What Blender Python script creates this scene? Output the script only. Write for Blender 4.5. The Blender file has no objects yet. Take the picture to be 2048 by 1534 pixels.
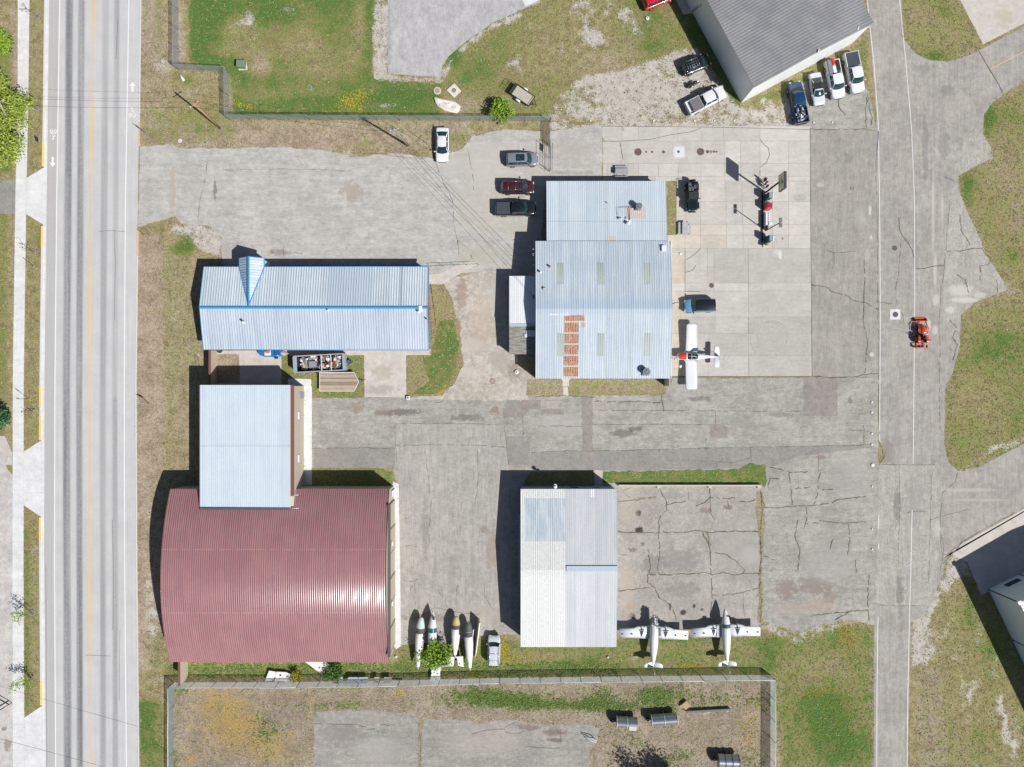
import bpy, bmesh, math, random
import numpy as np
from mathutils import Vector, Matrix
random.seed(7); np.random.seed(7)
R = math.radians
sc = bpy.context.scene

# ---------------------------------------------------------------- camera, sky, sun, exposure
H = 104.5          # drone height (m)
S = 13.6           # photo pixels per metre on the ground (photo 2048 wide)
cam = bpy.data.cameras.new('camera'); cam.sensor_width = 36; cam.lens = 36 * (H * S) / 2048
cam.clip_start = 1; cam.clip_end = 6000
camo = bpy.data.objects.new('camera', cam); sc.collection.objects.link(camo)
camo.location = (0, 0, H); camo.rotation_euler = (0, 0, 0); sc.camera = camo
sc.view_settings.view_transform = 'Standard'; sc.view_settings.look = 'None'
sc.view_settings.exposure = 0.40; sc.view_settings.gamma = 1
KX, KY = -0.74, 0.565                       # shadow offset per metre of height
world = bpy.data.worlds.new("World"); sc.world = world; world.use_nodes = True
wn = world.node_tree; bg = wn.nodes['Background']
sky = wn.nodes.new('ShaderNodeTexSky'); sky.sky_type = 'NISHITA'; sky.sun_disc = False
elev = math.atan(1 / math.hypot(KX, KY)); azim = math.atan2(-KX, -KY)
sky.sun_elevation = elev; sky.sun_rotation = azim
sky.air_density = 1.0; sky.dust_density = 1.0; sky.ozone_density = 1.0
wn.links.new(sky.outputs[0], bg.inputs[0]); bg.inputs[1].default_value = 0.05
sun = bpy.data.lights.new('sun', 'SUN'); sun.energy = 4.4; sun.angle = R(0.5); sun.color = (1, 0.975, 0.935)
suno = bpy.data.objects.new('sun', sun); sc.collection.objects.link(suno)
suno.rotation_euler = Vector((KX, KY, -1)).to_track_quat('-Z', 'Y').to_euler(); suno.location = (60, -50, 90)
sc.cycles.max_bounces = 5; sc.cycles.transparent_max_bounces = 12

# ---------------------------------------------------------------- helpers
def W(px, py, z=0.0):
    k = (H - z) / H / S
    return Vector(((px - 1024) * k, (767 - py) * k, z))
def s2l(c):
    c = c / 255.0
    return c / 12.92 if c <= 0.04045 else ((c + 0.055) / 1.055) ** 2.4
KL = 1.36
def C(r, g, b):     # the sunlit colour of a level surface -> its albedo
    return (min(s2l(r) / KL, .9), min(s2l(g) / KL, .9), min(s2l(b) / KL, .9))

def tag(o, label=None, cat=None, group=None, kind=None):
    if label: o['label'] = label
    if cat: o['category'] = cat
    if group: o['group'] = group
    if kind: o['kind'] = kind
    return o
def empty(name, loc, rz=0, label=None, cat=None, group=None):
    o = bpy.data.objects.new(name, None); sc.collection.objects.link(o)
    o.location = loc; o.rotation_euler = (0, 0, rz); o.empty_display_size = .3
    return tag(o, label, cat, group)

# node expressions
class E:
    def __init__(s, g, v): s.g = g; s.v = v
    def _o(s, op, *a, clamp=False):
        n = s.g.nt.nodes.new('ShaderNodeMath'); n.operation = op; n.use_clamp = clamp
        for i, x in enumerate((s,) + a): s.g.put(n.inputs[i], x)
        return E(s.g, n.outputs[0])
    def __add__(s, o): return s._o('ADD', o)
    __radd__ = __add__
    def __sub__(s, o): return s._o('SUBTRACT', o)
    def __rsub__(s, o): return (s * -1.0) + o
    def __mul__(s, o): return s._o('MULTIPLY', o)
    __rmul__ = __mul__
    def __truediv__(s, o): return s._o('DIVIDE', o)
    def abs(s): return s._o('ABSOLUTE')
    def frac(s): return s._o('FRACT')
    def floor(s): return s._o('FLOOR')
    def sin(s): return s._o('SINE')
    def pow(s, p): return s._o('POWER', p)
    def lt(s, o): return s._o('LESS_THAN', o)
    def gt(s, o): return s._o('GREATER_THAN', o)
    def mn(s, o): return s._o('MINIMUM', o)
    def mx(s, o): return s._o('MAXIMUM', o)
    def step(s, a, b):
        n = s.g.nt.nodes.new('ShaderNodeMapRange'); n.interpolation_type = 'SMOOTHSTEP'
        s.g.put(n.inputs[0], s); n.inputs[1].default_value = a; n.inputs[2].default_value = b
        return E(s.g, n.outputs[0])
class G:
    def __init__(s, name, rough=.8, metal=0, spec=.3):
        s.m = bpy.data.materials.new(name); s.m.use_nodes = True; s.nt = s.m.node_tree
        s.b = s.nt.nodes['Principled BSDF']; s.b.inputs['Roughness'].default_value = rough
        s.b.inputs['Metallic'].default_value = metal; s.b.inputs['Specular IOR Level'].default_value = spec
        g = s.nt.nodes.new('ShaderNodeNewGeometry'); s.posv = g.outputs['Position']
        sp = s.nt.nodes.new('ShaderNodeSeparateXYZ'); s.nt.links.new(s.posv, sp.inputs[0])
        s.x, s.y, s.z = (E(s, sp.outputs[i]) for i in range(3))
        t = s.nt.nodes.new('ShaderNodeTexCoord'); s.objv = t.outputs['Object']
        sp = s.nt.nodes.new('ShaderNodeSeparateXYZ'); s.nt.links.new(s.objv, sp.inputs[0])
        s.ox, s.oy, s.oz = (E(s, sp.outputs[i]) for i in range(3))
    def put(s, inp, x):
        if isinstance(x, E): s.nt.links.new(x.v, inp)
        elif isinstance(x, (int, float)):
            try: inp.default_value = x
            except Exception: inp.default_value = (x, x, x, 1)
        elif isinstance(x, tuple): inp.default_value = x if len(x) == 4 else x + (1,)
        else: s.nt.links.new(x, inp)
    def noise(s, scale, detail=3, rough=.55, vec=None, col=False, stretch=None, w=0.0):
        n = s.nt.nodes.new('ShaderNodeTexNoise'); n.inputs['Scale'].default_value = scale
        n.inputs['Detail'].default_value = detail; n.inputs['Roughness'].default_value = rough
        v = vec if vec is not None else s.posv
        if stretch or w:
            mp = s.nt.nodes.new('ShaderNodeMapping'); s.nt.links.new(v, mp.inputs[0])
            if stretch: mp.inputs['Scale'].default_value = stretch
            mp.inputs['Location'].default_value = (w, w * 1.7, w * .3); v = mp.outputs[0]
        s.nt.links.new(v, n.inputs['Vector'])
        return E(s, n.outputs[0])
    def voro(s, scale, feature='F1', stretch=None, rnd=1):
        n = s.nt.nodes.new('ShaderNodeTexVoronoi'); n.feature = feature; n.inputs['Scale'].default_value = scale
        n.inputs['Randomness'].default_value = rnd
        v = s.posv
        if stretch:
            mp = s.nt.nodes.new('ShaderNodeMapping'); s.nt.links.new(v, mp.inputs[0]); mp.inputs['Scale'].default_value = stretch; v = mp.outputs[0]
        s.nt.links.new(v, n.inputs['Vector']); return E(s, n.outputs['Distance'])
    def mix(s, f, a, b):
        n = s.nt.nodes.new('ShaderNodeMix'); n.data_type = 'RGBA'; n.clamp_factor = True
        s.put(n.inputs[0], f); s.put(n.inputs[6], a); s.put(n.inputs[7], b); return n.outputs[2]
    def scale(s, col, f):      # colour times scalar
        n = s.nt.nodes.new('ShaderNodeMix'); n.data_type = 'RGBA'; n.blend_type = 'MULTIPLY'; n.inputs[0].default_value = 1
        s.put(n.inputs[6], col); c = s.nt.nodes.new('ShaderNodeCombineColor')
        for i in range(3): s.put(c.inputs[i], f)
        s.nt.links.new(c.outputs[0], n.inputs[7]); return n.outputs[2]
    def attr(s, name):
        n = s.nt.nodes.new('ShaderNodeAttribute'); n.attribute_name = name
        sp = s.nt.nodes.new('ShaderNodeSeparateColor'); s.nt.links.new(n.outputs['Color'], sp.inputs[0])
        return n.outputs['Color'], E(s, sp.outputs[0]), E(s, sp.outputs[1]), E(s, sp.outputs[2]), E(s, n.outputs['Alpha'])
    def ell(s, cx, cy, rx, ry, ns=None, amt=.5):     # soft ellipse mask, photo px position
        p = W(cx, cy); a = (s.x - p.x) / (rx / S); b = (s.y - p.y) / (ry / S)
        d = (a * a + b * b)
        if ns is not None: d = d + (ns - .5) * (amt * 3.2)
        return 1.0 - d.step(.3, 1.2)
    def bump(s, h, strength=.3, dist=.05):
        n = s.nt.nodes.new('ShaderNodeBump'); n.inputs['Strength'].default_value = strength; n.inputs['Distance'].default_value = dist
        s.put(n.inputs['Height'], h); s.nt.links.new(n.outputs[0], s.b.inputs['Normal'])
    def out(s, col, rough=None):
        s.put(s.b.inputs['Base Color'], col)
        if rough is not None: s.put(s.b.inputs['Roughness'], rough)
        return s.m

_mc = {}
def M(name, col, rough=.6, metal=0, var=.12, scale=3.0, spec=.35, coat=0):
    if name in _mc: return _mc[name]
    g = G(name, rough, metal, spec)
    f = g.noise(scale, 4) * (2 * var) + (1 - var)
    g.out(g.scale(col, f))
    if coat: g.b.inputs['Coat Weight'].default_value = coat; g.b.inputs['Coat Roughness'].default_value = .08
    _mc[name] = g.m; return g.m
def glassm():
    if 'glass' in _mc: return _mc['glass']
    g = G('tinted_glass', .06, 0, .8); f = g.noise(2.5, 2, vec=g.objv)
    g.out(g.mix(f.step(.4, .7), (.008, .022, .026), (.02, .06, .065))); _mc['glass'] = g.m; return g.m

class MB:
    def __init__(s): s.v = []; s.f = []; s.mi = []; s.sm = []
    def add(s, vs, fs, mi=0, smooth=False):
        o = len(s.v); s.v += [tuple(v) for v in vs]
        for f in fs: s.f.append([i + o for i in f]); s.mi.append(mi); s.sm.append(smooth)
        return s
    def box(s, c, d, rz=0, mi=0, top=1.0, rot=None):
        cx, cy, cz = c; dx, dy, dz = d[0] / 2, d[1] / 2, d[2] / 2
        m = rot if rot is not None else Matrix.Rotation(rz, 3, 'Z')
        vs = []
        for z in (-1, 1):
            k = top if z > 0 else 1
            for x, y in ((-1, -1), (1, -1), (1, 1), (-1, 1)):
                p = m @ Vector((x * dx * k, y * dy * k, z * dz)); vs.append((cx + p.x, cy + p.y, cz + p.z))
        return s.add(vs, [(3, 2, 1, 0), (4, 5, 6, 7), (0, 1, 5, 4), (1, 2, 6, 5), (2, 3, 7, 6), (3, 0, 4, 7)], mi)
    def bbox(s, c, d, b=.02, rz=0, mi=0):    # box with chamfered top
        s.box((c[0], c[1], c[2] - b / 2), (d[0], d[1], d[2] - b), rz, mi)
        return s.box((c[0], c[1], c[2] + d[2] / 2 - b / 2), (d[0], d[1], b), rz, mi, top=max(.5, 1 - 2 * b / min(d[0], d[1])))
    def prism(s, poly, z0, z1, mi=0):
        n = len(poly); a = sum(poly[i][0] * poly[(i + 1) % n][1] - poly[(i + 1) % n][0] * poly[i][1] for i in range(n))
        if a < 0: poly = poly[::-1]
        vs = [(p[0], p[1], z0) for p in poly] + [(p[0], p[1], z1) for p in poly]
        fs = [tuple(range(n))[::-1], tuple(range(n, 2 * n))] + [(i, (i + 1) % n, n + (i + 1) % n, n + i) for i in range(n)]
        return s.add(vs, fs, mi)
    def tube(s, pts, rs, n=8, mi=0, cap=True, smooth=True):
        pts = [Vector(p) for p in pts]
        if not hasattr(rs, '__len__'): rs = [rs] * len(pts)
        vs = []; fs = []
        for i, p in enumerate(pts):
            d = (pts[min(i + 1, len(pts) - 1)] - pts[max(i - 1, 0)]).normalized()
            a = d.cross(Vector((0, 0, 1)) if abs(d.z) < .9 else Vector((1, 0, 0))).normalized(); b = d.cross(a)
            for k in range(n):
                t = 2 * math.pi * k / n; vs.append(p + (a * math.cos(t) + b * math.sin(t)) * rs[i])
        for i in range(len(pts) - 1):
            for k in range(n):
                k2 = (k + 1) % n; fs.append((i * n + k, i * n + k2, (i + 1) * n + k2, (i + 1) * n + k))
        s.add(vs, fs, mi, smooth)
        if cap:
            o = len(s.v) - len(vs)
            s.f.append([o + k for k in range(n)][::-1]); s.mi.append(mi); s.sm.append(False)
            s.f.append([o + (len(pts) - 1) * n + k for k in range(n)]); s.mi.append(mi); s.sm.append(False)
        return s
    def disc(s, c, r, h, n=20, mi=0, axis='Z'):
        a = {'Z': Vector((0, 0, 1)), 'Y': Vector((0, 1, 0)), 'X': Vector((1, 0, 0))}[axis]
        c = Vector(c); return s.tube([c - a * h / 2, c + a * h / 2], r, n, mi, smooth=False)
    def loft(s, rings, mi=0, smooth=True, cap=True, closed=True):
        n = len(rings[0]); vs = [p for r in rings for p in r]; fs = []
        for i in range(len(rings) - 1):
            for k in range(n if closed else n - 1):
                k2 = (k + 1) % n; fs.append((i * n + k, i * n + k2, (i + 1) * n + k2, (i + 1) * n + k))
        s.add(vs, fs, mi, smooth)
        if cap:
            o = len(s.v) - len(vs)
            s.f.append([o + k for k in range(n)][::-1]); s.mi.append(mi); s.sm.append(False)
            s.f.append([o + (len(rings) - 1) * n + k for k in range(n)]); s.mi.append(mi); s.sm.append(False)
        return s
    def grid(s, rows, mi=0, smooth=True):
        return s.loft(rows, mi, smooth, cap=False, closed=False)
    def build(s, name, mats, parent=None, fixn=True, bevel=0):
        me = bpy.data.meshes.new(name); me.from_pydata(s.v, [], s.f)
        if not isinstance(mats, (list, tuple)): mats = [mats]
        for m in mats: me.materials.append(m)
        me.polygons.foreach_set('material_index', s.mi); me.polygons.foreach_set('use_smooth', s.sm)
        if fixn:
            bm = bmesh.new(); bm.from_mesh(me); bmesh.ops.recalc_face_normals(bm, faces=bm.faces); bm.to_mesh(me); bm.free()
        me.update(); o = bpy.data.objects.new(name, me); sc.collection.objects.link(o)
        if parent: o.parent = parent
        if bevel:
            b = o.modifiers.new('bevel', 'BEVEL'); b.width = bevel; b.segments = 2; b.limit_method = 'ANGLE'
        return o

def jitter(poly, amp=0.0, step=8.0, seed=1):       # subdivide a pixel polygon and roughen its outline
    if amp <= 0: return poly
    rnd = random.Random(seed); out = []; n = len(poly)
    for i in range(n):
        a, b = poly[i], poly[(i + 1) % n]; L = math.hypot(b[0] - a[0], b[1] - a[1]); k = max(1, int(L / step))
        for j in range(k):
            t = j / k; x = a[0] + (b[0] - a[0]) * t; y = a[1] + (b[1] - a[1]) * t
            m = amp if j else amp * .5
            out.append((x + rnd.uniform(-m, m), y + rnd.uniform(-m, m)))
    return out
SHEETS = []      # (polygon, name) of everything paved, for masking grass tufts
def sheet(name, polys, z, mat, kind='structure', cols=None, pave=True, label=None, cat=None, parent=None, thick=0):
    """flat sheets in photo px coordinates, one object"""
    bm = bmesh.new(); lay = bm.loops.layers.float_color.new('tint') if cols else None
    for i, poly in enumerate(polys):
        if pave: SHEETS.append(poly)
        dz = i * .0005 if len(polys) < 40 else (i % 3) * .0005
        vs = [bm.verts.new(W(*p) + Vector((0, 0, z + dz))) for p in poly]
        try: f = bm.faces.new(vs)
        except ValueError: continue
        if f.normal.z < 0 or f.calc_area() and (f.normal_update() or f.normal.z < 0): f.normal_flip()
        if lay:
            for l in f.loops: l[lay] = cols[i]
    bmesh.ops.triangulate(bm, faces=bm.faces[:])
    me = bpy.data.meshes.new(name); bm.to_mesh(me); bm.free(); me.materials.append(mat)
    o = bpy.data.objects.new(name, me); sc.collection.objects.link(o)
    if parent: o.parent = parent
    return tag(o, label, cat, None, kind)
def strip_poly(pts, w):
    """polyline (px) -> list of quads of width w px (w may be a function of index)"""
    out = []; n = len(pts)
    L = []; Rr = []
    for i, p in enumerate(pts):
        a = pts[max(i - 1, 0)]; b = pts[min(i + 1, n - 1)]; dx, dy = b[0] - a[0], b[1] - a[1]; d = math.hypot(dx, dy) or 1
        ww = w(i) if callable(w) else w
        L.append((p[0] - dy / d * ww / 2, p[1] + dx / d * ww / 2)); Rr.append((p[0] + dy / d * ww / 2, p[1] - dx / d * ww / 2))
    for i in range(n - 1): out.append([L[i], Rr[i], Rr[i + 1], L[i + 1]])
    return out
def interp(keys, y):
    if y <= keys[0][0]: a, b = keys[0], keys[1]
    elif y >= keys[-1][0]: a, b = keys[-2], keys[-1]
    else:
        for i in range(len(keys) - 1):
            if keys[i][0] <= y <= keys[i + 1][0]: a, b = keys[i], keys[i + 1]; break
    return a[1] + (b[1] - a[1]) * (y - a[0]) / (b[0] - a[0])
def rect(g, px0, py0, px1, py1, z, soft=.04):
    a = W(px0, py0, z); b = W(px1, py1, z)
    return g.x.step(a.x - soft, a.x + soft) * (1.0 - g.x.step(b.x - soft, b.x + soft)) * g.y.step(b.y - soft, b.y + soft) * (1.0 - g.y.step(a.y - soft, a.y + soft))
def hsh(e): return ((e * 12.9898).sin() * 43758.5453).frac()
# ---------------------------------------------------------------- ground: one sheet, painted weights for grass / dirt / gravel / dead weeds
STEP = 0.26
gx = np.arange(-80, 80.01, STEP); gy = np.arange(-61, 61.01, STEP)
far = np.array([95, 130, 200, 400, 1000, 2600.])
GX = np.concatenate([-far[::-1], gx, far]); GY = np.concatenate([-far[::-1], gy, far])
NX, NY = len(GX), len(GY)
XX, YY = np.meshgrid(GX, GY, indexing='ij')
PX = XX * S + 1024; PY = 767 - YY * S
def raster(poly):
    m = np.zeros(PX.shape, bool); n = len(poly)
    for i in range(n):
        x1, y1 = poly[i]; x2, y2 = poly[(i + 1) % n]
        if y1 == y2: continue
        c = ((PY >= min(y1, y2)) & (PY < max(y1, y2)))
        xi = (PY - y1) * (x2 - x1) / (y2 - y1) + x1
        m ^= c & (PX < xi)
    return m
WT = {k: np.zeros(PX.shape, np.float32) for k in 'gdpo'}
def P(ch, v, *poly):
    WT[ch][raster(list(poly))] = v
def B(ch, v, x0, y0, x1, y1): P(ch, v, (x0, y0), (x1, y0), (x1, y1), (x0, y1))
def EL(ch, v, cx, cy, rx, ry):
    WT[ch][:] = WT[ch] + v * np.exp(-(((PX - cx) / rx) ** 2 + ((PY - cy) / ry) ** 2))
# far left strip
B('g', .75, -400, 60, 26, 345); B('d', .5, 18, -50, 40, 200); B('g', .7, -400, 425, 14, 860); B('d', .35, 20, 430, 34, 860)
EL('d', .6, 30, 110, 10, 60); B('p', .45, 0, 640, 3, 700); EL('p', .6, 12, 845, 14, 30)
# median strips
B('g', .32, 52, -100, 94, 360); EL('d', .4, 66, 130, 12, 60); B('g', .42, 50, 420, 90, 900); EL('d', .45, 78, 760, 8, 90)
B('g', .45, 48, 1000, 86, 1440); P('g', 1.0, (47, 1050), (58, 1050), (60, 1300), (56, 1420), (48, 1430)); EL('d', .5, 72, 1150, 10, 200)
for y in (470, 690, 820, 1100, 1300): EL('d', .5, 68, y, 10, 18)
# strip right of the highway
B('d', .55, 270, -100, 345, 300); B('g', .12, 270, -100, 345, 300); B('p', .3, 300, 110, 345, 145); EL('p', .55, 322, 128, 18, 12)
EL('d', .5, 300, 60, 20, 60); EL('g', .5, 318, 40, 9, 80)
B('g', .5, 285, 215, 470, 290); EL('p', .5, 300, 235, 12, 28); EL('p', .45, 330, 250, 24, 10); EL('p', .6, 420, 215, 16, 8); EL('p', .5, 345, 225, 18, 5)
EL('g', .8, 375, 160, 22, 14); EL('p', .75, 428, 157, 26, 7); EL('p', .6, 398, 175, 9, 9); EL('d', .5, 370, 185, 30, 14); EL('g', .4, 420, 195, 26, 18)
P('d', .75, (360, 240), (470, 245), (940, 245), (940, 290), (820, 300), (360, 292))
for x in (400, 470, 560, 640): EL('g', .45, x, 258, 26, 6)
EL('g', .6, 735, 285, 22, 10); EL('g', .5, 780, 255, 50, 8); EL('g', .7, 915, 278, 30, 16); EL('g', .4, 860, 270, 40, 22); EL('p', .6, 960, 258, 22, 10)
EL('p', .5, 690, 305, 60, 6); EL('d', .5, 560, 285, 80, 8)
B('d', .95, 272, 470, 322, 1340); B('d', .45, 322, 470, 410, 1000); EL('g', .85, 368, 497, 30, 14); EL('g', .9, 378, 470, 22, 22)
P('p', .95, (345, 450), (400, 446), (438, 470), (442, 512), (400, 500), (372, 470), (345, 470)); EL('p', .8, 425, 480, 18, 28); EL('p', .55, 300, 455, 22, 10); EL('d', .6, 345, 458, 8, 20)
for y in (600, 760, 880): EL('g', .4, 340, y, 9, 70)
EL('g', .5, 350, 560, 40, 60); EL('g', .5, 380, 640, 9, 60); B('g', .35, 325, 540, 400, 760); EL('p', .35, 350, 640, 14, 60); EL('p', .6, 400, 712, 14, 18)
EL('p', .5, 300, 905, 24, 8); EL('p', .45, 300, 1030, 12, 26); EL('p', .6, 296, 1180, 14, 70); EL('p', .75, 308, 1250, 12, 60); EL('g', .9, 312, 1290, 14, 60); EL('g', .5, 310, 1000, 8, 60)
EL('p', .7, 318, 1355, 14, 12); P('g', .75, (275, 1400), (330, 1400), (332, 1560), (278, 1560)); EL('g', .4, 290, 1440, 22, 60)
# fenced lawn top left
P('g', .95, (378, -60), (755, -60), (757, 70), (748, 150), (650, 150), (500, 165), (378, 128))
B('d', .9, 356, -60, 366, 130); EL('d', .9, 362, 105, 12, 40)
P('g', 1.0, (455, 150), (755, 150), (880, 165), (900, 238), (465, 238))
for (x, y, a, b, v) in ((470, 60, 70, 22, -.5), (480, 100, 60, 18, -.6), (600, 60, 60, 30, -.35), (610, 95, 50, 26, -.5), (520, 130, 22, 20, -.9), (640, 140, 60, 26, -.4), (560, 190, 120, 20, -.35), (720, 50, 10, 80, -.5), (700, 110, 14, 50, -.4), (430, 35, 22, 50, .5), (550, 30, 40, 40, .3), (450, 120, 60, 8, .25), (800, 195, 80, 10, .4), (640, 200, 70, 8, .3), (400, 60, 20, 70, .4)):
    EL('g', v, x, y, a, b)
for (x, y, a, b, v) in ((478, 45, 16, 8, .8), (498, 40, 10, 14, .8), (575, 20, 18, 10, .8), (500, 25, 10, 10, .6), (505, 75, 30, 14, .5), (608, 90, 24, 14, .45), (620, 180, 40, 14, .4), (650, 130, 30, 20, .4), (770, 210, 20, 10, .8), (520, 190, 20, 6, .5), (455, 58, 14, 8, .5)):
    EL('p', v, x, y, a, b)
EL('d', .95, 520, 130, 30, 22); EL('d', .8, 485, 165, 22, 14); P('d', .95, (457, 150), (470, 150), (474, 232), (457, 236)); EL('d', .6, 745, 180, 90, 8); EL('d', .5, 720, 60, 10, 60)
# north middle
B('g', .62, 880, -60, 1400, 240); P('p', .95, (748, -60), (778, -60), (778, 150), (888, 158), (880, 165), (752, 158), (744, 130)); 
P('p', .9, (1048, 20), (1045, 35), (985, 62), (930, 100), (905, 125), (890, 160), (878, 150), (884, 138), (935, 80), (985, 46)); EL('g', .9, 905, 112, 14, 16)
for (x, y, a, b, v) in ((1120, 60, 60, 50, -.3), (960, 150, 50, 40, .25), (1010, 90, 40, 40, .2), (1290, 50, 40, 60, .3), (1190, 30, 40, 40, -.3), (1200, 130, 80, 40, -.55), (940, 205, 60, 24, -.3), (1060, 120, 60, 40, -.25)):
    EL('g', v, x, y, a, b)
for (x, y, a, b, v) in ((1160, 10, 22, 14, .9), (1180, 75, 28, 14, .95), (1200, 85, 22, 18, .7), (1250, 35, 22, 18, .9), (1035, 130, 24, 16, .8), (1175, 40, 14, 26, .7), (1060, 55, 20, 8, .6), (1090, 75, 22, 6, .6), (1145, 25, 10, 10, .7), (1210, 20, 14, 14, .6), (1300, 38, 6, 6, .9), (1120, 100, 16, 10, .5), (1090, 95, 10, 6, .5), (1275, 50, 16, 26, .5), (960, 190, 20, 6, .3)):
    EL('p', v, x, y, a, b)
P('p', .95, (1110, 200), (1135, 170), (1170, 150), (1230, 140), (1290, 125), (1340, 105), (1395, 92), (1420, 130), (1455, 190), (1480, 215), (1560, 215), (1600, 170), (1620, 190), (1600, 262), (1095, 262), (1098, 215))
EL('p', .5, 1250, 180, 60, 40); EL('p', -.55, 1150, 185, 34, 14); EL('p', -.5, 1215, 128, 60, 18); EL('p', -.5, 1205, 212, 50, 8); EL('p', -.45, 1335, 150, 34, 9); EL('p', -.5, 1160, 245, 60, 7); EL('p', -.5, 1360, 240, 70, 7); EL('p', -.4, 1125, 222, 24, 20); EL('p', -.4, 1440, 228, 40, 6); EL('d', .6, 1270, 70, 40, 40); EL('d', .7, 1215, 125, 60, 30); EL('d', .75, 1150, 190, 30, 14); EL('d', .7, 1205, 195, 30, 10); EL('d', .6, 1330, 150, 30, 8); EL('d', .7, 1425, 150, 10, 24)
for (x, y, a, b) in ((1170, 240, 70, 6), (1370, 238, 70, 8), (1200, 215, 60, 8), (1300, 225, 60, 5), (1130, 230, 20, 14), (1440, 222, 40, 8)): EL('d', .7, x, y, a, b)
for (x, y) in ((1145, 175), (1200, 205), (1230, 215), (1160, 215), (1350, 190), (1270, 240), (1100, 260), (1180, 236), (1260, 225), (1225, 195)): EL('g', .8, x, y, 8, 5)
EL('g', .9, 1350, 190, 5, 5); P('g', .95, (1375, 0), (1430, 90), (1480, 205), (1500, 215), (1470, 215), (1405, 120), (1340, 0)); EL('d', .9, 1420, 160, 9, 30)
P('g', .8, (1490, 205), (1580, 165), (1660, 120), (1715, 95), (1735, 60), (1735, 180), (1720, 150), (1650, 150), (1560, 200), (1510, 218)); EL('p', .9, 1530, 205, 30, 8); EL('p', .7, 1700, 120, 8, 16); EL('p', .8, 1725, 180, 6, 40)
EL('d', .85, 1090, 255, 8, 34); EL('d', .8, 940, 215, 40, 14); EL('d', .5, 905, 210, 60, 26); EL('g', .6, 1078, 285, 8, 8)
# NE triangle and east grass
B('g', .48, 1795, -60, 1990, 130); EL('d', .6, 1840, 30, 26, 22); EL('d', .5, 1895, 70, 40, 30); EL('d', .5, 1930, 100, 22, 14); EL('g', .6, 1870, 112, 40, 12); EL('g', .4, 1890, 20, 20, 14); EL('p', .5, 1828, 62, 8, 8)
B('g', .45, 1900, 180, 2300, 620); EL('g', .6, 1975, 240, 14, 50); EL('g', .4, 2010, 230, 40, 22); EL('g', .6, 1935, 370, 16, 40); EL('d', .5, 2010, 330, 50, 50); EL('d', .6, 2030, 420, 40, 60); EL('p', .4, 2030, 480, 22, 40); EL('d', .7, 2000, 590, 60, 12); EL('p', .6, 2035, 210, 12, 8)
B('g', .66, 1885, 615, 2300, 940); EL('g', -.3, 1960, 640, 60, 20); EL('g', .3, 2000, 700, 50, 40); EL('g', -.35, 1950, 800, 50, 50); EL('p', .7, 2005, 720, 14, 8); EL('p', .8, 2000, 890, 22, 8); EL('d', .5, 1960, 615, 60, 8); EL('d', .4, 1920, 880, 30, 20)
P('p', .8, (2060, 880), (2000, 898), (1955, 925), (1918, 945), (1930, 930), (1990, 888), (2060, 868))
# SE grass
P('g', .45, (1838, 1240), (1880, 1150), (1920, 1100), (2300, 1100), (2300, 1700), (1832, 1700)); P('p', .95, (1880, 1165), (1905, 1105), (1935, 1130), (1925, 1150), (1890, 1180), (1870, 1215), (1850, 1260), (1840, 1330), (1822, 1330), (1822, 1235))
for (x, y, a, b, v) in ((1930, 1140, 24, 16, .8), (1895, 1230, 5, 60, .6), (1908, 1300, 6, 70, .5), (1960, 1380, 18, 50, .5), (2000, 1410, 10, 30, .6), (2010, 1450, 14, 40, .6), (1930, 1430, 8, 50, .4), (1850, 1300, 16, 50, .6), (2035, 1490, 14, 40, .7), (1870, 1270, 20, 30, .4), (1958, 1260, 14, 30, .35)): EL('p', v, x, y, a, b)
P('d', .85, (1838, 1340), (1880, 1330), (1890, 1430), (1895, 1560), (1836, 1560)); EL('d', .6, 1860, 1290, 16, 30); EL('d', .4, 1930, 1500, 30, 40)
for y in (1272, 1300, 1305, 1318): EL('p', .5, 1868, y, 26, 3)
EL('g', .5, 1940, 1220, 12, 60); EL('g', .4, 1980, 1300, 30, 60); EL('g', .3, 1960, 1480, 26, 40)
# grass between taxi lane and the south fence
P('g', .72, (1545, 1245), (1752, 1250), (1750, 1560), (1560, 1560), (1540, 1350), (1230, 1350), (1230, 1275), (1545, 1268)); P('p', .5, (1530, 1240), (1680, 1225), (1680, 1260), (1590, 1290), (1540, 1262)); EL('d', .9, 1600, 1215, 60, 22); EL('d', .7, 1590, 1275, 16, 26)
P('d', .85, (1738, 1250), (1752, 1250), (1752, 1560), (1735, 1560)); EL('g', .5, 1650, 1420, 50, 40); EL('g', .5, 1680, 1490, 50, 40); EL('g', -.4, 1640, 1330, 50, 20); EL('d', .6, 1680, 1350, 40, 14); EL('g', .4, 1535, 1310, 18, 30); EL('d', .9, 1556, 1345, 12, 14); P('d', .9, (1552, 1360), (1562, 1360), (1570, 1560), (1550, 1560))
EL('p', .7, 1268, 1315, 14, 10); EL('d', .7, 1465, 1290, 30, 12); EL('g', .5, 1340, 1275, 60, 6); EL('g', -.3, 1300, 1300, 40, 12)
P('g', .78, (800, 1285), (860, 1275), (960, 1275), (1236, 1290), (1236, 1352), (330, 1355), (330, 1330), (795, 1325)); EL('g', -.5, 1090, 1315, 60, 10); EL('d', .7, 1050, 1330, 30, 8); EL('g', .5, 1130, 1330, 40, 12); EL('d', .7, 720, 1340, 90, 10); EL('d', .6, 900, 1345, 60, 8); EL('d', .9, 950, 1290, 10, 26); EL('d', .6, 985, 1345, 20, 10); EL('p', .6, 400, 1345, 18, 8)
EL('d', .8, 850, 1240, 40, 10); EL('d', .7, 1010, 1280, 10, 14)
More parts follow.
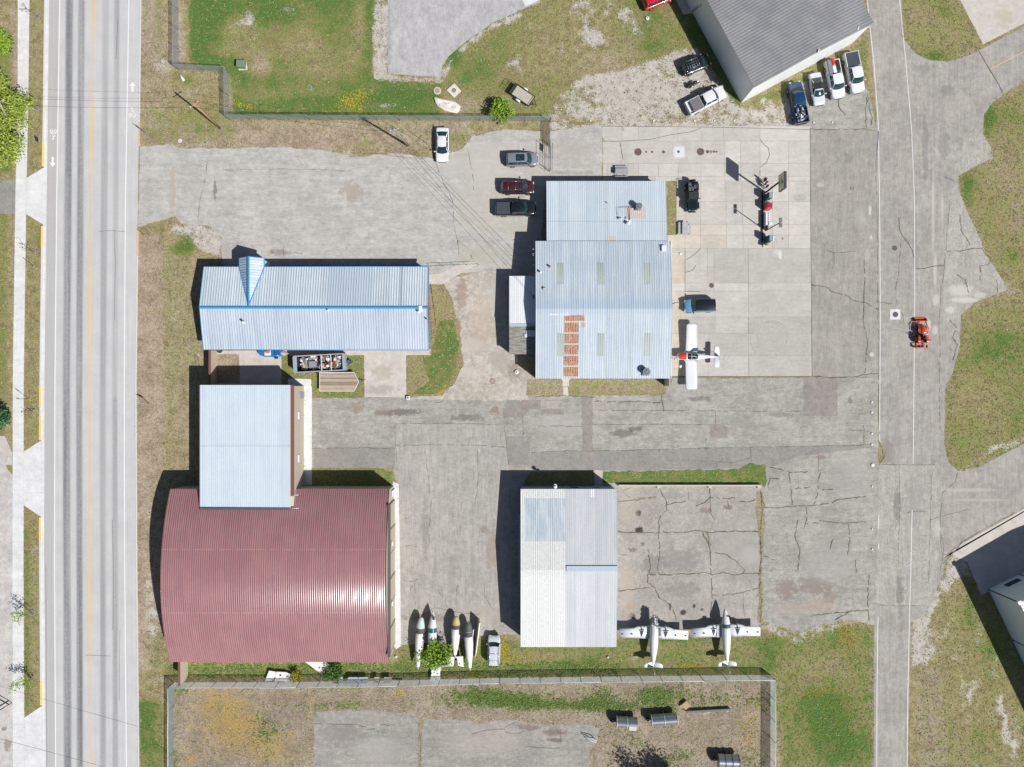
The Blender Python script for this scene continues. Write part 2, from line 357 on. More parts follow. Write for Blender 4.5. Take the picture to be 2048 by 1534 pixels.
# fenced yard at the bottom
P('d', .75, (345, 1362), (1545, 1352), (1545, 1700), (345, 1700)); WT['g'][raster([(345, 1362), (1545, 1352), (1545, 1700), (345, 1700)])] = 0
for (x, y, a, b, v) in ((450, 1420, 90, 40, .8), (470, 1470, 60, 50, 1.0), (590, 1390, 60, 12, .75), (420, 1380, 60, 20, .4), (560, 1500, 60, 50, .7), (380, 1530, 20, 30, .7), (1500, 1470, 30, 50, .45), (1400, 1450, 60, 10, .5), (1420, 1405, 40, 8, .4), (800, 1385, 12, 10, .7)): EL('o', v, x, y, a, b)
for (x, y, a, b, v) in ((1000, 1400, 110, 15, 1.0), (960, 1385, 60, 14, .7), (1060, 1408, 70, 8, .8), (1190, 1412, 80, 8, 1.2), (1200, 1395, 30, 22, .8), (1310, 1395, 40, 22, .9), (1350, 1385, 60, 16, .5), (1440, 1402, 60, 10, .5), (700, 1410, 24, 6, .9), (640, 1412, 50, 4, .7), (345, 1520, 12, 40, .8), (530, 1460, 30, 40, .5), (360, 1385, 14, 12, .5), (1520, 1390, 18, 16, .3), (1450, 1480, 40, 6, .3), (1500, 1520, 30, 20, .4)): EL('g', v, x, y, a, b)
EL('p', .45, 520, 1375, 160, 8); EL('d', .5, 580, 1435, 50, 14); EL('p', .35, 420, 1470, 18, 40); EL('p', .3, 1320, 1520, 60, 30)
# outside the frame
for (x0, y0, x1, y1) in ((-3e4, -3e4, 3e4, -20), (-3e4, 1560, 3e4, 3e4)):
    m = (PX > x0) & (PX < x1) & (PY > y0) & (PY < y1); WT['g'][m] = np.maximum(WT['g'][m], .5)
EDGE = [(1803, 0), (1806, 76), (1830, 107), (1860, 121), (1900, 123), (1935, 112), (1975, 92)], [(2048, 160), (1985, 205), (1968, 230), (1966, 268), (1982, 295), (1982, 318), (1945, 335), (1916, 352), (1920, 385), (1935, 425), (1955, 465), (1975, 515), (2017, 578), (1945, 607), (1922, 630), (1920, 690), (1905, 745), (1890, 778), (1888, 890), (1897, 925), (1915, 941), (1955, 935), (2048, 887)], [(1757, 1250), (1690, 1242), (1590, 1264), (1545, 1255), (1236, 1270), (1042, 1270), (960, 1274), (880, 1287), (800, 1292)], [(281, 290), (345, 287), (560, 293), (640, 297), (720, 311), (800, 304), (868, 316), (925, 295), (945, 270), (1010, 256)], [(350, 434), (362, 449), (420, 454), (443, 475), (445, 532)], [(1748, 1260), (1747, 1560)], [(755, -40), (757, 100), (752, 158), (880, 165)]
_r = random.Random(12)
for pl in EDGE:
    for a, b in zip(pl[:-1], pl[1:]):
        L = math.hypot(b[0] - a[0], b[1] - a[1])
        for k in range(int(L / 9) + 1):
            t = k * 9 / max(L, 1); x = a[0] + (b[0] - a[0]) * t; y = a[1] + (b[1] - a[1]) * t; EL('d', _r.uniform(.1, .6), x, y, _r.uniform(4, 10), _r.uniform(4, 10))
            if _r.random() < .4: EL('p', _r.uniform(.2, .7), x + _r.uniform(-5, 5), y + _r.uniform(-5, 5), _r.uniform(3, 9), _r.uniform(3, 7))
for _ in range(260):     # scattered bare, pale and dry spots everywhere
    x, y = _r.uniform(-20, 2070), _r.uniform(-20, 1560); s_ = _r.uniform(4, 22); EL(_r.choice('pddg'), _r.uniform(.15, .45), x, y, s_, s_ * _r.uniform(.4, 1))
for _ in range(110): x, y = _r.uniform(1830, 2070), _r.uniform(1120, 1560); EL('p', _r.uniform(.3, .6), x, y, _r.uniform(2, 5), _r.uniform(6, 26))
for _ in range(60): x, y = _r.uniform(900, 1350), _r.uniform(-10, 150); EL('p', _r.uniform(.3, .7), x, y, _r.uniform(3, 12), _r.uniform(3, 8))
for _ in range(70): x, y = _r.uniform(350, 1540), _r.uniform(1370, 1545); EL(_r.choice('odgp'), _r.uniform(.25, .6), x, y, _r.uniform(5, 26), _r.uniform(4, 14))
def blur(a, n=2):
    for _ in range(n):
        a = (a + np.roll(a, 1, 0) + np.roll(a, -1, 0)) / 3; a = (a + np.roll(a, 1, 1) + np.roll(a, -1, 1)) / 3
    return a
for k in WT: WT[k] = np.clip(blur(WT[k]), 0, 1.4)

def grass_material(name):
    g = G(name, .95, 0, .12)
    _, wg, wd, wp, wo = g.attr('tint')
    n1 = g.noise(.16, 3); n2 = g.noise(.9, 5, .62); n3 = g.noise(4.5, 4, .65); n4 = g.noise(14, 3, .7); n5 = g.noise(2.2, 4, .6, w=13.0)
    n7 = g.noise(.42, 5, .62, w=77.0); N7 = (n7 - .5) * 3.2; N2 = (n2 - .5) * 3.2; N3 = (n3 - .5) * 3.2; N4 = (n4 - .5) * 3.2; N5 = (n5 - .5) * 3.2; N1 = (n1 - .5) * 2.5
    base = g.mix((N2 * .4 + N3 * .4 + N4 * .35 + .45).step(0, 1), C(132, 121, 82), C(188, 173, 138))
    base = g.mix((N5 * .6 + N3 * .4 + .1).step(.0, 1), base, C(138, 138, 84))
    gm = (wg - .08 + N2 * .5 + N3 * .38 + N7 * .5 + N1 * .15 + N4 * .15).step(.16, .98)
    green = g.mix((N3 * .5 + N4 * .5 + .5).step(0, 1), C(106, 116, 56), C(160, 160, 96))
    lush = g.mix((N4 * .7 + N3 * .3 + .5).step(0, 1), C(68, 102, 44), C(110, 138, 72))
    green = g.mix((wg + N2 * .3 + N7 * .35 + N3 * .2).step(.62, 1.15), green, lush)
    dirt = g.mix((N3 * .3 + N5 * .4 + N7 * .3 + .5).step(0, 1), C(148, 130, 110), C(192, 175, 156))
    dm = (wd + N5 * .5 + N7 * .3 + N3 * .35 + N4 * .15).step(.2, .9)
    yin = g.x.step(W(345, 0).x, W(352, 0).x) * (1.0 - g.x.step(W(1540, 0).x, W(1547, 0).x)) * (1.0 - g.y.step(W(0, 1368).y, W(0, 1358).y))
    dirt = g.mix(yin * .7, dirt, g.mix((N5 * .4 + N7 * .4 + N3 * .3 + .5).step(0, 1), C(136, 122, 110), C(178, 164, 150)))
    pale = g.mix((N2 * .4 + N3 * .3 + N4 * .15 + .5).step(0, 1), C(178, 168, 156), C(214, 208, 201))
    pm = (wp + N2 * .55 + N7 * .38 + N3 * .42 + N4 * .16).step(.42, .98)
    gold = g.mix((N3 * .5 + N4 * .3 + .5).step(0, 1), C(150, 126, 80), C(196, 166, 112))
    om = (wo + N2 * .5 + N7 * .5 + N4 * .3 + N3 * .2).step(.3, 1.25)
    c = g.mix(dm, base, dirt); c = g.mix(om, c, gold); c = g.mix(gm, c, green); c = g.mix(pm, c, pale)
    c = g.mix(pm * (N2 * .3 + N3 * .5 + N7 * .4).step(.15, .6) * .75, c, g.mix(n2.step(.4, .6), C(136, 118, 92), C(128, 124, 72)))
    c = g.scale(c, N4 * (.34 - .2 * pm) + N3 * .24 + N2 * .12 + N7 * .12 + .95)
    g.bump(n3 * .7 + n4 * .2, .4, .05)
    return g.out(c)
GRASS = grass_material('ground_cover')
def build_ground():
    vs = np.zeros((NX * NY, 3), np.float32); vs[:, 0] = XX.ravel(); vs[:, 1] = YY.ravel()
    i, j = np.meshgrid(np.arange(NX - 1), np.arange(NY - 1), indexing='ij'); a = (i * NY + j).ravel()
    q = np.stack([a, a + NY, a + NY + 1, a + 1], 1).astype(np.int32)
    me = bpy.data.meshes.new('ground'); me.vertices.add(len(vs)); me.vertices.foreach_set('co', vs.ravel())
    me.loops.add(q.size); me.loops.foreach_set('vertex_index', q.ravel()); me.polygons.add(len(q))
    me.polygons.foreach_set('loop_start', np.arange(len(q), dtype=np.int32) * 4); me.update(calc_edges=True)
    at = me.color_attributes.new('tint', 'FLOAT_COLOR', 'POINT')
    col = np.stack([WT[k].ravel() for k in 'gdpo'], 1).astype(np.float32); at.data.foreach_set('color', col.ravel())
    me.materials.append(GRASS); o = bpy.data.objects.new('ground', me); sc.collection.objects.link(o); tag(o, kind='structure')
build_ground()
# ---------------------------------------------------------------- paving
def pave_mat(name, c1, c2, streak=None, speck=.5, stains=(), seal=0, rough=.9, vor=.0, gritty=1.0):
    """c1/c2 mottled colours; streak=(sx,sy) stretch of wear streaks; stains=(px,py,rx,ry,colour,amount)"""
    g = G(name, rough, 0, .2)
    _, tr, tg, tb, ta = g.attr('tint')
    n1 = g.noise(.22, 4, .6); n2 = g.noise(1.3, 5, .65); n3 = g.noise(9, 3, .7); n4 = g.noise(.55, 3, .5, w=31.0)
    c = g.mix((n1 * .5 + n2 * .5).step(.36, .64), c1, c2)
    n6 = g.noise(3.6, 4, .7, w=5.0); f = (n3 - .5) * 1.05 * gritty + (n2 - .5) * .26 + (n6 - .5) * .5 * gritty + (n4 - .5) * .34 + .985
    if streak:
        s1 = g.noise(1.0, 4, .6, stretch=(streak[0], streak[1], 1)); s3 = g.noise(1.0, 5, .7, stretch=(streak[0] * 4, streak[1] * 4, 1)); f = f + (s1 - .5) * .5 + (s3 - .5) * .5
    if vor:
        v = g.voro(vor, 'DISTANCE_TO_EDGE'); v2 = g.voro(vor * 3.1, 'DISTANCE_TO_EDGE'); f = f - (1.0 - v.step(.0, .03)) * .28 * n2.step(.42, .6) - (1.0 - v2.step(.0, .06)) * .22 * n4.step(.5, .6)
    if seal: f = f + (g.noise(24, 2, .6) - .5) * seal
    c = g.scale(c, f)
    for (px, py, rx, ry, col, am) in stains:
        c = g.mix(g.ell(px, py, rx, ry, n2 * .6 + n3 * .4, 1.6) * am, c, col)
    g.bump(n3, .35, .03)
    return g.out(c)

DK = C(118, 112, 110); DK2 = C(86, 80, 78); OIL = C(66, 54, 50); LT = C(214, 208, 200); BR = C(152, 134, 118)
m_lot = pave_mat('lot_asphalt', C(182, 179, 174), C(197, 193, 187), (.25, 1.6), gritty=.7, stains=[
    (702, 385, 26, 26, C(172, 162, 150), .8), (430, 380, 4, 22, C(120, 118, 116), .75), (345, 385, 7, 60, C(186, 170, 150), .7),
    (690, 405, 4, 26, C(206, 196, 184), .8), (640, 420, 40, 8, C(178, 172, 166), .6), (560, 505, 22, 6, C(158, 140, 128), .7), (545, 503, 5, 6, C(120, 90, 82), .5), (470, 500, 40, 20, C(168, 164, 162), .5),
    (980, 330, 60, 50, C(200, 194, 184), .7), (960, 420, 60, 60, C(196, 190, 178), .6), (900, 330, 50, 20, C(196, 190, 184), .6), (1080, 330, 30, 60, C(196, 188, 176), .5), (1150, 300, 50, 30, C(184, 176, 168), .6),
    (1040, 460, 40, 24, C(190, 188, 172), .6), (1150, 345, 50, 5, C(160, 154, 148), .5), (965, 510, 60, 26, C(188, 182, 168), .6)])
m_yard = pave_mat('yard_gravel', C(178, 169, 158), C(206, 198, 188), stains=[(990, 600, 26, 40, C(196, 190, 182), .7), (900, 700, 12, 40, C(216, 208, 198), .8), (1000, 720, 30, 26, C(176, 170, 162), .7), (930, 610, 10, 20, C(222, 212, 202), .7), (985, 560, 30, 12, C(182, 176, 164), .6), (915, 655, 8, 20, C(150, 134, 118), .7), (925, 590, 14, 40, C(158, 140, 124), .7), (965, 640, 26, 60, C(196, 178, 160), .5), (940, 690, 30, 14, C(200, 190, 180), .8), (1030, 740, 16, 20, C(150, 136, 120), .6), (935, 745, 30, 10, C(206, 198, 186), .6)], gritty=1.4)
m_taxi = pave_mat('old_asphalt', C(160, 157, 150), C(184, 180, 172), (.2, 1.5), vor=1.1, stains=[(1573, 1180, 22, 26, C(142, 128, 120), .75), (1632, 1172, 40, 20, C(146, 132, 124), .7), (1585, 1218, 34, 12, C(180, 164, 150), .6), (1640, 1210, 34, 14, C(174, 158, 144), .6), (1660, 1190, 16, 20, C(150, 136, 126), .6), (1660, 1120, 60, 50, C(172, 168, 164), .5), (1700, 960, 40, 60, C(176, 172, 168), .5), 
    (805, 824, 40, 8, DK, .8), (770, 826, 30, 7, C(140, 122, 112), .7), (935, 835, 44, 8, DK, .6), (990, 822, 10, 10, C(150, 130, 112), .8), (715, 815, 12, 12, C(150, 130, 110), .5), (1245, 866, 26, 10, DK, .7), (1270, 858, 14, 6, DK2, .6), (1400, 798, 26, 6, DK, .6),
    (1640, 915, 10, 6, C(140, 118, 100), .6), (1130, 850, 70, 20, C(186, 180, 176), .5), (1560, 830, 30, 6, DK, .5), (1650, 820, 20, 5, DK, .4), (1700, 800, 5, 10, C(120, 108, 100), .5), (1190, 905, 20, 10, C(150, 134, 122), .5),
    (800, 905, 80, 20, C(152, 146, 140), .5), (680, 910, 60, 24, C(160, 150, 142), .6)])
m_apronS = pave_mat('worn_concrete', C(166, 160, 153), C(186, 180, 173), None, vor=.6, stains=[
    (1276, 1026, 7, 7, OIL, .95), (1278, 1059, 9, 7, OIL, .95), (1266, 1100, 10, 5, C(120, 112, 104), .7), (1285, 1088, 5, 5, DK, .7), (1310, 1130, 30, 22, C(140, 135, 130), .55), (1360, 1120, 50, 26, C(146, 141, 137), .6), (1365, 1180, 40, 18, C(146, 141, 137), .55), (1345, 990, 26, 10, C(150, 146, 142), .5), (1300, 1000, 30, 10, C(176, 172, 160), .4),
    (1366, 1225, 7, 6, OIL, .9), (1388, 1212, 4, 4, OIL, .9), (1264, 1232, 8, 7, DK2, .8), (1340, 1213, 3, 8, DK2, .8), (1404, 1219, 4, 3, OIL, .8), (1260, 1010, 20, 50, C(184, 174, 160), .6), (1255, 1180, 14, 60, C(190, 174, 160), .6), (1480, 1090, 50, 60, C(172, 168, 162), .5), (1412, 1020, 14, 8, C(140, 122, 110), .6), (1455, 1015, 14, 5, C(120, 96, 80), .6), (1500, 1110, 20, 20, C(190, 184, 178), .5), (1262, 1215, 12, 8, C(186, 156, 130), .5)])
m_seal = pave_mat('apron_asphalt', C(161, 157, 150), C(174, 169, 161), (1.5, .15), gritty=.8, stains=[(1697, 316, 12, 14, C(144, 140, 138), .7), (1640, 370, 8, 5, LT, .5), (1690, 420, 4, 30, C(184, 180, 176), .5), (1740, 420, 3, 12, LT, .9), (1742, 475, 3, 5, LT, .8), (1744, 709, 5, 5, LT, .9), (1735, 510, 6, 14, C(190, 186, 180), .7), (1718, 435, 10, 26, C(190, 184, 178), .4)])
m_eroad = pave_mat('side_road_asphalt', C(163, 158, 152), C(180, 175, 168), (2.2, .12), gritty=.7, stains=[
    (1850, 300, 8, 80, C(142, 134, 134), .5), (1830, 500, 6, 80, C(156, 150, 148), .5), (1888, 290, 14, 30, C(142, 138, 136), .5), (1895, 180, 16, 12, C(140, 136, 134), .55), (1845, 140, 18, 10, C(150, 146, 144), .5), (1792, 1000, 8, 14, DK, .6), (1794, 1040, 10, 40, C(132, 128, 124), .5), (1800, 1180, 8, 60, C(138, 134, 130), .5), (1775, 900, 14, 30, C(150, 138, 134), .6), (1766, 910, 7, 6, DK2, .6), (1795, 860, 8, 60, C(158, 150, 148), .6), (1745, 1000, 5, 60, C(130, 126, 118), .6), (1743, 1050, 5, 30, C(104, 98, 84), .6),
    (1866, 430, 3, 90, LT, .5), (1885, 420, 3, 40, LT, .45), (1870, 540, 4, 40, LT, .6), (1858, 650, 4, 12, LT, .8), (1870, 660, 6, 10, LT, .7), (1872, 600, 8, 12, LT, .6), (1920, 580, 26, 10, LT, .6), (1915, 605, 22, 5, LT, .7), (1905, 630, 20, 5, LT, .6), (1955, 590, 14, 5, LT, .6), (1775, 1430, 6, 30, C(150, 146, 142), .5), (1802, 1395, 5, 8, C(150, 146, 142), .4), (1875, 1060, 8, 22, LT, .5), (1940, 980, 60, 4, C(196, 188, 182), .7), (1960, 1000, 60, 3, C(196, 188, 182), .6), (1870, 1110, 8, 12, LT, .5)])
m_pad = pave_mat('smooth_asphalt', C(183, 181, 181), C(192, 190, 190), (1.2, .3), gritty=.6, stains=[(778, 80, 4, 90, C(150, 148, 148), .4)])
m_conc = pave_mat('light_concrete', C(203, 196, 188), C(213, 206, 198), None, gritty=.4, stains=[(765, 745, 22, 18, C(176, 166, 150), .5), (760, 780, 36, 10, C(160, 156, 148), .5), (2010, 35, 18, 26, C(190, 182, 160), .6), (1950, 1120, 40, 14, C(220, 216, 206), .6)])
m_walk = pave_mat('sidewalk_concrete', C(224, 223, 223), C(232, 231, 231), None, gritty=.25, stains=[(616, 900, 4, 60, C(240, 238, 230), .5)])
m_old = pave_mat('bottom_yard_pavement', C(155, 151, 145), C(178, 173, 166), (.25, 1.4), vor=.7, stains=[(680, 1470, 50, 26, C(146, 140, 136), .6), (760, 1500, 60, 26, C(178, 173, 167), .5), (740, 1440, 60, 12, C(160, 152, 146), .5), (1110, 1465, 26, 8, C(120, 96, 84), .6), (1060, 1455, 24, 6, C(126, 102, 90), .6), (1110, 1480, 20, 5, C(110, 84, 74), .6), (960, 1480, 90, 30, C(186, 176, 170), .4)])
m_patch = pave_mat('patch_asphalt', C(150, 142, 137), C(164, 155, 150), None, gritty=1.0)
m_patch2 = pave_mat('grey_patch_asphalt', C(150, 146, 141), C(160, 156, 150), None, gritty=1.2)
m_leftlot = pave_mat('left_lot_concrete', C(192, 187, 183), C(212, 207, 202), None, stains=[(15, 1490, 8, 14, C(140, 132, 126), .7), (8, 1458, 6, 4, C(120, 114, 110), .7), (12, 890, 10, 20, C(206, 192, 180), .6)])

# highway with wheel tracks, curbs and gutter
KL_ = [(-200, 93), (0, 92), (400, 87), (767, 82.5), (1134, 82), (1534, 85.5), (1750, 88)]
KR_ = [(-200, 282.5), (0, 281), (400, 276), (767, 271.5), (1134, 273), (1534, 277), (1750, 280)]
def hx(y, u): return interp(KL_, y) * (1 - u) + interp(KR_, y) * u
def curve(name, pts, ys=range(-160, 1720, 20)): return [(interp(pts, y), y) for y in ys]
def highway():
    g = G('highway_asphalt', .85, 0, .2)
    _, u, wear, dark, a = g.attr('tint')
    n1 = g.noise(.3, 4); n2 = g.noise(2.5, 4, .7); n3 = g.noise(12, 3, .7); st = g.noise(1.0, 4, .6, stretch=(3.5, .06, 1)); st2 = g.noise(1, 3, .6, stretch=(.9, .02, 1), w=9.)
    c = g.mix(n1.step(.3, .7), C(199, 198, 198), C(208, 207, 206))
    w = wear * (.82 + (st2 - .5) * 1.8 + (n3 - .5) * 1.5 + (n2 - .5) * .9 + (n1 - .5) * .5)
    c = g.mix(w, c, C(126, 127, 131))
    c = g.mix(dark, c, C(186, 184, 182))
    c = g.scale(c, (n3 - .5) * .5 + (st - .5) * .24 + (n2 - .5) * .12 + 1.0)
    g.out(c); g.bump(n3, .3, .02)
    ys = np.arange(-420, 1960, 10); us = np.linspace(0, 1, 150)
    mb = MB(); rows = []
    for y in ys: rows.append([tuple(W(hx(y, t), y) + Vector((0, 0, .012))) for t in us])
    mb.grid(rows[::-1]); o = mb.build('highway', g.m, fixn=False); tag(o, kind='structure')
    at = o.data.color_attributes.new('tint', 'FLOAT_COLOR', 'POINT')
    col = np.zeros((len(ys), len(us), 4), np.float32)
    tr = [((-100, 140), (767, 133), (1700, 136), 7.2, .9), ((-100, 164), (767, 158.5), (1700, 160), 6.0, .95), ((-100, 212), (767, 206), (1700, 206), 6, .5), ((-100, 234), (767, 229.5), (1700, 231), 5.0, .75)]
    for iy, y in enumerate(ys[::-1]):
        for iu, t in enumerate(us):
            x = hx(y, t); w = 0
            for a_, b_, c_, s_, k_ in tr:
                cx = interp([(a_[0], a_[1]), (b_[0], b_[1]), (c_[0], c_[1])], y); d = abs(x - cx)
                if y < 255 and cx > 200: k_ = k_ * .8
                if 255 < y < 800 and cx > 220: k_ *= .7
                w = max(w, k_ * (1 / (1 + math.exp((d - s_) * 1.2))) )
            col[iy, iu, 1] = w; col[iy, iu, 0] = t
            xl = interp([(0, 119.5), (400, 113.5), (767, 110), (1134, 109), (1534, 111.5)], y)
            col[iy, iu, 2] = .8 / (1 + math.exp((x - xl) * 1.4)); col[iy, iu, 3] = 1
    at.data.foreach_set('color', col.reshape(-1)); SHEETS.append([(hx(y, 0) - 8, y) for y in (-400, 0, 400, 767, 1134, 1534, 1900)] + [(hx(y, 1), y) for y in (1900, 1534, 1134, 767, 400, 0, -400)])
highway()
WHITE = M('road_paint_white', C(244, 244, 244), .6, var=.05, scale=8); YEL = M('road_paint_yellow', C(240, 196, 128), .6, var=.06, scale=8)
PALEW = M('worn_road_paint', C(226, 224, 222), .7, var=.14, scale=5)
def lines(name, pls, w, mat, z=.018):
    return sheet(name, [q for pl in pls for q in strip_poly(pl, w)], z, mat, pave=False)
lw = [(-200, 122.5), (0, 119.5), (400, 113.5), (767, 110), (1134, 109), (1534, 111.5), (1750, 114)]
lr = [(-200, 262), (0, 258), (400, 251), (767, 248.5), (1134, 249.5), (1534, 253), (1750, 256)]
lc = [(-200, 190), (0, 187.3), (400, 181), (767, 178), (1134, 178.5), (1534, 182.3), (1750, 185)]
lines('lane_edge_lines', [curve('', lw), curve('', lr)], 1.9, WHITE)
lines('centre_lines', [[(x - 1.9, y) for x, y in curve('', lc)], [(x + 1.9, y) for x, y in curve('', lc)]], 1.5, YEL)
# cycle lane symbols
def arrow(cx, cy, s, d):     # d=+1 points up the photo
    return [[(cx - 1.6 * s, cy + 5 * s * d), (cx + 1.6 * s, cy + 5 * s * d), (cx + 1.2 * s, cy - 3 * s * d), (cx - 1.2 * s, cy - 3 * s * d)], [(cx - 4 * s, cy - 2.5 * s * d), (cx + 4 * s, cy - 2.5 * s * d), (cx, cy - 8 * s * d)]]
def ring(cx, cy, r, w, n=12):
    return [[(cx + r * math.cos(a), cy + r * 1.25 * math.sin(a)), (cx + r * math.cos(b), cy + r * 1.25 * math.sin(b)), (cx + (r - w) * math.cos(b), cy + (r - w) * 1.25 * math.sin(b)), (cx + (r - w) * math.cos(a), cy + (r - w) * 1.25 * math.sin(a))] for a, b in ((2 * math.pi * k / n, 2 * math.pi * (k + 1) / n) for k in range(n))]
def bike(cx, cy, d):
    o = ring(cx - 4, cy + 7 * d, 3.4, 1.2) + ring(cx + 4, cy + 7 * d, 3.4, 1.2)
    o += strip_poly([(cx - 4, cy + 7 * d), (cx - 1, cy + 2 * d), (cx + 3, cy + 2 * d), (cx + 4, cy + 7 * d)], 1.1) + strip_poly([(cx - 1, cy + 2 * d), (cx + .5, cy + 7 * d), (cx + 3, cy + 2 * d)], 1.1)
    o += strip_poly([(cx - 2.5, cy - 1 * d), (cx + 1, cy - 4 * d), (cx + 3, cy - .5 * d)], 2.0) + ring(cx - .5, cy - 7.5 * d, 1.8, 1.7, 8)
    return o
sheet('cycle_lane_markings', arrow(265, 176, 1.55, 1) + arrow(105.5, 322, 1.5, -1) + bike(264.5, 224, 1) + bike(107, 270, -1), .018, WHITE, pave=False)
sheet('highway_cracks', [q for pl in ([(228, 460), (231, 520), (229, 640)], [(198, 463), (215, 461), (250, 463)], [(225, 1040), (227, 1150), (226, 1260)], [(170, 1310), (200, 1311), (222, 1312)], [(92, 1130), (93, 1534)], [(236, 40), (232, 118)], [(240, 1260), (238, 1400)]) for q in strip_poly([(x + random.uniform(-.3, .3), y) for x, y in pl], .8)], .016, M('crack_dark', C(120, 118, 116), .9), pave=False)
# gutters and kerbs (real steps)
def kerb(name, keys, y0, y1, w, hgt, mat, side=1):
    mb = MB(); ys = list(np.arange(y0, y1, 12)) + [y1]
    rows = []
    for y in ys:
        x = interp(keys, y); a = W(x, y); b = W(x + w, y)
        rows.append([(a.x, a.y, 0), (a.x, a.y, hgt), (b.x, b.y, hgt), (b.x, b.y, 0)])
    mb.loft(rows, smooth=False); o = mb.build(name, mat); return tag(o, kind='structure')
KC = M('kerb_concrete', C(222, 220, 219), .85, var=.08, scale=2); KY_ = M('yellow_kerb_paint', C(250, 214, 128), .6, var=.06); KO = M('orange_kerb_paint', C(238, 184, 120), .7, var=.12)
sheet('gutter', [q for q in strip_poly([(interp(KL_, y) + 3.5, y) for y in range(-400, 1960, 40)], 6)], .016, m_walk)
gap = [(333, 452), (880, 1034), (1410, 1700)]; yprev = -400
for a, b in gap:
    kerb('kerb', [(y, x - 2.6) for y, x in KL_], yprev, a, 2.8, .13, KC); yprev = b
for a, b in ((288, 332), (454, 495), (770, 812), (832, 879), (1035, 1082), (1363, 1409)): kerb('yellow_kerb', [(y, x - 3.0) for y, x in KL_], a, b, 3.6, .142, KY_)
kerb('kerb', [(y, x - .5) for y, x in KR_], -400, 292, 2.4, .1, KC); kerb('kerb', [(y, x - .5) for y, x in KR_], 457, 1960, 2.4, .1, KC)
kerb('orange_kerb', [(y, x + .2) for y, x in KR_], 244, 291, 2.2, .112, KO); kerb('orange_kerb', [(y, x + .2) for y, x in KR_], 457, 512, 2.2, .112, KO)
# sidewalk, driveways
SL = [(-200, 37), (0, 36), (200, 35.5), (400, 31), (767, 26), (1134, 25.5), (1534, 26), (1750, 27)]
SR = [(-200, 60), (0, 59.5), (200, 57), (400, 53), (767, 48), (1134, 47.5), (1534, 49.5), (1750, 51)]
sheet('sidewalk', [[(interp(SL, y), y), (interp(SR, y), y), (interp(SR, y + 20), y + 20), (interp(SL, y + 20), y + 20)] for y in range(-400, 1960, 20)], .05, m_walk)
sheet('driveway_aprons', [[(53, 356), (90, 334), (88, 450), (52.5, 428)], [(48, 903), (82.5, 881), (83, 1034), (47.5, 1010)], [(49, 1435), (85, 1411), (88, 1700), (51, 1700)]], .046, m_walk)
sheet('sidewalk_joints', [q for y in range(-60, 1600, 26) for q in strip_poly([(interp(SL, y), y), (interp(SR, y), y)], .45)] + [q for y in (940, 960, 985, 1470, 1500, 380, 410) for q in strip_poly([(49, y), (86, y)], .45)] + [q for a, b in ((340, 440), (890, 1025), (1425, 1600)) for q in strip_poly([(interp(SR, y), y) for y in range(a, b, 15)], .5)], .056, M('joint_grey', C(204, 204, 204), .9), pave=False)
sheet('left_driveway', [[(-200, 362), (31, 360), (31, 428), (-200, 424)]], .008, m_patch2)
sheet('left_lot', [jitter([(-300, 925), (8, 925), (14, 935), (25.5, 950), (25.5, 1700), (-300, 1700)], 1.2, 20, 3), [(-300, 872), (10, 872), (24, 905), (25, 930), (-300, 925)]], .008, m_leftlot)
# parking lot and yards
sheet('parking_lot', [jitter([(281, 292), (345, 289), (358, 297), (560, 295), (640, 299), (720, 313), (800, 306), (868, 318), (925, 297), (945, 272), (1010, 258), (1082, 262), (1086, 300), (1097, 262), (1205, 250), (1205, 365), (1092, 366), (1075, 560), (955, 545), (900, 548), (857, 552), (857, 530), (445, 532), (443, 475), (420, 452), (362, 447), (350, 432), (276, 455)], 1.6, 10, 5)], .004, m_lot)
sheet('yard', [jitter([(955, 545), (1075, 545), (1075, 760), (1055, 762), (1055, 800), (1000, 802), (820, 798), (905, 772), (928, 730), (918, 680), (912, 640), (893, 590), (880, 562)], 1.6, 10, 6)], .008, m_yard)
sheet('taxi_lane', [jitter([(624, 797), (820, 795), (905, 792), (1055, 790), (1330, 790), (1345, 757), (1757, 755), (1757, 1250), (1690, 1240), (1590, 1262), (1545, 1250), (1520, 1240), (1236, 1235), (1236, 1268), (1042, 1268), (960, 1272), (880, 1285), (800, 1290), (800, 970), (790, 962), (785, 936), (624, 936)], 1.5, 10, 7)], .004, m_taxi)
sheet('taxi_lane_slabs', [[(790, 888), (1012, 892), (1020, 970), (1022, 1240), (960, 1272), (880, 1285), (801, 1290), (799, 970), (792, 960)], [(790, 848), (1010, 850), (1011, 894), (792, 890)]], .008, pave_mat('lane_slab_asphalt', C(170, 166, 160), C(184, 179, 172), (1.8, .12), stains=[(985, 1100, 14, 50, C(166, 146, 126), .5), (970, 1060, 10, 8, C(150, 128, 100), .5), (850, 1060, 8, 60, C(152, 147, 142), .6), (905, 1150, 8, 60, C(150, 146, 142), .5), (850, 1235, 50, 10, C(150, 130, 118), .6), (1000, 1010, 8, 30, C(190, 176, 160), .6), (950, 1230, 50, 20, C(190, 178, 168), .5)]))
sheet('south_apron', [jitter([(1234, 972), (1520, 972), (1522, 1252), (1236, 1266)], .8, 12, 8)], .008, m_apronS)
sheet('north_pad', [[(776, -60), (1080, -60), (1080, 5), (1048, 17), (985, 46), (935, 80), (897, 113), (884, 135), (882, 154), (830, 151), (776, 147)]], .008, m_pad)
sheet('north_pad_concrete', [[(1044, -2), (1080, -2), (1075, 2), (1051, 13)]], .012, m_walk)
sheet('truck_parking', [jitter([(1600, 165), (1700, 150), (1735, 178), (1755, 262), (1570, 262), (1590, 215)], 2, 8, 9)], .004, m_taxi)
sheet('apron_asphalt', [[(1619, 258), (1757, 262), (1758, 755), (1624, 754)]], .008, m_seal)
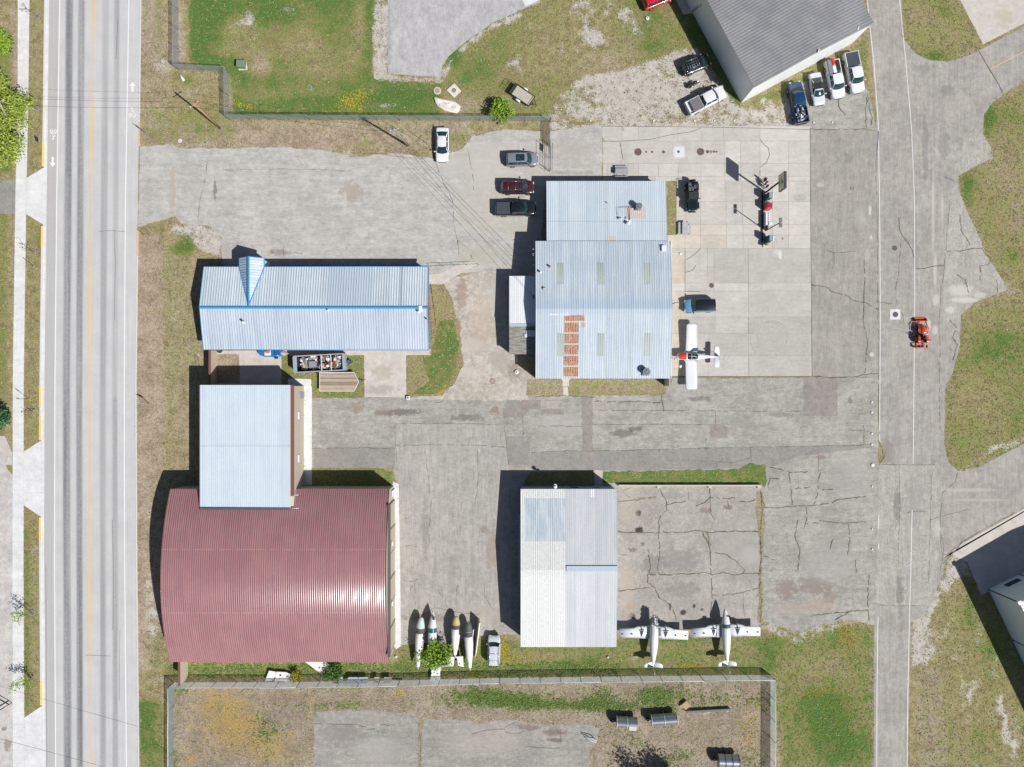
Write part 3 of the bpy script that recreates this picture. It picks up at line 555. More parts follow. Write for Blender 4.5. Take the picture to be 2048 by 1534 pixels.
ER = jitter([(1734, -60), (1733, 0), (1742, 100), (1752, 230), (1757, 400), (1758, 767), (1758, 880), (1768, 905), (1765, 925), (1757, 930), (1752, 1100), (1748, 1215), (1747, 1700), (1812, 1700), (1814, 1534), (1820, 1330), (1822, 1245), (1850, 1230), (1866, 1200), (1880, 1160), (1890, 1125), (1925, 1085), (2048, 1016), (2300, 880), (2300, 745), (2048, 887), (1955, 935), (1915, 941), (1897, 925), (1888, 890), (1890, 840), (1890, 778), (1905, 745), (1920, 690), (1922, 630), (1945, 607), (2017, 578), (1995, 545), (1975, 515), (1955, 465), (1935, 425), (1920, 385), (1916, 352), (1945, 335), (1982, 318), (1982, 295), (1966, 268), (1968, 230), (1985, 205), (2048, 160), (2300, 20), (2300, -60), (2048, 52), (1975, 92), (1935, 112), (1900, 123), (1860, 121), (1830, 107), (1806, 76), (1803, 0), (1802, -60)], .5, 14, 4)
sheet('side_road', [ER], .012, m_eroad)
sheet('side_road_overlays', [[(1757, 930), (1870, 932), (1880, 960), (1868, 1060), (1872, 1100), (1860, 1212), (1748, 1210), (1752, 1100)], jitter([(1966, 270), (1982, 296), (1982, 318), (1945, 335), (1916, 352), (1920, 385), (1935, 425), (1955, 465), (1975, 515), (1995, 545), (2017, 578), (1945, 607), (1922, 630), (1905, 640), (1885, 650), (1886, 560), (1892, 480), (1900, 400), (1905, 350), (1925, 290), (1945, 250)], .6, 12, 2)], .016, pave_mat('overlay_asphalt', C(171, 168, 161), C(187, 183, 175), (1.6, .15), vor=.5, stains=[(1830, 1000, 20, 60, C(160, 154, 150), .5), (1920, 580, 30, 12, LT, .7), (1930, 600, 30, 6, LT, .8), (1960, 590, 14, 6, LT, .6), (1900, 545, 12, 20, LT, .3), (1900, 620, 10, 8, LT, .8), (1794, 1010, 8, 40, DK, .5), (1800, 1180, 8, 40, DK, .5)]))
sheet('hangar_apron_concrete', [[(1886, 1118), (1925, 1086), (2048, 1017), (2300, 878), (2300, 1000), (2048, 1150), (1962, 1190), (1935, 1125), (1900, 1106)]], .016, m_conc)
sheet('north_east_concrete', [[(1918, -60), (1920, 0), (1966, 89), (2048, 47), (2300, -90)]], .016, m_conc)
sheet('side_road_lines', [q for pl in ([(1731, -60), (1734, 0), (1748, 130), (1756, 240), (1759, 400), (1760.5, 650), (1759.5, 780), (1759, 862)], [(1759, 868), (1759, 882)], [(1757, 1030), (1757, 1058)], [(1757, 1088), (1757, 1098)], [(1756, 1232), (1754.5, 1300), (1753.5, 1400), (1752, 1700)], [(1797, -60), (1799, 0), (1811, 120), (1823, 260), (1828.5, 400), (1829, 620), (1827.5, 760), (1826, 928)], [(1824, 1020), (1821, 1150), (1819, 1215), (1817, 1300), (1815, 1400), (1813, 1700)]) for q in strip_poly(pl, 1.7)], .022, PALEW, pave=False)
sheet('side_road_centre_line', [q for q in strip_poly([(1980, 138), (2060, 97), (2300, -30)], 1.3)], .022, YEL, pave=False)
# small concrete pieces
sheet('concrete_pads', [[(728, 700), (812, 701), (813, 795), (729, 794)], [(427, 698), (862, 698), (862, 710), (563, 711), (563, 770), (427, 770)], [(858, 549), (880, 547), (944, 519), (958, 527), (905, 556), (885, 569), (858, 568)], [(1189, 940), (1205, 941), (1205, 972), (1190, 972)], [(1122, 757), (1141, 757), (1138, 773), (1125, 773)], [(1126, 774), (1136, 774), (1137, 793), (1127, 793)]], .012, m_conc)
sheet('building_walk', [[(576, 757), (624, 758), (624, 970), (608, 970), (608, 800), (576, 800)], [(782, 962), (798, 968), (801, 1200), (802, 1292), (793, 1298), (786, 1290)]], .014, m_walk)
sheet('asphalt_patches', [[(1607, 754), (1675, 754), (1675, 832), (1607, 832)], [(1420, 848), (1439, 848), (1441, 852), (1455, 853), (1455, 876), (1421, 875)], jitter([(1163, 792), (1185, 790), (1186, 905), (1187, 925), (1175, 925), (1165, 905)], 1.2, 8, 1), [(1080, 818), (1127, 818), (1127, 829), (1082, 829)], [(1042, 800), (1082, 800), (1082, 818), (1060, 818), (1046, 835), (1006, 835), (1006, 816), (1042, 818)]], .012, m_patch, pave=False)
sheet('grey_asphalt_patches', [[(1013, 873), (1058, 873), (1060, 904), (1062, 930), (1018, 930)], jitter([(1062, 905), (1330, 898), (1600, 893), (1745, 888), (1745, 895), (1600, 912), (1540, 935), (1400, 938), (1200, 942), (1062, 938)], 1.2, 12, 3), [(628, 897), (790, 895), (790, 935), (628, 936)], [(1012, 800), (1040, 800), (1042, 817), (1012, 817)]], .01, m_patch2, pave=False)
sheet('bottom_yard_pavement', [jitter([(636, 1423), (690, 1421), (760, 1422), (826, 1426), (836, 1436), (838, 1700), (628, 1700), (628, 1438)], 1.5, 8, 11), jitter([(850, 1440), (900, 1436), (960, 1446), (1020, 1440), (1090, 1450), (1160, 1446), (1200, 1455), (1190, 1490), (1180, 1500), (1186, 1700), (843, 1700), (843, 1460)], 3, 8, 12)], .004, m_old)
# grass islands on top of the paving
isl = []; ic = []
def island(ws, *poly, j=1.6, seed=0): isl.append(jitter(list(poly), j, 6, len(isl) + 20)); ic.append(ws)
island((.55, .5, .2, 0), (860, 568), (888, 568), (905, 600), (918, 650), (924, 690), (918, 730), (905, 770), (885, 792), (830, 794), (815, 793), (815, 712), (862, 710), (862, 568))
island((.95, .0, .1, 0), (845, 715), (862, 712), (878, 640), (905, 640), (918, 690), (912, 740), (895, 775), (860, 790), (826, 788), (860, 760), (850, 740))
island((.8, .3, .1, 0), (563, 711), (728, 711), (728, 795), (626, 795), (622, 758), (576, 757), (563, 735))
island((.3, 1.0, .2, 0), (434, 709), (478, 709), (480, 766), (434, 766), j=.8)
island((.4, .75, .15, 0), (1054, 758), (1124, 758), (1126, 791), (1053, 791)); island((.55, .7, .05, 0), (1139, 759), (1340, 758), (1330, 772), (1322, 784), (1320, 790), (1138, 792))
island((.95, .15, 0, 0), (1207, 943), (1300, 942), (1480, 938), (1500, 926), (1530, 930), (1534, 962), (1528, 976), (1520, 967), (1236, 967), (1206, 966))
island((.6, .5, 0, 0), (1337, 363), (1352, 365), (1353, 470), (1337, 470), j=.3)
island((.75, .2, .1, 0), (624, 937), (760, 937), (785, 945), (786, 968), (624, 975)); island((.7, .3, .0, 0), (1060, 945), (1188, 940), (1188, 972), (1045, 972))
island((.3, .9, .2, 0), (1036, 708), (1072, 708), (1072, 757), (1058, 748), (1036, 728)); island((.45, .8, .1, 0), (1083, 240), (1100, 240), (1100, 290), (1088, 290))  # first patch: the hangar's cast shadow put in as dirt-coloured ground
island((.4, .9, .1, 0), (1515, 980), (1527, 985), (1530, 1060), (1524, 1120), (1526, 1245), (1516, 1245), (1520, 1100), (1512, 1010), j=2.2)
sheet('grass_islands', isl, .024, GRASS, cols=ic, pave=False)

# concrete apron, slab by slab
def apron():
    g = G('apron_concrete', .85, 0, .2); colr, r_, g_, b_, a_ = g.attr('tint')
    n1 = g.noise(.5, 4, .6); n2 = g.noise(2.2, 4, .6); n3 = g.noise(11, 3, .7); n5 = g.noise(1, 4, .6, stretch=(.5, 2.5, 1))
    c = g.scale(colr, (n1 - .5) * .42 + (n2 - .5) * .34 + (n3 - .5) * .4 + (n5 - .5) * .26 + .99)
    ring_ = lambda cx, cy, r: (lambda d: (1.0 - (d - r / S).abs().step(.02, .14)))(((g.x - W(cx, cy).x).pow(2.0) + (g.y - W(cx, cy).y).pow(2.0)).pow(.5))
    for (cx, cy, r) in ((1537, 680, 36), (1545, 672, 30)): c = g.mix(ring_(cx, cy, r) * n1.step(.46, .6) * .28, c, C(120, 115, 110))
    for (cx, cy, rx, ry, col, am) in ((1600, 395, 14, 8, C(170, 168, 162), .5), (1520, 600, 40, 20, C(184, 180, 174), .4), (1560, 510, 4, 10, C(226, 226, 222), .8), (1555, 505, 10, 6, C(222, 222, 218), .5), (1420, 500, 10, 10, C(190, 186, 180), .4)):
        c = g.mix(g.ell(cx, cy, rx, ry, n2, .8) * am, c, col)
    c = g.mix(rect(g, 1348, 293, 1369, 315, 0, .25) * .75, c, C(234, 237, 242))
    g.out(c); g.bump(n3, .2, .02)
    rows = [(252.5, 282, (1205, 1244, 1277, 1318, 1356, 1402, 1447, 1520, 1619.5)), (282, 327, (1205.5, 1242, 1450, 1481, 1520, 1577, 1620)), (327, 353, (1206, 1215, 1277, 1317, 1357, 1402, 1449, 1481, 1520, 1577, 1620)),
            (353, 362, (1206, 1296, 1310, 1343, 1357, 1402, 1449, 1481, 1520, 1577, 1620)), (362, 403, (1353, 1371, 1401, 1450, 1484, 1527, 1545, 1577, 1620)), (403, 449, (1353, 1370, 1401, 1452, 1485, 1527, 1545, 1577, 1621)), (449, 470, (1353, 1370, 1401, 1453, 1486, 1527, 1545, 1577, 1621)),
            (470, 497, (1335, 1370, 1401, 1453, 1486, 1527, 1545, 1577, 1621)), (497, 566, (1335, 1370, 1415, 1428, 1496, 1622)), (566, 582, (1335, 1370, 1428, 1496, 1622)), (582, 634, (1335, 1370, 1430, 1497, 1622.5)), (634, 667, (1335, 1370, 1430, 1497, 1622.5)), (667, 711, (1335, 1371, 1416, 1497, 1623)), (711, 752.5, (1335, 1371, 1416, 1498, 1623.5))]
    polys = []; cols = []; joints = []; rnd = random.Random(3)
    for y0, y1, xs in rows:
        for a, b in zip(xs[:-1], xs[1:]):
            polys.append([(a, y0), (b, y0), (b, y1), (a, y1)])
            k = rnd.uniform(.9, 1.06); warm = 1.0
            base = C(205, 200, 193)
            if y0 >= 497: base = C(196, 192, 185)
            if a < 1370 and y0 >= 470: base = C(207, 196, 180); k = rnd.uniform(.97, 1.03)
            if y0 in (449, 470) and a < 1453: base = C(209, 199, 186)
            if y0 == 566: base = C(208, 203, 196)
            cols.append((base[0] * k, base[1] * k, base[2] * k, 1))
            if a > 1210: joints.append([(a, y0), (a, y1)])
        joints.append([(xs[0], y1), (xs[-1], y1)])
    sheet('concrete_apron', polys, .012, g.m, cols=cols)
    joints += [[(1497, 497), (1497, 752)]]
    jm = pave_mat('joint_dark', C(150, 143, 134), C(176, 168, 158), None)
    sheet('apron_joints', [q for j in joints for q in strip_poly(j, .55)], .016, jm, pave=False)
    dk = M('joint_black', C(104, 98, 90), .9, var=.3, scale=2)
    ck = [[(1205, 252.5), (1300, 253), (1450, 255), (1619, 259)], [(1620, 258), (1621, 420), (1623, 600), (1624, 753)], [(1205, 282), (1230, 283), (1262, 281), (1300, 279), (1340, 270), (1380, 264), (1402, 256)], [(1243, 253), (1248, 262)], [(1205, 275), (1209, 284)], [(1370, 497), (1370, 583)], [(1370, 583), (1400, 583)], [(1370, 545), (1385, 541), (1392, 530)], [(1372, 520), (1390, 508), (1401, 497)], [(1335, 753), (1420, 753), (1530, 753), (1624, 753)], [(1240, 285), (1246, 320)], [(1520, 353), (1520, 340)], [(1520, 335), (1533, 325), (1539, 310), (1537, 297), (1524, 285), (1520, 278)]]
    sheet('apron_cracks', [q for pl in ck for q in strip_poly(pl, .9)], .018, dk, pave=False)
apron()

# cracks and the weeds that grow in them
def wander(pl, step=7, amp=1.4, rnd=random.Random(5)):
    out = []
    for a, b in zip(pl[:-1], pl[1:]):
        L = math.hypot(b[0] - a[0], b[1] - a[1]); k = max(1, int(L / step))
        for j in range(k):
            t = j / k; m = amp if j else 0
            out.append((a[0] + (b[0] - a[0]) * t + rnd.uniform(-m, m), a[1] + (b[1] - a[1]) * t + rnd.uniform(-m, m)))
    out.append(pl[-1]); return out
green_cr = [[(1236, 1003), (1262, 1001), (1290, 998), (1312, 994)], [(1318, 975), (1325, 990), (1333, 1003), (1334, 1020), (1322, 1032), (1318, 1040), (1318, 1065), (1320, 1110), (1315, 1140)], [(1334, 1010), (1350, 1005), (1372, 1002)],
            [(1236, 1063), (1262, 1065), (1320, 1065), (1370, 1065), (1392, 1061), (1420, 1065), (1450, 1063), (1480, 1063), (1518, 1064)], [(1419, 973), (1420, 1000), (1421, 1025), (1430, 1040)], [(1392, 1012), (1410, 1005), (1420, 995), (1450, 997), (1470, 996)], [(1415, 1065), (1420, 1100), (1422, 1150), (1424, 1190), (1420, 1230)], [(1430, 1105), (1455, 1110), (1475, 1125), (1490, 1140), (1485, 1147)],
            [(1300, 1149), (1330, 1149), (1380, 1148), (1410, 1145), (1424, 1150), (1445, 1144), (1470, 1150), (1500, 1146), (1520, 1148)], [(1237, 1182), (1270, 1178), (1298, 1175)], [(1295, 1149), (1295, 1165), (1310, 1175), (1318, 1195), (1332, 1202), (1345, 1215), (1352, 1238)], [(1424, 1190), (1450, 1190), (1480, 1186), (1518, 1176)], [(1297, 1100), (1301, 1130), (1298, 1149)], [(1480, 1003), (1500, 1003), (1510, 1000)], [(1405, 1065), (1415, 1085), (1422, 1090)],
            [(1522, 980), (1524, 1020), (1520, 1060), (1522, 1120), (1519, 1170), (1523, 1200), (1520, 1245)], [(1524, 1016), (1560, 1015), (1600, 1012), (1640, 1010), (1665, 1005), (1680, 998), (1700, 997), (1730, 993)], [(1584, 1010), (1583, 985), (1580, 960), (1578, 945)], [(1628, 1008), (1636, 985), (1637, 960), (1642, 945)], [(1645, 980), (1665, 979)], [(1612, 1015), (1614, 1035), (1608, 1055)], [(1640, 1040), (1665, 1045), (1700, 1046), (1730, 1044)], [(1610, 1048), (1645, 1046)],
            [(1536, 970), (1540, 957), (1560, 958)], [(1540, 935), (1555, 938), (1585, 946), (1615, 943)], [(1590, 978), (1620, 974)], [(1530, 1015), (1520, 985)], [(1530, 1112), (1550, 1120)], [(1595, 1040), (1590, 1075), (1600, 1100), (1596, 1140)], [(1697, 1050), (1700, 1075), (1695, 1110)], [(1665, 1080), (1660, 1100)], [(1710, 1120), (1712, 1145)], [(1625, 1230), (1650, 1228), (1680, 1225), (1710, 1222), (1735, 1220)], [(1738, 1150), (1736, 1200), (1738, 1240)], [(1670, 1240), (1690, 1230), (1700, 1222)],
            [(1757, 620), (1735, 607), (1710, 602), (1690, 590), (1665, 584), (1655, 575), (1624, 570)], [(1728, 520), (1730, 560), (1728, 600), (1726, 640), (1732, 665), (1735, 690), (1730, 730), (1730, 745)], [(1625, 752), (1660, 756), (1700, 754), (1730, 749), (1755, 747)], [(1619, 258), (1660, 260), (1700, 258), (1752, 260)], [(1735, 190), (1738, 215), (1745, 235), (1742, 250)], [(1733, 195), (1731, 225), (1733, 255)], [(1677, 190), (1677, 212), (1690, 230)], [(1323, 790), (1325, 805), (1328, 822)],
            [(1895, 503), (1925, 501), (1955, 497), (1975, 496)], [(1962, 495), (1972, 510), (1982, 520), (1975, 530), (1960, 532), (1960, 560)], [(1920, 430), (1922, 460), (1935, 480), (1940, 490)], [(1915, 550), (1930, 560), (1937, 585)], [(1993, 560), (1995, 585)], [(1900, 640), (1912, 655), (1905, 675), (1915, 690), (1905, 720)], [(1072, 793), (1130, 791), (1190, 794)], [(1190, 803), (1250, 803), (1320, 805)]]
dark_cr = [[(790, 848), (791, 890), (795, 940)], [(624, 897), (700, 896), (790, 897)], [(792, 891), (900, 889), (1011, 894)], [(790, 848), (850, 846), (960, 848), (1010, 850)], [(1062, 905), (1120, 902), (1190, 902), (1330, 899), (1450, 895), (1600, 893), (1700, 892), (1745, 887)], [(1187, 820), (1328, 821), (1420, 821), (1520, 823), (1600, 822)], [(1062, 852), (1165, 853)], [(1187, 849), (1300, 849), (1420, 849)], [(1040, 795), (1044, 820), (1047, 870)], [(1008, 850), (1012, 880), (1018, 930)],
           [(1430, 822), (1432, 848)], [(1412, 876), (1412, 900)], [(1318, 900), (1320, 920), (1340, 935)], [(1340, 920), (1400, 922), (1470, 925), (1500, 915)], [(1501, 893), (1504, 925)], [(1432, 900), (1433, 935)], [(1636, 893), (1637, 915), (1636, 940)], [(1727, 850), (1728, 885)], [(1690, 860), (1740, 862)], [(1700, 822), (1725, 820)], [(1757, 262), (1752, 330), (1754, 420), (1755, 520), (1757, 700), (1757, 860)], [(1757, 880), (1765, 900), (1768, 915), (1760, 925)], [(1797, 435), (1799, 460), (1810, 480), (1822, 495), (1828, 515)], [(1832, 538), (1850, 536), (1870, 532), (1888, 531)], [(1955, 100), (1975, 130), (1995, 165), (2006, 187)], [(1890, 354), (1907, 361)], [(1870, 390), (1885, 393), (1903, 398)],
           [(1798, 930), (1799, 980), (1800, 1030), (1797, 1080), (1798, 1130)], [(1863, 945), (1862, 1000), (1860, 1060), (1858, 1100), (1858, 1170)], [(1915, 945), (1910, 965), (1885, 985), (1882, 1020), (1880, 1070), (1885, 1110), (1900, 1106)], [(1757, 929), (1800, 929), (1870, 930)], [(1747, 1208), (1800, 1211), (1850, 1212)], [(1900, 1104), (1925, 1083), (1990, 1046), (2060, 1008)], [(1860, 1040), (1900, 1028), (1940, 1018)], [(1815, 1025), (1840, 1022), (1862, 1026)], [(1765, 905), (1768, 920), (1775, 930), (1800, 930)], [(1882, 580), (1878, 650), (1880, 700), (1878, 790), (1880, 860)], [(1900, 400), (1893, 480), (1888, 545), (1882, 580)], [(1880, 1150), (1887, 1100), (1882, 1060)],
           [(1790, 590), (1795, 610), (1806, 630), (1808, 650)], [(1757, 605), (1790, 607)], [(1648, 486), (1650, 500), (1670, 505), (1720, 503), (1750, 495)], [(1668, 505), (1668, 530)], [(1801, 480), (1798, 540), (1790, 580)], [(868, 315), (885, 360), (905, 400), (908, 445), (915, 480), (918, 510)], [(935, 300), (945, 340), (948, 380)], [(915, 480), (940, 500), (945, 520)], [(700, 313), (745, 306), (800, 314), (850, 317)], [(445, 340), (560, 338), (700, 342)], [(403, 320), (415, 325), (412, 345)], [(414, 345), (400, 400), (396, 440)], [(590, 310), (600, 325), (607, 333)],
           [(567, 492), (568, 515)], [(588, 505), (605, 507)], [(845, 806), (850, 800), (880, 806), (888, 800)], [(707, 800), (720, 800), (730, 815), (722, 822)], [(805, 1160), (825, 1163), (835, 1157), (820, 1180)], [(800, 1035), (815, 1038), (822, 1030)], [(870, 1175), (890, 1200), (895, 1215)], [(830, 1165), (832, 1210)], [(970, 1165), (968, 1190), (980, 1210), (990, 1220)], [(915, 1170), (912, 1200)], [(1001, 1063), (1040, 1065)], [(1000, 1185), (1010, 1195)], [(812, 1092), (835, 1093)], [(800, 1238), (830, 1237), (870, 1216), (925, 1226), (960, 1228)], [(955, 900), (957, 960), (950, 1010)], [(850, 900), (862, 1000), (858, 1090)],
           [(628, 1446), (660, 1448), (715, 1449), (732, 1454)], [(735, 1459), (752, 1458)], [(760, 1450), (790, 1450), (800, 1453)], [(935, 1456), (945, 1468), (975, 1460), (1010, 1458)], [(1010, 1455), (1040, 1440)], [(1120, 1458), (1122, 1480)], [(1050, 1494), (1120, 1496)], [(1010, 1464), (1030, 1468), (1050, 1462)], [(1186, 1495), (1188, 1534)], [(820, 1430), (838, 1450), (842, 1500), (840, 1534)], [(1236, 985), (1262, 975)], [(1247, 985), (1260, 995), (1290, 995), (1310, 998)], [(1375, 975), (1378, 1000)], [(1240, 1108), (1255, 1110)], [(1290, 1118), (1298, 1120)], [(1485, 1180), (1487, 1215), (1490, 1235)], [(1453, 1000), (1460, 1020)]]
gp = []; tuftpts = []
rc = random.Random(11)
for pl in green_cr:
    w = wander(pl, 6, 1.3, rc); ph = rc.uniform(0, 6)
    gp += [q for q in strip_poly(w, lambda i: .7 + 1.7 * abs(math.sin(i * .9 + ph)) * rc.random()) if rc.random() > .08]; tuftpts += [(p, 1.4) for p in w]
dp = []
for pl in dark_cr:
    w = wander(pl, 7, 1.0, rc); ph = rc.uniform(0, 6)
    dp += [q for q in strip_poly(w, lambda i: .35 + .95 * abs(math.sin(i * .8 + ph)) * rc.random()) if rc.random() > .14]
CRM = pave_mat('crack_fill', C(104, 98, 88), C(134, 126, 112), None)
sheet('weedy_cracks', gp, .03, pave_mat('weedy_crack_fill', C(98, 92, 68), C(132, 120, 98), None), pave=False); sheet('pavement_cracks', dp, .028, CRM, pave=False)
# tar-sealed cracks on the road
sheet('sealed_cracks', [q for pl in ([(1797, 435), (1799, 460), (1805, 472)], [(1805, 472), (1815, 483), (1824, 500), (1828, 515)], [(1832, 538), (1850, 537), (1870, 532), (1888, 531)], [(1957, 102), (1975, 132), (1995, 166), (2005, 185)], [(1757, 262), (1754, 300)], [(1890, 354), (1907, 361)], [(1886, 1128), (1925, 1084), (1960, 1063)]) for q in strip_poly(wander(pl, 6, .5, rc), 1.5)], .034, M('tar', C(112, 106, 104), .6), pave=False)
# ---------------------------------------------------------------- buildings
def root_at(name, px, py, rz=0, z=0, **k): 
    p = W(px, py); return empty(name, (p.x, p.y, z), rz, **k)
def loc(root, p):       # world -> local of an unrotated or z-rotated root
    d = Vector(p) - root.location; a = -root.rotation_euler.z
    return Vector((d.x * math.cos(a) - d.y * math.sin(a), d.x * math.sin(a) + d.y * math.cos(a), d.z))
def ribs(mb, A, B, D, pitch, h, w, mi=0, mode='rib'):
    """raised ribs on the roof plane A(eave start) B(eave end) D(top of A); ribs run A->D"""
    A, B, D = Vector(A), Vector(B), Vector(D); e = B - A; L = e.length; e.normalize(); s_ = D - A; n = e.cross(s_).normalized()
    if n.z < 0: n = -n
    k = int(L / pitch)
    for i in range(k + 1):
        c = A + e * (i * pitch + (L - k * pitch) / 2)
        a, b, c2, d = c - e * w / 2, c - e * w * .25 + n * h, c + e * w * .25 + n * h, c + e * w / 2
        vs = [a, b, c2, d] + [v + s_ for v in (a, b, c2, d)]
        mb.add(vs, [(0, 4, 5, 1), (1, 5, 6, 2), (2, 6, 7, 3), (0, 1, 2, 3), (4, 7, 6, 5)], mi)
def slab(mb, q, t=.06, mi=0):
    q = [Vector(p) for p in q]; n = (q[1] - q[0]).cross(q[2] - q[0]).normalized()
    if n.z < 0: n = -n
    lo = [p - n * t for p in q]
    mb.add(q + lo, [(0, 1, 2, 3), (7, 6, 5, 4), (0, 4, 5, 1), (1, 5, 6, 2), (2, 6, 7, 3), (3, 7, 4, 0)], mi)
def metal_roof(name, c1, c2, axis, pitch, extra=None, rough=.45, dirt=.1, line=.0, linecol=None, spec=.5, pv=.12):
    g = G(name, rough, 0, spec); u = getattr(g, axis); v = g.y if axis == 'x' else g.x
    n1 = g.noise(.25, 4); st = g.noise(1, 4, .6, stretch=(2.5, .25, 1) if axis == 'x' else (.25, 2.5, 1)); n3 = g.noise(6, 3, .6)
    pn = hsh((u / (pitch * 3)).floor()); pn2 = hsh((u / pitch).floor() + 3.3)
    c = g.mix((n1 * .5 + st * .5).step(.36, .64), c1, c2)
    c = g.scale(c, (pn - .5) * pv + (pn2 - .5) * pv * .7 + (n3 - .5) * dirt * 2 + 1.0)
    if line: 
        fr = ((u / pitch).frac() - .5).abs()
        c = g.mix((1.0 - fr.step(.1, .22)) * line, c, linecol)
    if extra: c = extra(g, c, n1, st, n3)
    return g.out(c)
BEIGE = M('beige_wall_panel', C(196, 186, 166), .7, var=.05, scale=1.2); MAROON = M('maroon_trim', C(138, 86, 86), .55, var=.06); WHITEM = M('white_metal', C(236, 238, 242), .5, var=.04)
BLUETRIM = M('blue_trim', C(64, 150, 206), .45, var=.08); DARKW = M('dark_recess', C(70, 72, 78), .8); GREYM = M('grey_metal', C(160, 164, 170), .45, .3, var=.12); DOORG = M('door_grey', C(150, 156, 164), .6)
GALV = M('galvanised_metal', C(176, 184, 190), .35, .6, var=.1); BLACKR = M('black_rubber', (.015, .015, .016), .8); REDBR = M('brick_red_wall', C(140, 92, 82), .8)
WINDOW = glassm()

def gable_parts(root, lx, ly, ze, zr, wallm, roofm, pitch=.33, over=.15, rh=.05, rw=.12, capm=None, tw=.07, trim=None, capw=.5, ribw=None):
    """ridge along local x"""
    a = lx / 2 - over; b = ly / 2 - over; zi = ze - .1; zt = zr - .1 - (zr - ze) * over / (ly / 2)
    mb = MB(); prof = [(-b, 0), (b, 0), (b, zi - .02), (0, zr - .12), (-b, zi - .02)]
    mb.loft([[(-a, y, z) for y, z in prof], [(a, y, z) for y, z in prof]], smooth=False); wall = mb.build('wall', wallm, root)
    for s in (-1, 1):
        mb = MB(); q = [(-lx / 2, s * ly / 2, ze), (lx / 2, s * ly / 2, ze), (lx / 2, 0, zr), (-lx / 2, 0, zr)]
        slab(mb, q, tw); ribs(mb, q[0], q[1], q[3], pitch, rh, rw)
        if trim:
            for x in (-lx / 2 - .03, lx / 2 + .03): mb.tube([(x, s * (ly / 2 + .03), ze), (x, 0, zr)], .07, 4, 1)
            mb.tube([(-lx / 2, s * (ly / 2 + .05), ze - .05), (lx / 2, s * (ly / 2 + .05), ze - .05)], .07, 4, 1)
        rf = mb.build('roof', [roofm[0 if s < 0 else 1], trim or capm or roofm[0]], root)
    if capm:
        mb = MB(); w = capw / 2; sl = (zr - ze) / (ly / 2)
        prof = [(-w, zr - w * sl + rh + .01), (0, zr + rh + .05), (w, zr - w * sl + rh + .01), (w, zr - w * sl - .02), (-w, zr - w * sl - .02)]
        mb.loft([[(-lx / 2 - .05, y, z) for y, z in prof], [(lx / 2 + .05, y, z) for y, z in prof]], smooth=False); mb.build('ridge_cap', capm, root)
    return wall
def vent(root, px, py, z, h=.5, r=.07, mat=None, cap=True, name='roof_vent'):
    p = loc(root, W(px, py, z)); mb = MB(); mb.tube([p, p + Vector((0, 0, h))], r, 10)
    if cap: mb.tube([p + Vector((0, 0, h * .8)), p + Vector((0, 0, h + .06)), p + Vector((0, 0, h + .12))], [r * 1.8, r * 1.8, r * .3], 10)
    mb.tube([p, p + Vector((0, 0, .06))], r * 2.2, 10); return mb.build(name, mat or WHITEM, root)

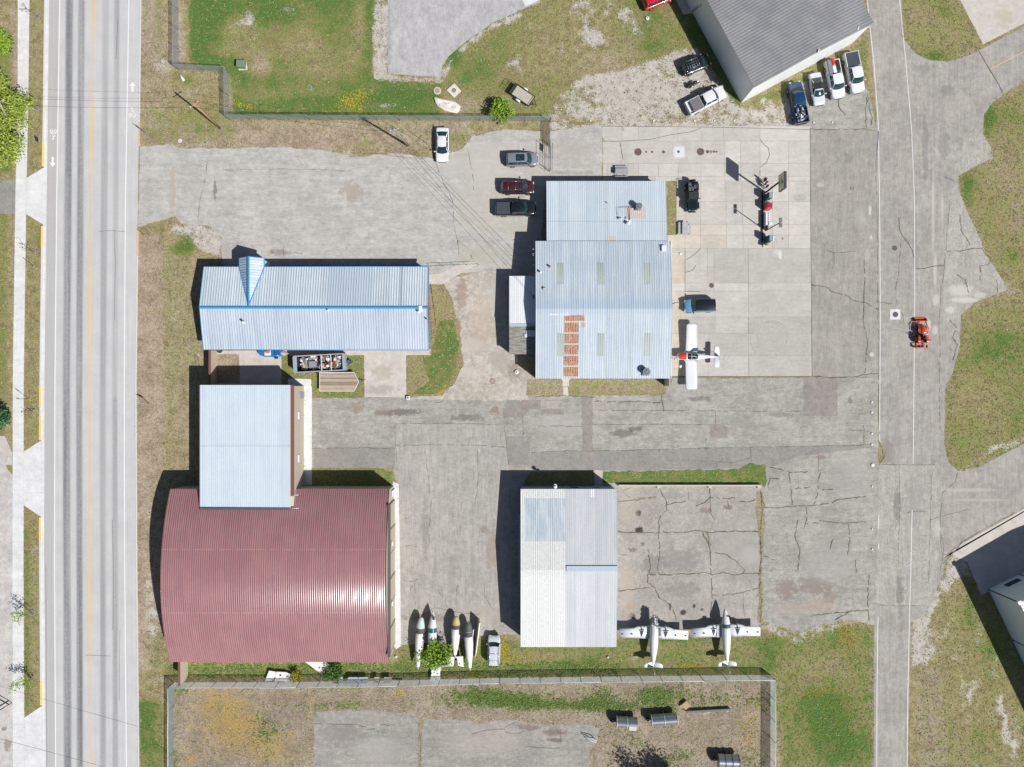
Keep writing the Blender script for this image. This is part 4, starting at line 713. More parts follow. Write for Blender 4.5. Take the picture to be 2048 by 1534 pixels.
# --- office building with the blue ridge
def office():
    x0 = W(424.4, 0).x; x1 = W(861.6, 0).x; y0 = W(0, 701).y; y1 = W(0, 540.2).y
    r = empty('office_building', ((x0 + x1) / 2, (y0 + y1) / 2, 0), 0, 'long low building with pale ribbed metal roof, bright blue ridge and small blue-edged entry gable', 'building')
    def ex(g, c, n1, st, n3):
        c = g.mix(rect(g, 657, 530, 746, 611, 3.5) * .55, c, C(180, 196, 212)); c = g.mix(rect(g, 800, 530, 805, 611, 3.5) * .7, c, C(160, 172, 188))
        c = g.mix(rect(g, 400, 530, 414, 611, 3.5) * .4, c, C(164, 184, 196))
        return c
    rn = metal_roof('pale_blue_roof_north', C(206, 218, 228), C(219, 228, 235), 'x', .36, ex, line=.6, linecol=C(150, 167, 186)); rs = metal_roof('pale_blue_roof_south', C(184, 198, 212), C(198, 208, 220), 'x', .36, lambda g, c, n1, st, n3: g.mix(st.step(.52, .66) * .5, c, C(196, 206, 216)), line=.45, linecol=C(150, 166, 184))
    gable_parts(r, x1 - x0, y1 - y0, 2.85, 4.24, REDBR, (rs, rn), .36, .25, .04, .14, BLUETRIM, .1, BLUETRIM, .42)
    # entry gable
    cx = W(518.6, 0).x - r.location.x; hw = 24 / S; ly = (y1 - y0) / 2; yf = ly + 1.25; zr, ze = 4.2, 2.95
    e = MB(); e.loft([[(cx - hw + .2, y, 0), (cx + hw - .2, y, 0), (cx + hw - .2, y, ze - .1), (cx, y, zr - .12), (cx - hw + .2, y, ze - .1)] for y in (ly - 1.0, yf - .2)], smooth=False); e.build('entry_wall', WHITEM, r)
    g = MB()
    for s in (-1, 1):
        def pt(yy, t):   # point on the slope; t 0 ridge..1 eave
            return Vector((cx + s * hw * t, yy, zr - (zr - ze) * t))
        q = [pt(yf, 0), pt(yf, 1), pt(ly - .1, 1), Vector((cx, .25, zr + .02))]
        slab(g, q, .06)
        nn = 24
        for i in range(nn):
            y = yf - .08 - i * .36
            if y < .5: break
            tmax = 1.0 if y > ly - .1 else max(.02, (y - .25) / (ly - .35))
            a, b = pt(y, .06), pt(y, tmax); a.z += .04; b.z += .04
            g.tube([a, b], .05, 4, 0, smooth=False)
        g.tube([pt(yf, 1) + Vector((0, 0, .05)), pt(ly - .1, 1) + Vector((0, 0, .05)), Vector((cx, .25, zr + .08))], .09, 4, 1, smooth=False)
        g.tube([pt(yf, 0) + Vector((0, 0, .04)), pt(yf, 1) + Vector((0, 0, .04))], .06, 4, 1, smooth=False)
    g.tube([(cx, yf, zr + .08), (cx, .2, zr + .1)], .15, 6, 1, smooth=False)
    g.build('entry_gable', [metal_roof('entry_roof', C(186, 204, 220), C(214, 224, 232), 'y', .36), BLUETRIM], r)
    vent(r, 489, 645, 3.9, .7, .09); vent(r, 657, 621, 4.1, .4, .07); vent(r, 838, 624, 4.1, .55, .08); vent(r, 852, 637, 3.95, .25, .05, BLACKR)
    m = MB(); p = loc(r, W(841, 618, 4.25)); m.box(p, (.5, .9, .25)); m.build('roof_box', WHITEM, r)
    m = MB(); d = MB()
    for x in (-13, -9, -5, 3, 9, 13): m = MB(); m.box((x, -(y1 - y0) / 2 + .24, 1.5), (1.2, .06, 1.0)); m.build('window', WINDOW, r)
    d.box((cx, yf - .19, 1.05), (1.0, .06, 2.1)); d.build('door', DOORG, r)
office()

# --- main hangar and its lean-tos
def rust_streaks(g, c, n1, st, n3):
    z = 4.4; fine = g.noise(1, 4, .7, stretch=(9, 1.3, 1)); pit = (g.x / .335).frac()
    for (a, b, cc, d, am) in ((1127, 632, 1157, 756, 1), (1139, 631, 1168, 642, .9), (1161, 640, 1169, 655, .5)):
        m = rect(g, a, b, cc, d, z) * (fine * .9 + n3 * .3).step(.4, .62) * (1.0 - ((g.y / 1.55 + .35).frac().gt(.86)))
        base = rect(g, a, b, cc, d, z)
        c = g.mix(base * .7 * am, c, C(214, 200, 180)); c = g.mix(m * am * (1.0 - ((g.x / .335).frac() - .5).abs().step(.36, .42)), c, g.mix(n3.step(.4, .6), C(186, 118, 62), C(158, 86, 46)))
    c = g.mix(rect(g, 1098, 628, 1138, 631, z) * .9, c, C(232, 236, 240))
    for (a, b, cc, d) in ((1114, 485, 1128, 525), (1194, 485, 1208, 525), (1286, 485, 1300, 525), (1208, 690, 1212, 752), (1300, 720, 1306, 735), (1272, 630, 1276, 700), (1302, 628, 1306, 645), (1181, 640, 1185, 750), (1222, 650, 1226, 700), (1096, 500, 1100, 550), (1206, 715, 1210, 755), (1112, 740, 1116, 752), (1262, 678, 1265, 690), (1250, 655, 1253, 700), (1290, 722, 1293, 726), (1238, 640, 1240, 690)):
        c = g.mix(rect(g, a, b, cc, d, z, .1) * (fine * .7 + n3 * .4).step(.56, .78) * .6, c, C(196, 142, 108))
    for (a, b, cc, d) in ((1114, 610, 1128, 666), (1196, 610, 1208, 666), (1288, 610, 1302, 666), (1115, 570, 1128, 610), (1195, 570, 1208, 610), (1288, 570, 1302, 610)):
        c = g.mix(rect(g, a, b, cc, d, z) * .45, c, C(212, 220, 228))
    c = g.mix(rect(g, 1074, 600, 1344, 628, z, .5) * .35, c, C(176, 196, 220))
    return c
def main_hangar():
    a = W(1071, 482, 3.85); b = W(1341.5, 757, 3.85); lx = b.x - a.x; ly = a.y - b.y
    r = empty('main_hangar', ((a.x + b.x) / 2, (a.y + b.y) / 2, 0), 0, 'large square hangar with streaked grey-blue ribbed roof, six green skylights and orange rust patch', 'hangar')
    mt = metal_roof('hangar_roof', C(202, 215, 225), C(218, 227, 233), 'x', .335, rust_streaks, line=.65, linecol=C(150, 166, 190))
    gable_parts(r, lx, ly, 3.85, 5.05, M('hangar_wall', C(190, 196, 204), .6), (mt, mt), .335, .1, .05, .08, None)
    sl = (5.05 - 3.85) / (ly / 2); SK = M('skylight_fibreglass', C(186, 196, 188), .45, var=.1, scale=2)
    for cx in (1121, 1201.5, 1295):
        for (y0, y1) in ((525, 569), (667, 712)):
            m = MB(); c = loc(r, W(cx, (y0 + y1) / 2, 4.5)); hy = (y1 - y0) / 2 / S * .957; hw = 6.8 / S * .957; s = -1 if c.y > 0 else 1
            zz = lambda y: 5.05 - abs(y) * sl + .014
            slab(m, [(c.x - hw, c.y - hy, zz(c.y - hy)), (c.x + hw, c.y - hy, zz(c.y - hy)), (c.x + hw, c.y + hy, zz(c.y + hy)), (c.x - hw, c.y + hy, zz(c.y + hy))], .01)
            for k in (-1, 0, 1): m.tube([(c.x + k * .33, c.y - hy, zz(c.y - hy) + .02), (c.x + k * .33, c.y + hy, zz(c.y + hy) + .02)], .03, 4)
            m.build('skylight', SK, r)
    m = MB(); m.box((lx / 2 + .03, 0, 3.9), (.1, ly, .16)); m.build('east_fascia', WHITEM, r)
    for k in (-2.5, -.8, .9, 2.6): m = MB(); m.box((lx / 2 - .07, k * 3.3 - 1, 1.7), (.06, 3.1, 3.4)); m.build('hangar_door', M('hangar_door_white', C(214, 214, 212), .5), r)
    vent(r, 1081, 545, 4.3, .55, .09); vent(r, 1087, 577, 4.5, .3, .12, GALV); vent(r, 1099, 533, 4.3, .35, .08, M('rusty_pipe', C(150, 104, 76), .8))
    m = MB(); p = loc(r, W(1327, 497, 4.1)); m.box(p + Vector((0, 0, .1)), (.55, .8, .3)); m.build('roof_box', WHITEM, r)
    for (py) in (507.5, 732.5):      # wall lamps on arms over the east side
        q = loc(r, W(1345, py, 3.6)); e = loc(r, W(1360, py, 3.5)); m = MB(); m.tube([q - Vector((.5, 0, 0)), e], .045, 6); m.build('lamp_arm', WHITEM, r)
        m = MB(); m.tube([e, e + Vector((.05, 0, .16)), e + Vector((.05, 0, .24))], [.26, .2, .05], 14); m.build('lamp_shade', WHITEM, r)
    # gas heater pipes and chimneys on the shaded west wall
    for py in (499, 508, 511, 530, 548): m = MB(); q = loc(r, W(1070, py, 3.4)); m.tube([q + Vector((.3, 0, 0)), q - Vector((.25, 0, 0)), q + Vector((-.25, 0, .35))], .06, 8); m.build('wall_pipe', WHITEM, r)
    return r
main_hangar()
def cooler(name, px, py, z, label, r_=.62):
    p = W(px, py, z); e = empty(name, p, 0, label, 'fan vent', None)
    m = MB(); m.tube([(0, 0, 0), (0, 0, .95)], [r_, r_], 20); m.tube([(0, 0, .95), (0, 0, 1.05)], [r_ * 1.06, r_ * 1.06], 20); m.build('housing', GALV, e)
    m = MB(); m.tube([(0, 0, 1.06), (0, 0, 1.07)], r_ * .72, 20); m.build('opening', DARKW, e)
    m = MB(); m.tube([(0, 0, 1.07), (0, 0, 1.14)], r_ * .2, 12)
    for k in range(4): a = k * math.pi / 4; m.box((0, 0, 1.09), (r_ * 1.4, .1, .03), a)
    m.build('fan_guard', GALV, e); m = MB(); m.box((0, 0, -.05), (r_ * 2.1, r_ * 2.1, .5)); m.build('base', GALV, e)
cooler('roof_fan', 1276, 415, 3.25, 'round galvanised roof fan on tan patch of the small north roof', .42); cooler('roof_fan', 1291, 744, 3.95, 'round galvanised roof fan near south edge of the large hangar roof', .5)

def lean_to():
    a = W(1092.5, 362, 2.75); b = W(1334.5, 484, 3.7); lx = b.x - a.x; ly = a.y - b.y
    r = empty('north_annex', ((a.x + b.x) / 2, (a.y + b.y) / 2, 0), 0, 'pale lean-to building with finely ribbed roof joined to the north side of the hangar', 'building')
    def ex(g, c, n1, st, n3):
        for q in ((1250, 413, 1291, 437), (1213, 473, 1230, 483)): c = g.mix(rect(g, *q, 3.2) * .9, c, C(222, 204, 190))
        c = g.mix(rect(g, 1092, 442.5, 1336, 443.5, 3.3) * .5, c, C(140, 160, 180)); return c
    mt = metal_roof('annex_roof', C(210, 221, 230), C(220, 229, 236), 'x', .27, ex, line=.5, linecol=C(176, 196, 212))
    m = MB(); q = [(-lx / 2, ly / 2, 2.75), (lx / 2, ly / 2, 2.75), (lx / 2, -ly / 2, 3.72), (-lx / 2, -ly / 2, 3.72)]; slab(m, q, .07); ribs(m, q[0], q[1], q[3], .27, .035, .07); m.build('roof', mt, r)
    w = MB(); x = lx / 2 - .2; prof = [(ly / 2 - .2, 0), (ly / 2 - .2, 2.66), (-ly / 2 + .05, 3.6), (-ly / 2 + .05, 0)]
    w.loft([[(-x, y, z) for y, z in prof], [(x, y, z) for y, z in prof]], smooth=False); w.build('wall', M('annex_wall', C(200, 196, 188), .7), r)
    for k in (-5, -2, 1, 4): m = MB(); m.box((k, ly / 2 - .2, 1.5), (1.4, .06, 1.1)); m.build('window', WINDOW, r)
    m = MB(); m.box((x, 1, 1.5), (.06, 1.6, 1.2)); m.build('window', WINDOW, r); m = MB(); m.box((x, -2, 1.05), (.06, 1, 2.1)); m.build('door', DOORG, r)
    vent(r, 1214, 406, 3.1, .3, .04, GALV)
    # antenna lying on its short mast and the conduit
    e = empty('roof_antenna', W(1254, 442, 3.45), 0, 'white antenna parts and conduit on the small north roof beside the tan patch', 'antenna')
    f = lambda x, y, z: (W(x, y, 3.45 + z) - Vector(e.location))
    m = MB(); m.tube([f(1255, 448, .6), f(1262, 437, .7)], .07, 6); m.tube([f(1241, 436, .5), f(1249, 438, .5), f(1258, 442, .55)], .06, 6); m.box(f(1243, 438, .5), (.35, .2, .12), .6); m.box(f(1259, 446, .6), (.6, .3, .15), 1.0); m.build('reflector', WHITEM, e)
    m = MB(); m.tube([f(1255, 444, 0), f(1256, 444, .6)], .04, 6); m.build('mast', GALV, e); m = MB(); m.tube([f(1245, 440, 0), f(1245, 440, .5)], .03, 6); m.build('mast', GALV, e)
    m = MB(); m.tube([f(1276, 416, .05), f(1262, 415, .06), f(1259.5, 418, .06), f(1259, 440, .06)], .05, 6); m.tube([f(1262, 413.5, .04), f(1236, 415.5, .04), f(1235.5, 431, .04)], .025, 5); m.build('conduit', BLACKR, e)
lean_to()
def west_annex():
    a = W(1018.5, 552, 2.6); b = W(1073, 650, 2.9); c = W(1020.5, 708.5, 2.5)
    r = empty('west_annex', ((a.x + b.x) / 2, (a.y + c.y) / 2, 0), 0, 'narrow annex west of the hangar, roof half white metal and half grey shingles', 'building')
    L = lambda v, z: (v.x - r.location.x, v.y - r.location.y, z)
    W1 = Vector((b.x, a.y, 0)); W2 = Vector((a.x, b.y, 0)); q = [L(a, 2.6), L(W1, 2.6), L(b, 2.95), L(W2, 2.95)]
    m = MB(); slab(m, q, .07); ribs(m, q[0], q[1], q[3], .3, .03, .06); m.build('metal_roof', metal_roof('white_roof', C(232, 236, 240), C(240, 242, 246), 'x', .3, pv=.03), r)
    m = MB(); q = [L(W2, 2.9), L(b, 2.9), L(Vector((b.x, c.y, 0)), 2.5), L(Vector((a.x, c.y, 0)), 2.5)]; slab(m, q, .07)
    g = G('asphalt_shingles', .95, 0, .1); br = g.noise(1, 4, .7, stretch=(.9, 6, 1)); n = g.noise(12, 3, .7); rows = ((g.y / .14).frac()).step(.0, .25)
    g.out(g.scale(g.mix(br.step(.35, .65), C(122, 120, 116), C(172, 168, 160)), n * .8 + .45 + rows * .15)); m.build('shingle_roof', g.m, r)
    m = MB(); m.box(L((W2 + b) / 2, 2.96), (b.x - a.x, .45, .07)); m.build('ridge_cap', M('cap_blue_grey', C(178, 196, 206), .5), r)
    m = MB(); z = .15; m.prism([(q[3][0] + z, c.y - r.location.y + z), (q[2][0] - .1, c.y - r.location.y + z), (q[2][0] - .1, a.y - r.location.y - z), (q[3][0] + z, a.y - r.location.y - z)], 0, 2.42); m.build('wall', M('annex_wall', C(200, 196, 188)), r)
    m = MB(); p = loc(r, W(1062, 667, 2.88)); m.box(p, (1.35, .9, .08)); m.box(p + Vector((-.75, -.3, 0)), (.35, .5, .07)); m.build('roof_patch', M('roof_patch_white', C(226, 228, 236), .6), r)
    m = MB(); p = loc(r, W(1067, 594, 2.9)); m.box(p, (.12, .5, .2)); m.build('conduit_box', BLACKR, r)
west_annex()

# --- annex of the red hangar
def white_annex():
    a = W(400, 770, 5.05); b = W(580.5, 1018, 5.15)
    r = empty('white_roof_annex', ((a.x + b.x) / 2, (a.y + b.y) / 2, 0), 0, 'flat-looking white ribbed roof building with maroon trim joined to the red barrel hangar', 'building')
    lx = b.x - a.x; ly = a.y - b.y; zW, zE = 5.05, 5.15; x, y = lx / 2, ly / 2
    def ex(g, c, n1, st, n3): return g.mix(rect(g, 400, 890.5, 582, 892, 4.7) * .5, c, C(150, 170, 186))
    mt = metal_roof('pale_annex_roof', C(206, 219, 230), C(214, 226, 235), 'x', .27, ex, line=.35, linecol=C(184, 200, 214), pv=.06)
    m = MB(); q = [(-x, y, zW), (x, y, zE), (x, -y, zE), (-x, -y, zW)]; slab(m, q, .07); ribs(m, q[0], q[1], q[3], .27, .03, .07); m.build('roof', mt, r)
    m = MB(); m.box((x + .22, .9, zE - .06), (.36, ly - 1.8, .14)); m.box((x + .42, .9, zE - .2), (.06, ly - 1.8, .3)); m.build('maroon_fascia', MAROON, r); m = MB(); m.box((-x - .05, 0, zW - .1), (.08, ly, .25)); m.build('maroon_fascia', MAROON, r)
    m = MB(); m.box((x + .03, .9, zE - .02), (.06, ly - 1.8, .1)); m.build('eave_flashing', M('flashing_tan', C(206, 180, 168), .6), r)
    xe = (W(608, 0).x) - r.location.x
    m = MB(); prof = [(-x + .1, 0), (xe, 0), (xe, zE - .3), (x, zE - .1), (-x + .1, zW - .1)]; m.loft([[(p, yy, q_) for p, q_ in prof] for yy in (y - .15, -y + .4)], smooth=False); m.build('wall', BEIGE, r)
    m = MB(); m.box((0, -y + .05, zW + .12), (lx, .3, .12)); m.build('gutter', M('dark_edge_strip', C(92, 92, 100), .6), r)  # dark strip along the south roof edge, modelled as a raised box
    for py in (829, 913):
        m = MB(); p = W(608, py); m.box((xe + .06, p.y - r.location.y, 2.6), (.12, .9, .5)); m.build('window', WINDOW, r); m = MB(); m.box((xe + .1, p.y - r.location.y, 2.9), (.2, 1.0, .07)); m.build('window_hood', WHITEM, r)
    m = MB(); m.box((xe + .03, W(0, 790).y - r.location.y, 1.05), (.06, .95, 2.1)); m.build('door', DOORG, r)
white_annex()
# --- red barrel hangar
def barrel():
    a = W(366, 970); b = W(788, 1303); lx = b.x - a.x; ly = a.y - b.y; ze, zp = 3.9, 6.7
    r = empty('barrel_hangar', ((a.x + b.x) / 2, (a.y + b.y) / 2, 0), 0, 'big hangar with arched dark red ribbed metal roof and beige sliding doors', 'hangar')
    h = zp - ze; c = ly / 2; Rr = (c * c + h * h) / (2 * h); th = math.asin(c / Rr)
    arc = lambda t, d=0: ((Rr + d) * math.sin(t), zp - Rr + (Rr + d) * math.cos(t))
    pitch = .3; n = int(lx / pitch); m = MB(); xs = []
    for i in range(n): 
        for f, hh in ((0, 0), (.2, 0), (.33, .031), (.5, .04), (.67, .031), (.8, 0)): xs.append((-lx / 2 + (i + f) * pitch, hh))
    xs.append((-lx / 2 + n * pitch, 0)); T = np.linspace(-th, th, 61)
    m.grid([[(x, arc(t, hh)[0], arc(t, hh)[1]) for x, hh in xs] for t in T])
    m.grid([[(x, arc(t, -.1)[0], arc(t, -.1)[1]) for x in (-lx / 2, lx / 2)] for t in T][::-1])
    for x in (-lx / 2, lx / 2): m.grid([[(x, *arc(t, .03)), (x, *arc(t, -.12))] for t in T], smooth=False)
    g = G('red_roof', .25, 0, .5); n1 = g.noise(.3, 4); n3 = g.noise(2.5, 4, .6); st = g.noise(1, 3, .6, stretch=(3, .12, 1))
    col = g.mix((n1 * .5 + st * .5).step(.38, .62), C(160, 116, 119), C(171, 126, 128))
    seam = (g.y - W(0, 1100, 6.6).y).abs().lt(.05)._o('MAXIMUM', (g.y - W(0, 1227, 6.6).y).abs().lt(.05)) * n3.step(.42, .5)
    col = g.mix(seam * .45, col, C(206, 160, 160)); g.nt.nodes; rg = (n3 - .5) * .12 + .22
    g.out(g.scale(col, (n3 - .5) * .1 + 1.0), rg)
    m.build('roof', g.m, r, fixn=False)
    w = MB(); prof = [(-c + .12, 0)] + [(arc(t, -.13)[0] * .993, arc(t, -.13)[1]) for t in np.linspace(-th, th, 25)] + [(c - .12, 0)]
    w.loft([[(x, y, z) for y, z in prof] for x in (-lx / 2 + .05, lx / 2 - .05)], smooth=False); w.build('wall', BEIGE, r)
    X = lx / 2 - .05; t0 = [W(0, 1000).y - r.location.y, W(0, 1285).y - r.location.y]; L = t0[0] - t0[1]
    for k in range(6):
        d = MB(); yy = t0[0] - (k + .5) * L / 6; d.box((X + .14 + .08 * (k % 2), yy, 2.5), (.09, L / 6 + .1, 4.9)); 
        for j in (-1, 1): d.box((X + .2 + .08 * (k % 2), yy + j * L / 12.5, 2.5), (.05, .06, 4.8))
        d.build('hangar_door', BEIGE, r)
    m = MB(); m.box((X + .2, (t0[0] + t0[1]) / 2, 5.05), (.42, L + .4, .12)); m.build('door_rail', M('door_rail_dark', C(96, 92, 88), .6), r)
    m = MB(); m.box((X + .12, c - 1.0, 1.05), (.1, .9, 2.1)); m.build('door', WHITEM, r)
    for yy in (-4, 4.5): m = MB(); m.box((X + .5, yy, 3.9), (.15, .6, .2)); m.build('wall_light', WHITEM, r)
    for py in (990, 1016.5):
        m = MB(); q0 = loc(r, W(584, py, 5.0)); m.tube([q0, loc(r, W(597, py, 5.0))], .05, 6); m.build('snow_bar', WHITEM, r)
barrel()
def screen_wall(px, py0, py1, h, label):
    r = root_at('screen_wall', px, (py0 + py1) / 2, label=label, cat='wall'); L = (py1 - py0) / S
    m = MB(); m.box((0, 0, h / 2), (.16, L, h)); m.build('panel', BEIGE, r); m = MB(); m.box((0, 0, h + .04), (.3, L + .1, .1)); m.build('cap', MAROON, r)
screen_wall(433, 701, 770, 2.3, 'beige screen wall with maroon cap between the blue-ridged building and white-roofed annex')
screen_wall(375, 1305, 1356, 2.6, 'beige screen wall with maroon cap running from the barrel hangar to the fence')

# --- south hangar
def south_hangar():
    a = W(1041, 978, 3.9); b = W(1233, 1294, 3.9); lx = b.x - a.x; ly = a.y - b.y
    r = empty('south_hangar', ((a.x + b.x) / 2, (a.y + b.y) / 2, 0), 0, 'rectangular hangar with silvery ribbed roof, weathered white on its west half', 'hangar')
    def ex(g, c, n1, st, n3):
        fl = g.noise(5, 4, .7, stretch=(1, .4, 1))
        c = g.mix(rect(g, 1030, 970, 1132, 1300, 4.4) * .85, c, g.mix(fl.step(.3, .56), C(212, 214, 210), C(236, 237, 233)))
        c = g.mix(rect(g, 1049, 997, 1131, 1082, 4.4) * (.75 + 0), c, g.mix(st.step(.4, .6), C(176, 194, 210), C(206, 216, 224)))
        c = g.mix(rect(g, 1180, 978, 1190, 995, 4.1) * .9, c, C(236, 238, 242))
        c = g.mix(rect(g, 1030, 1150, 1132, 1300, 4.4, .5) * .4, c, C(240, 241, 240))
        return c
    mt = metal_roof('silver_roof', C(220, 224, 226), C(232, 234, 235), 'x', .3, ex, line=.75, linecol=C(160, 167, 180))
    gable_parts(r, lx, ly, 3.9, 4.95, M('south_hangar_wall', C(150, 168, 186), .6), (mt, mt), .3, .12, .05, .08, None)
    m = MB(); q = loc(r, W(1184, 1137, 4.97)); m.box(q + Vector((0, 0, .07)), (7.2, .75, .08)); m.build('ridge_cap', M('ridge_blue_grey', C(184, 198, 212), .5), r)
    vent(r, 1110, 972, 3.2, .8, .14)
    m = MB(); m.box((lx / 2 - .08, 1, 1.7), (.08, 14, 3.3)); m.build('hangar_door', M('hangar_door_white', C(214, 214, 212)), r)
    m = MB(); m.box((4.2, ly / 2 - .1, 1.05), (1.0, .1, 2.1)); m.build('door', DOORG, r); m = MB(); m.box((1.0, ly / 2 - .1, 1.6), (1.0, .1, .7)); m.build('window', WINDOW, r)
    m = MB(); m.box((-lx / 2 - .12, 2, 2.0), (.3, 10.5, .14)); m.box((-lx / 2 - .1, 2, 1.0), (.08, 10.3, 1.9)); m.build('sliding_door', GALV, r)
    w = MB(); A = W(1236, 970); B = W(1521, 970); w2 = empty('low_wall', ((A.x + B.x) / 2, A.y, 0), 0, 'low pale concrete wall along the north edge of the cracked apron', 'wall'); w.bbox((0, 0, .3), (B.x - A.x, .22, .6), .03)
    w.build('wall_body', M('low_wall_concrete', C(206, 196, 182), .85), w2)
    for px in (1317, 1419, 1517): k = MB(); k.box((W(px, 0).x - w2.location.x, -.22, .2), (.5, .4, .4)); k.build('buttress', M('low_wall_concrete', C(206, 196, 182)), w2)
south_hangar()

# --- rotated hangars at the edges
PH = R(-63.3)
def rot_hangar(name, corner, dirlong, lx, ly, ze, zr, label, roofm, wallm, side=1):
    """corner = photo px of the wall corner at the ground nearest the picture centre; dirlong = world angle of the eave going away"""
    c = W(*corner); u = Vector((math.cos(dirlong), math.sin(dirlong), 0)); v = Vector((-u.y, u.x, 0)) * side
    ctr = c + u * lx / 2 + v * ly / 2
    r = empty(name, ctr, dirlong, label, 'hangar')
    gable_parts(r, lx + .3, ly + .3, ze, zr, wallm, roofm, .42, .15, .05, .1, None)
    return r, lx, ly
g = G('grey_ribbed_roof', .6, 0, .35); fr = ((g.ox / .42).frac() - .5).abs(); n1 = g.noise(.4, 4); n3 = g.noise(4, 4, .65)
GR = g.out(g.scale(g.mix((1.0 - fr.step(.12, .3)) * .55, g.mix(n1.step(.35, .65), C(146, 146, 150), C(162, 162, 165)), C(112, 112, 118)), (n3 - .5) * .3 + 1.0))
g = G('pale_blue_wall', .4, 0, .6); fr = ((g.ox / .5).frac() - .5).abs(); n3 = g.noise(2, 3)
LBW = g.out(g.scale(g.mix((1.0 - fr.step(.04, .14)) * .35, C(248, 252, 255), C(220, 230, 244)), (n3 - .5) * .1 + 1.0))
r1, l1, w1 = rot_hangar('grey_roof_hangar', (1482, 206), math.atan2(206 - 0, 1374 - 1482) + R(.6), 26, 18.6, 5.9, 6.7, 'tall rotated hangar with grey ribbed roof and pale blue walls at the top right', (GR, GR), LBW, -1)
sheet('door_pad', [[(1354, -40), (1373, -5), (1387, 26), (1367, 30), (1352, 0), (1330, -40)]], .02, m_conc)
for (px, py, z) in ((1716, 57, 6.1), (1637, 102, 6.8)):
    q = loc(r1, W(px, py, z)); m = MB(); m.box(q, (.15, .5, .2), .8); m.build('wall_light', WHITEM, r1)
m = MB(); q = loc(r1, W(1386, 28, .0))
for k in range(3):
    a0, a1, a2 = W(1392 + k * 7, 0, 2 + k), W(1392 - 3 + k * 6, 12, 1.5 + k), W(1384, 24, .8); m.tube([loc(r1, a0), loc(r1, a1), loc(r1, a2)], .03, 5)
m.build('wall_cable', BLACKR, r1)
r2, l2, w2_ = rot_hangar('blue_wall_hangar', (1976.5, 1178), math.atan2(1178 - 1325, 2048 - 1978), 26, 20, 6.7, 7.6, 'tall pale blue metal hangar partly in view at the lower right corner', (metal_roof('white_hangar_roof', C(226, 228, 232), C(236, 238, 240), 'x', .4),) * 2, M('blue_grey_wall', C(240, 250, 255), .3, 0, var=.04, spec=.5), 1)
TB = M('dark_blue_trim', C(60, 84, 110), .5)
for k in (0, 8.2, 16.4): m = MB(); m.box((-l2 / 2 + .05 + k, -w2_ / 2 - .0, 3.3), (.16, .1, 6.5)); m.build('wall_trim', TB, r2)
for k in (5, 10, 15): m = MB(); m.box((-l2 / 2 - .0, -w2_ / 2 + k + .05, 3.3), (.1, .16, 6.5)); m.build('wall_trim', TB, r2)
m = MB(); m.box((-l2 / 2 - .03, -w2_ / 2 + 3.0, 1.3), (.08, 2.2, .9)); m.build('window', WINDOW, r2)
m = MB(); m.box((-l2 / 2 - .1, -w2_ / 2 - .1, 6.6), (.5, .5, .3)); m.build('corner_box', WHITEM, r2)
# ---------------------------------------------------------------- vehicles
TYRE = M('tyre', (.014, .014, .015), .85); RIM = M('rim_alloy', C(176, 178, 182), .35, .6); LAMP = M('headlight_lens', C(214, 222, 226), .12, .2, spec=.9); TAIL = M('taillight_red', (.35, .01, .012), .25, spec=.6); BPLA = M('black_plastic', (.02, .021, .023), .55)
CHROME = M('chrome_trim', C(206, 208, 212), .18, .85, var=.03)
def paint(name, col): 
    g = G(name, .28, 0, .5); g.b.inputs['Coat Weight'].default_value = .7; g.b.inputs['Coat Roughness'].default_value = .06
    n = g.noise(3, 3, vec=g.objv); return g.out(g.scale(col, (n - .5) * .14 + 1.0))
P_ = {'white': paint('white_paint', C(236, 239, 243)), 'silver': paint('silver_paint', C(132, 139, 152)), 'maroon': paint('maroon_paint', (.055, .008, .014)), 'black': paint('black_paint', (.006, .009, .012)), 'navy': paint('navy_paint', (.005, .035, .095)),
      'sky': paint('sky_blue_paint', C(96, 158, 192)), 'red': paint('red_paint', (.55, .01, .02)), 'grey': paint('silver_white_paint', C(214, 218, 226)), 'navyhood': paint('dull_navy_paint', (.022, .04, .075))}
def wheel(root, x, y, r=.36, w=.25):
    m = MB(); m.tube([(x, y - w / 2, r), (x, y - w * .35, r), (x, y + w * .35, r), (x, y + w / 2, r)], [r * .9, r, r, r * .9], 20); o = m.build('wheel', TYRE, root)
    s = 1 if y > 0 else -1; k = MB(); k.tube([(x, y + s * w * .42, r), (x, y + s * (w / 2 + .012), r)], [r * .62, r * .58], 14); k.build('rim', RIM, o); return o
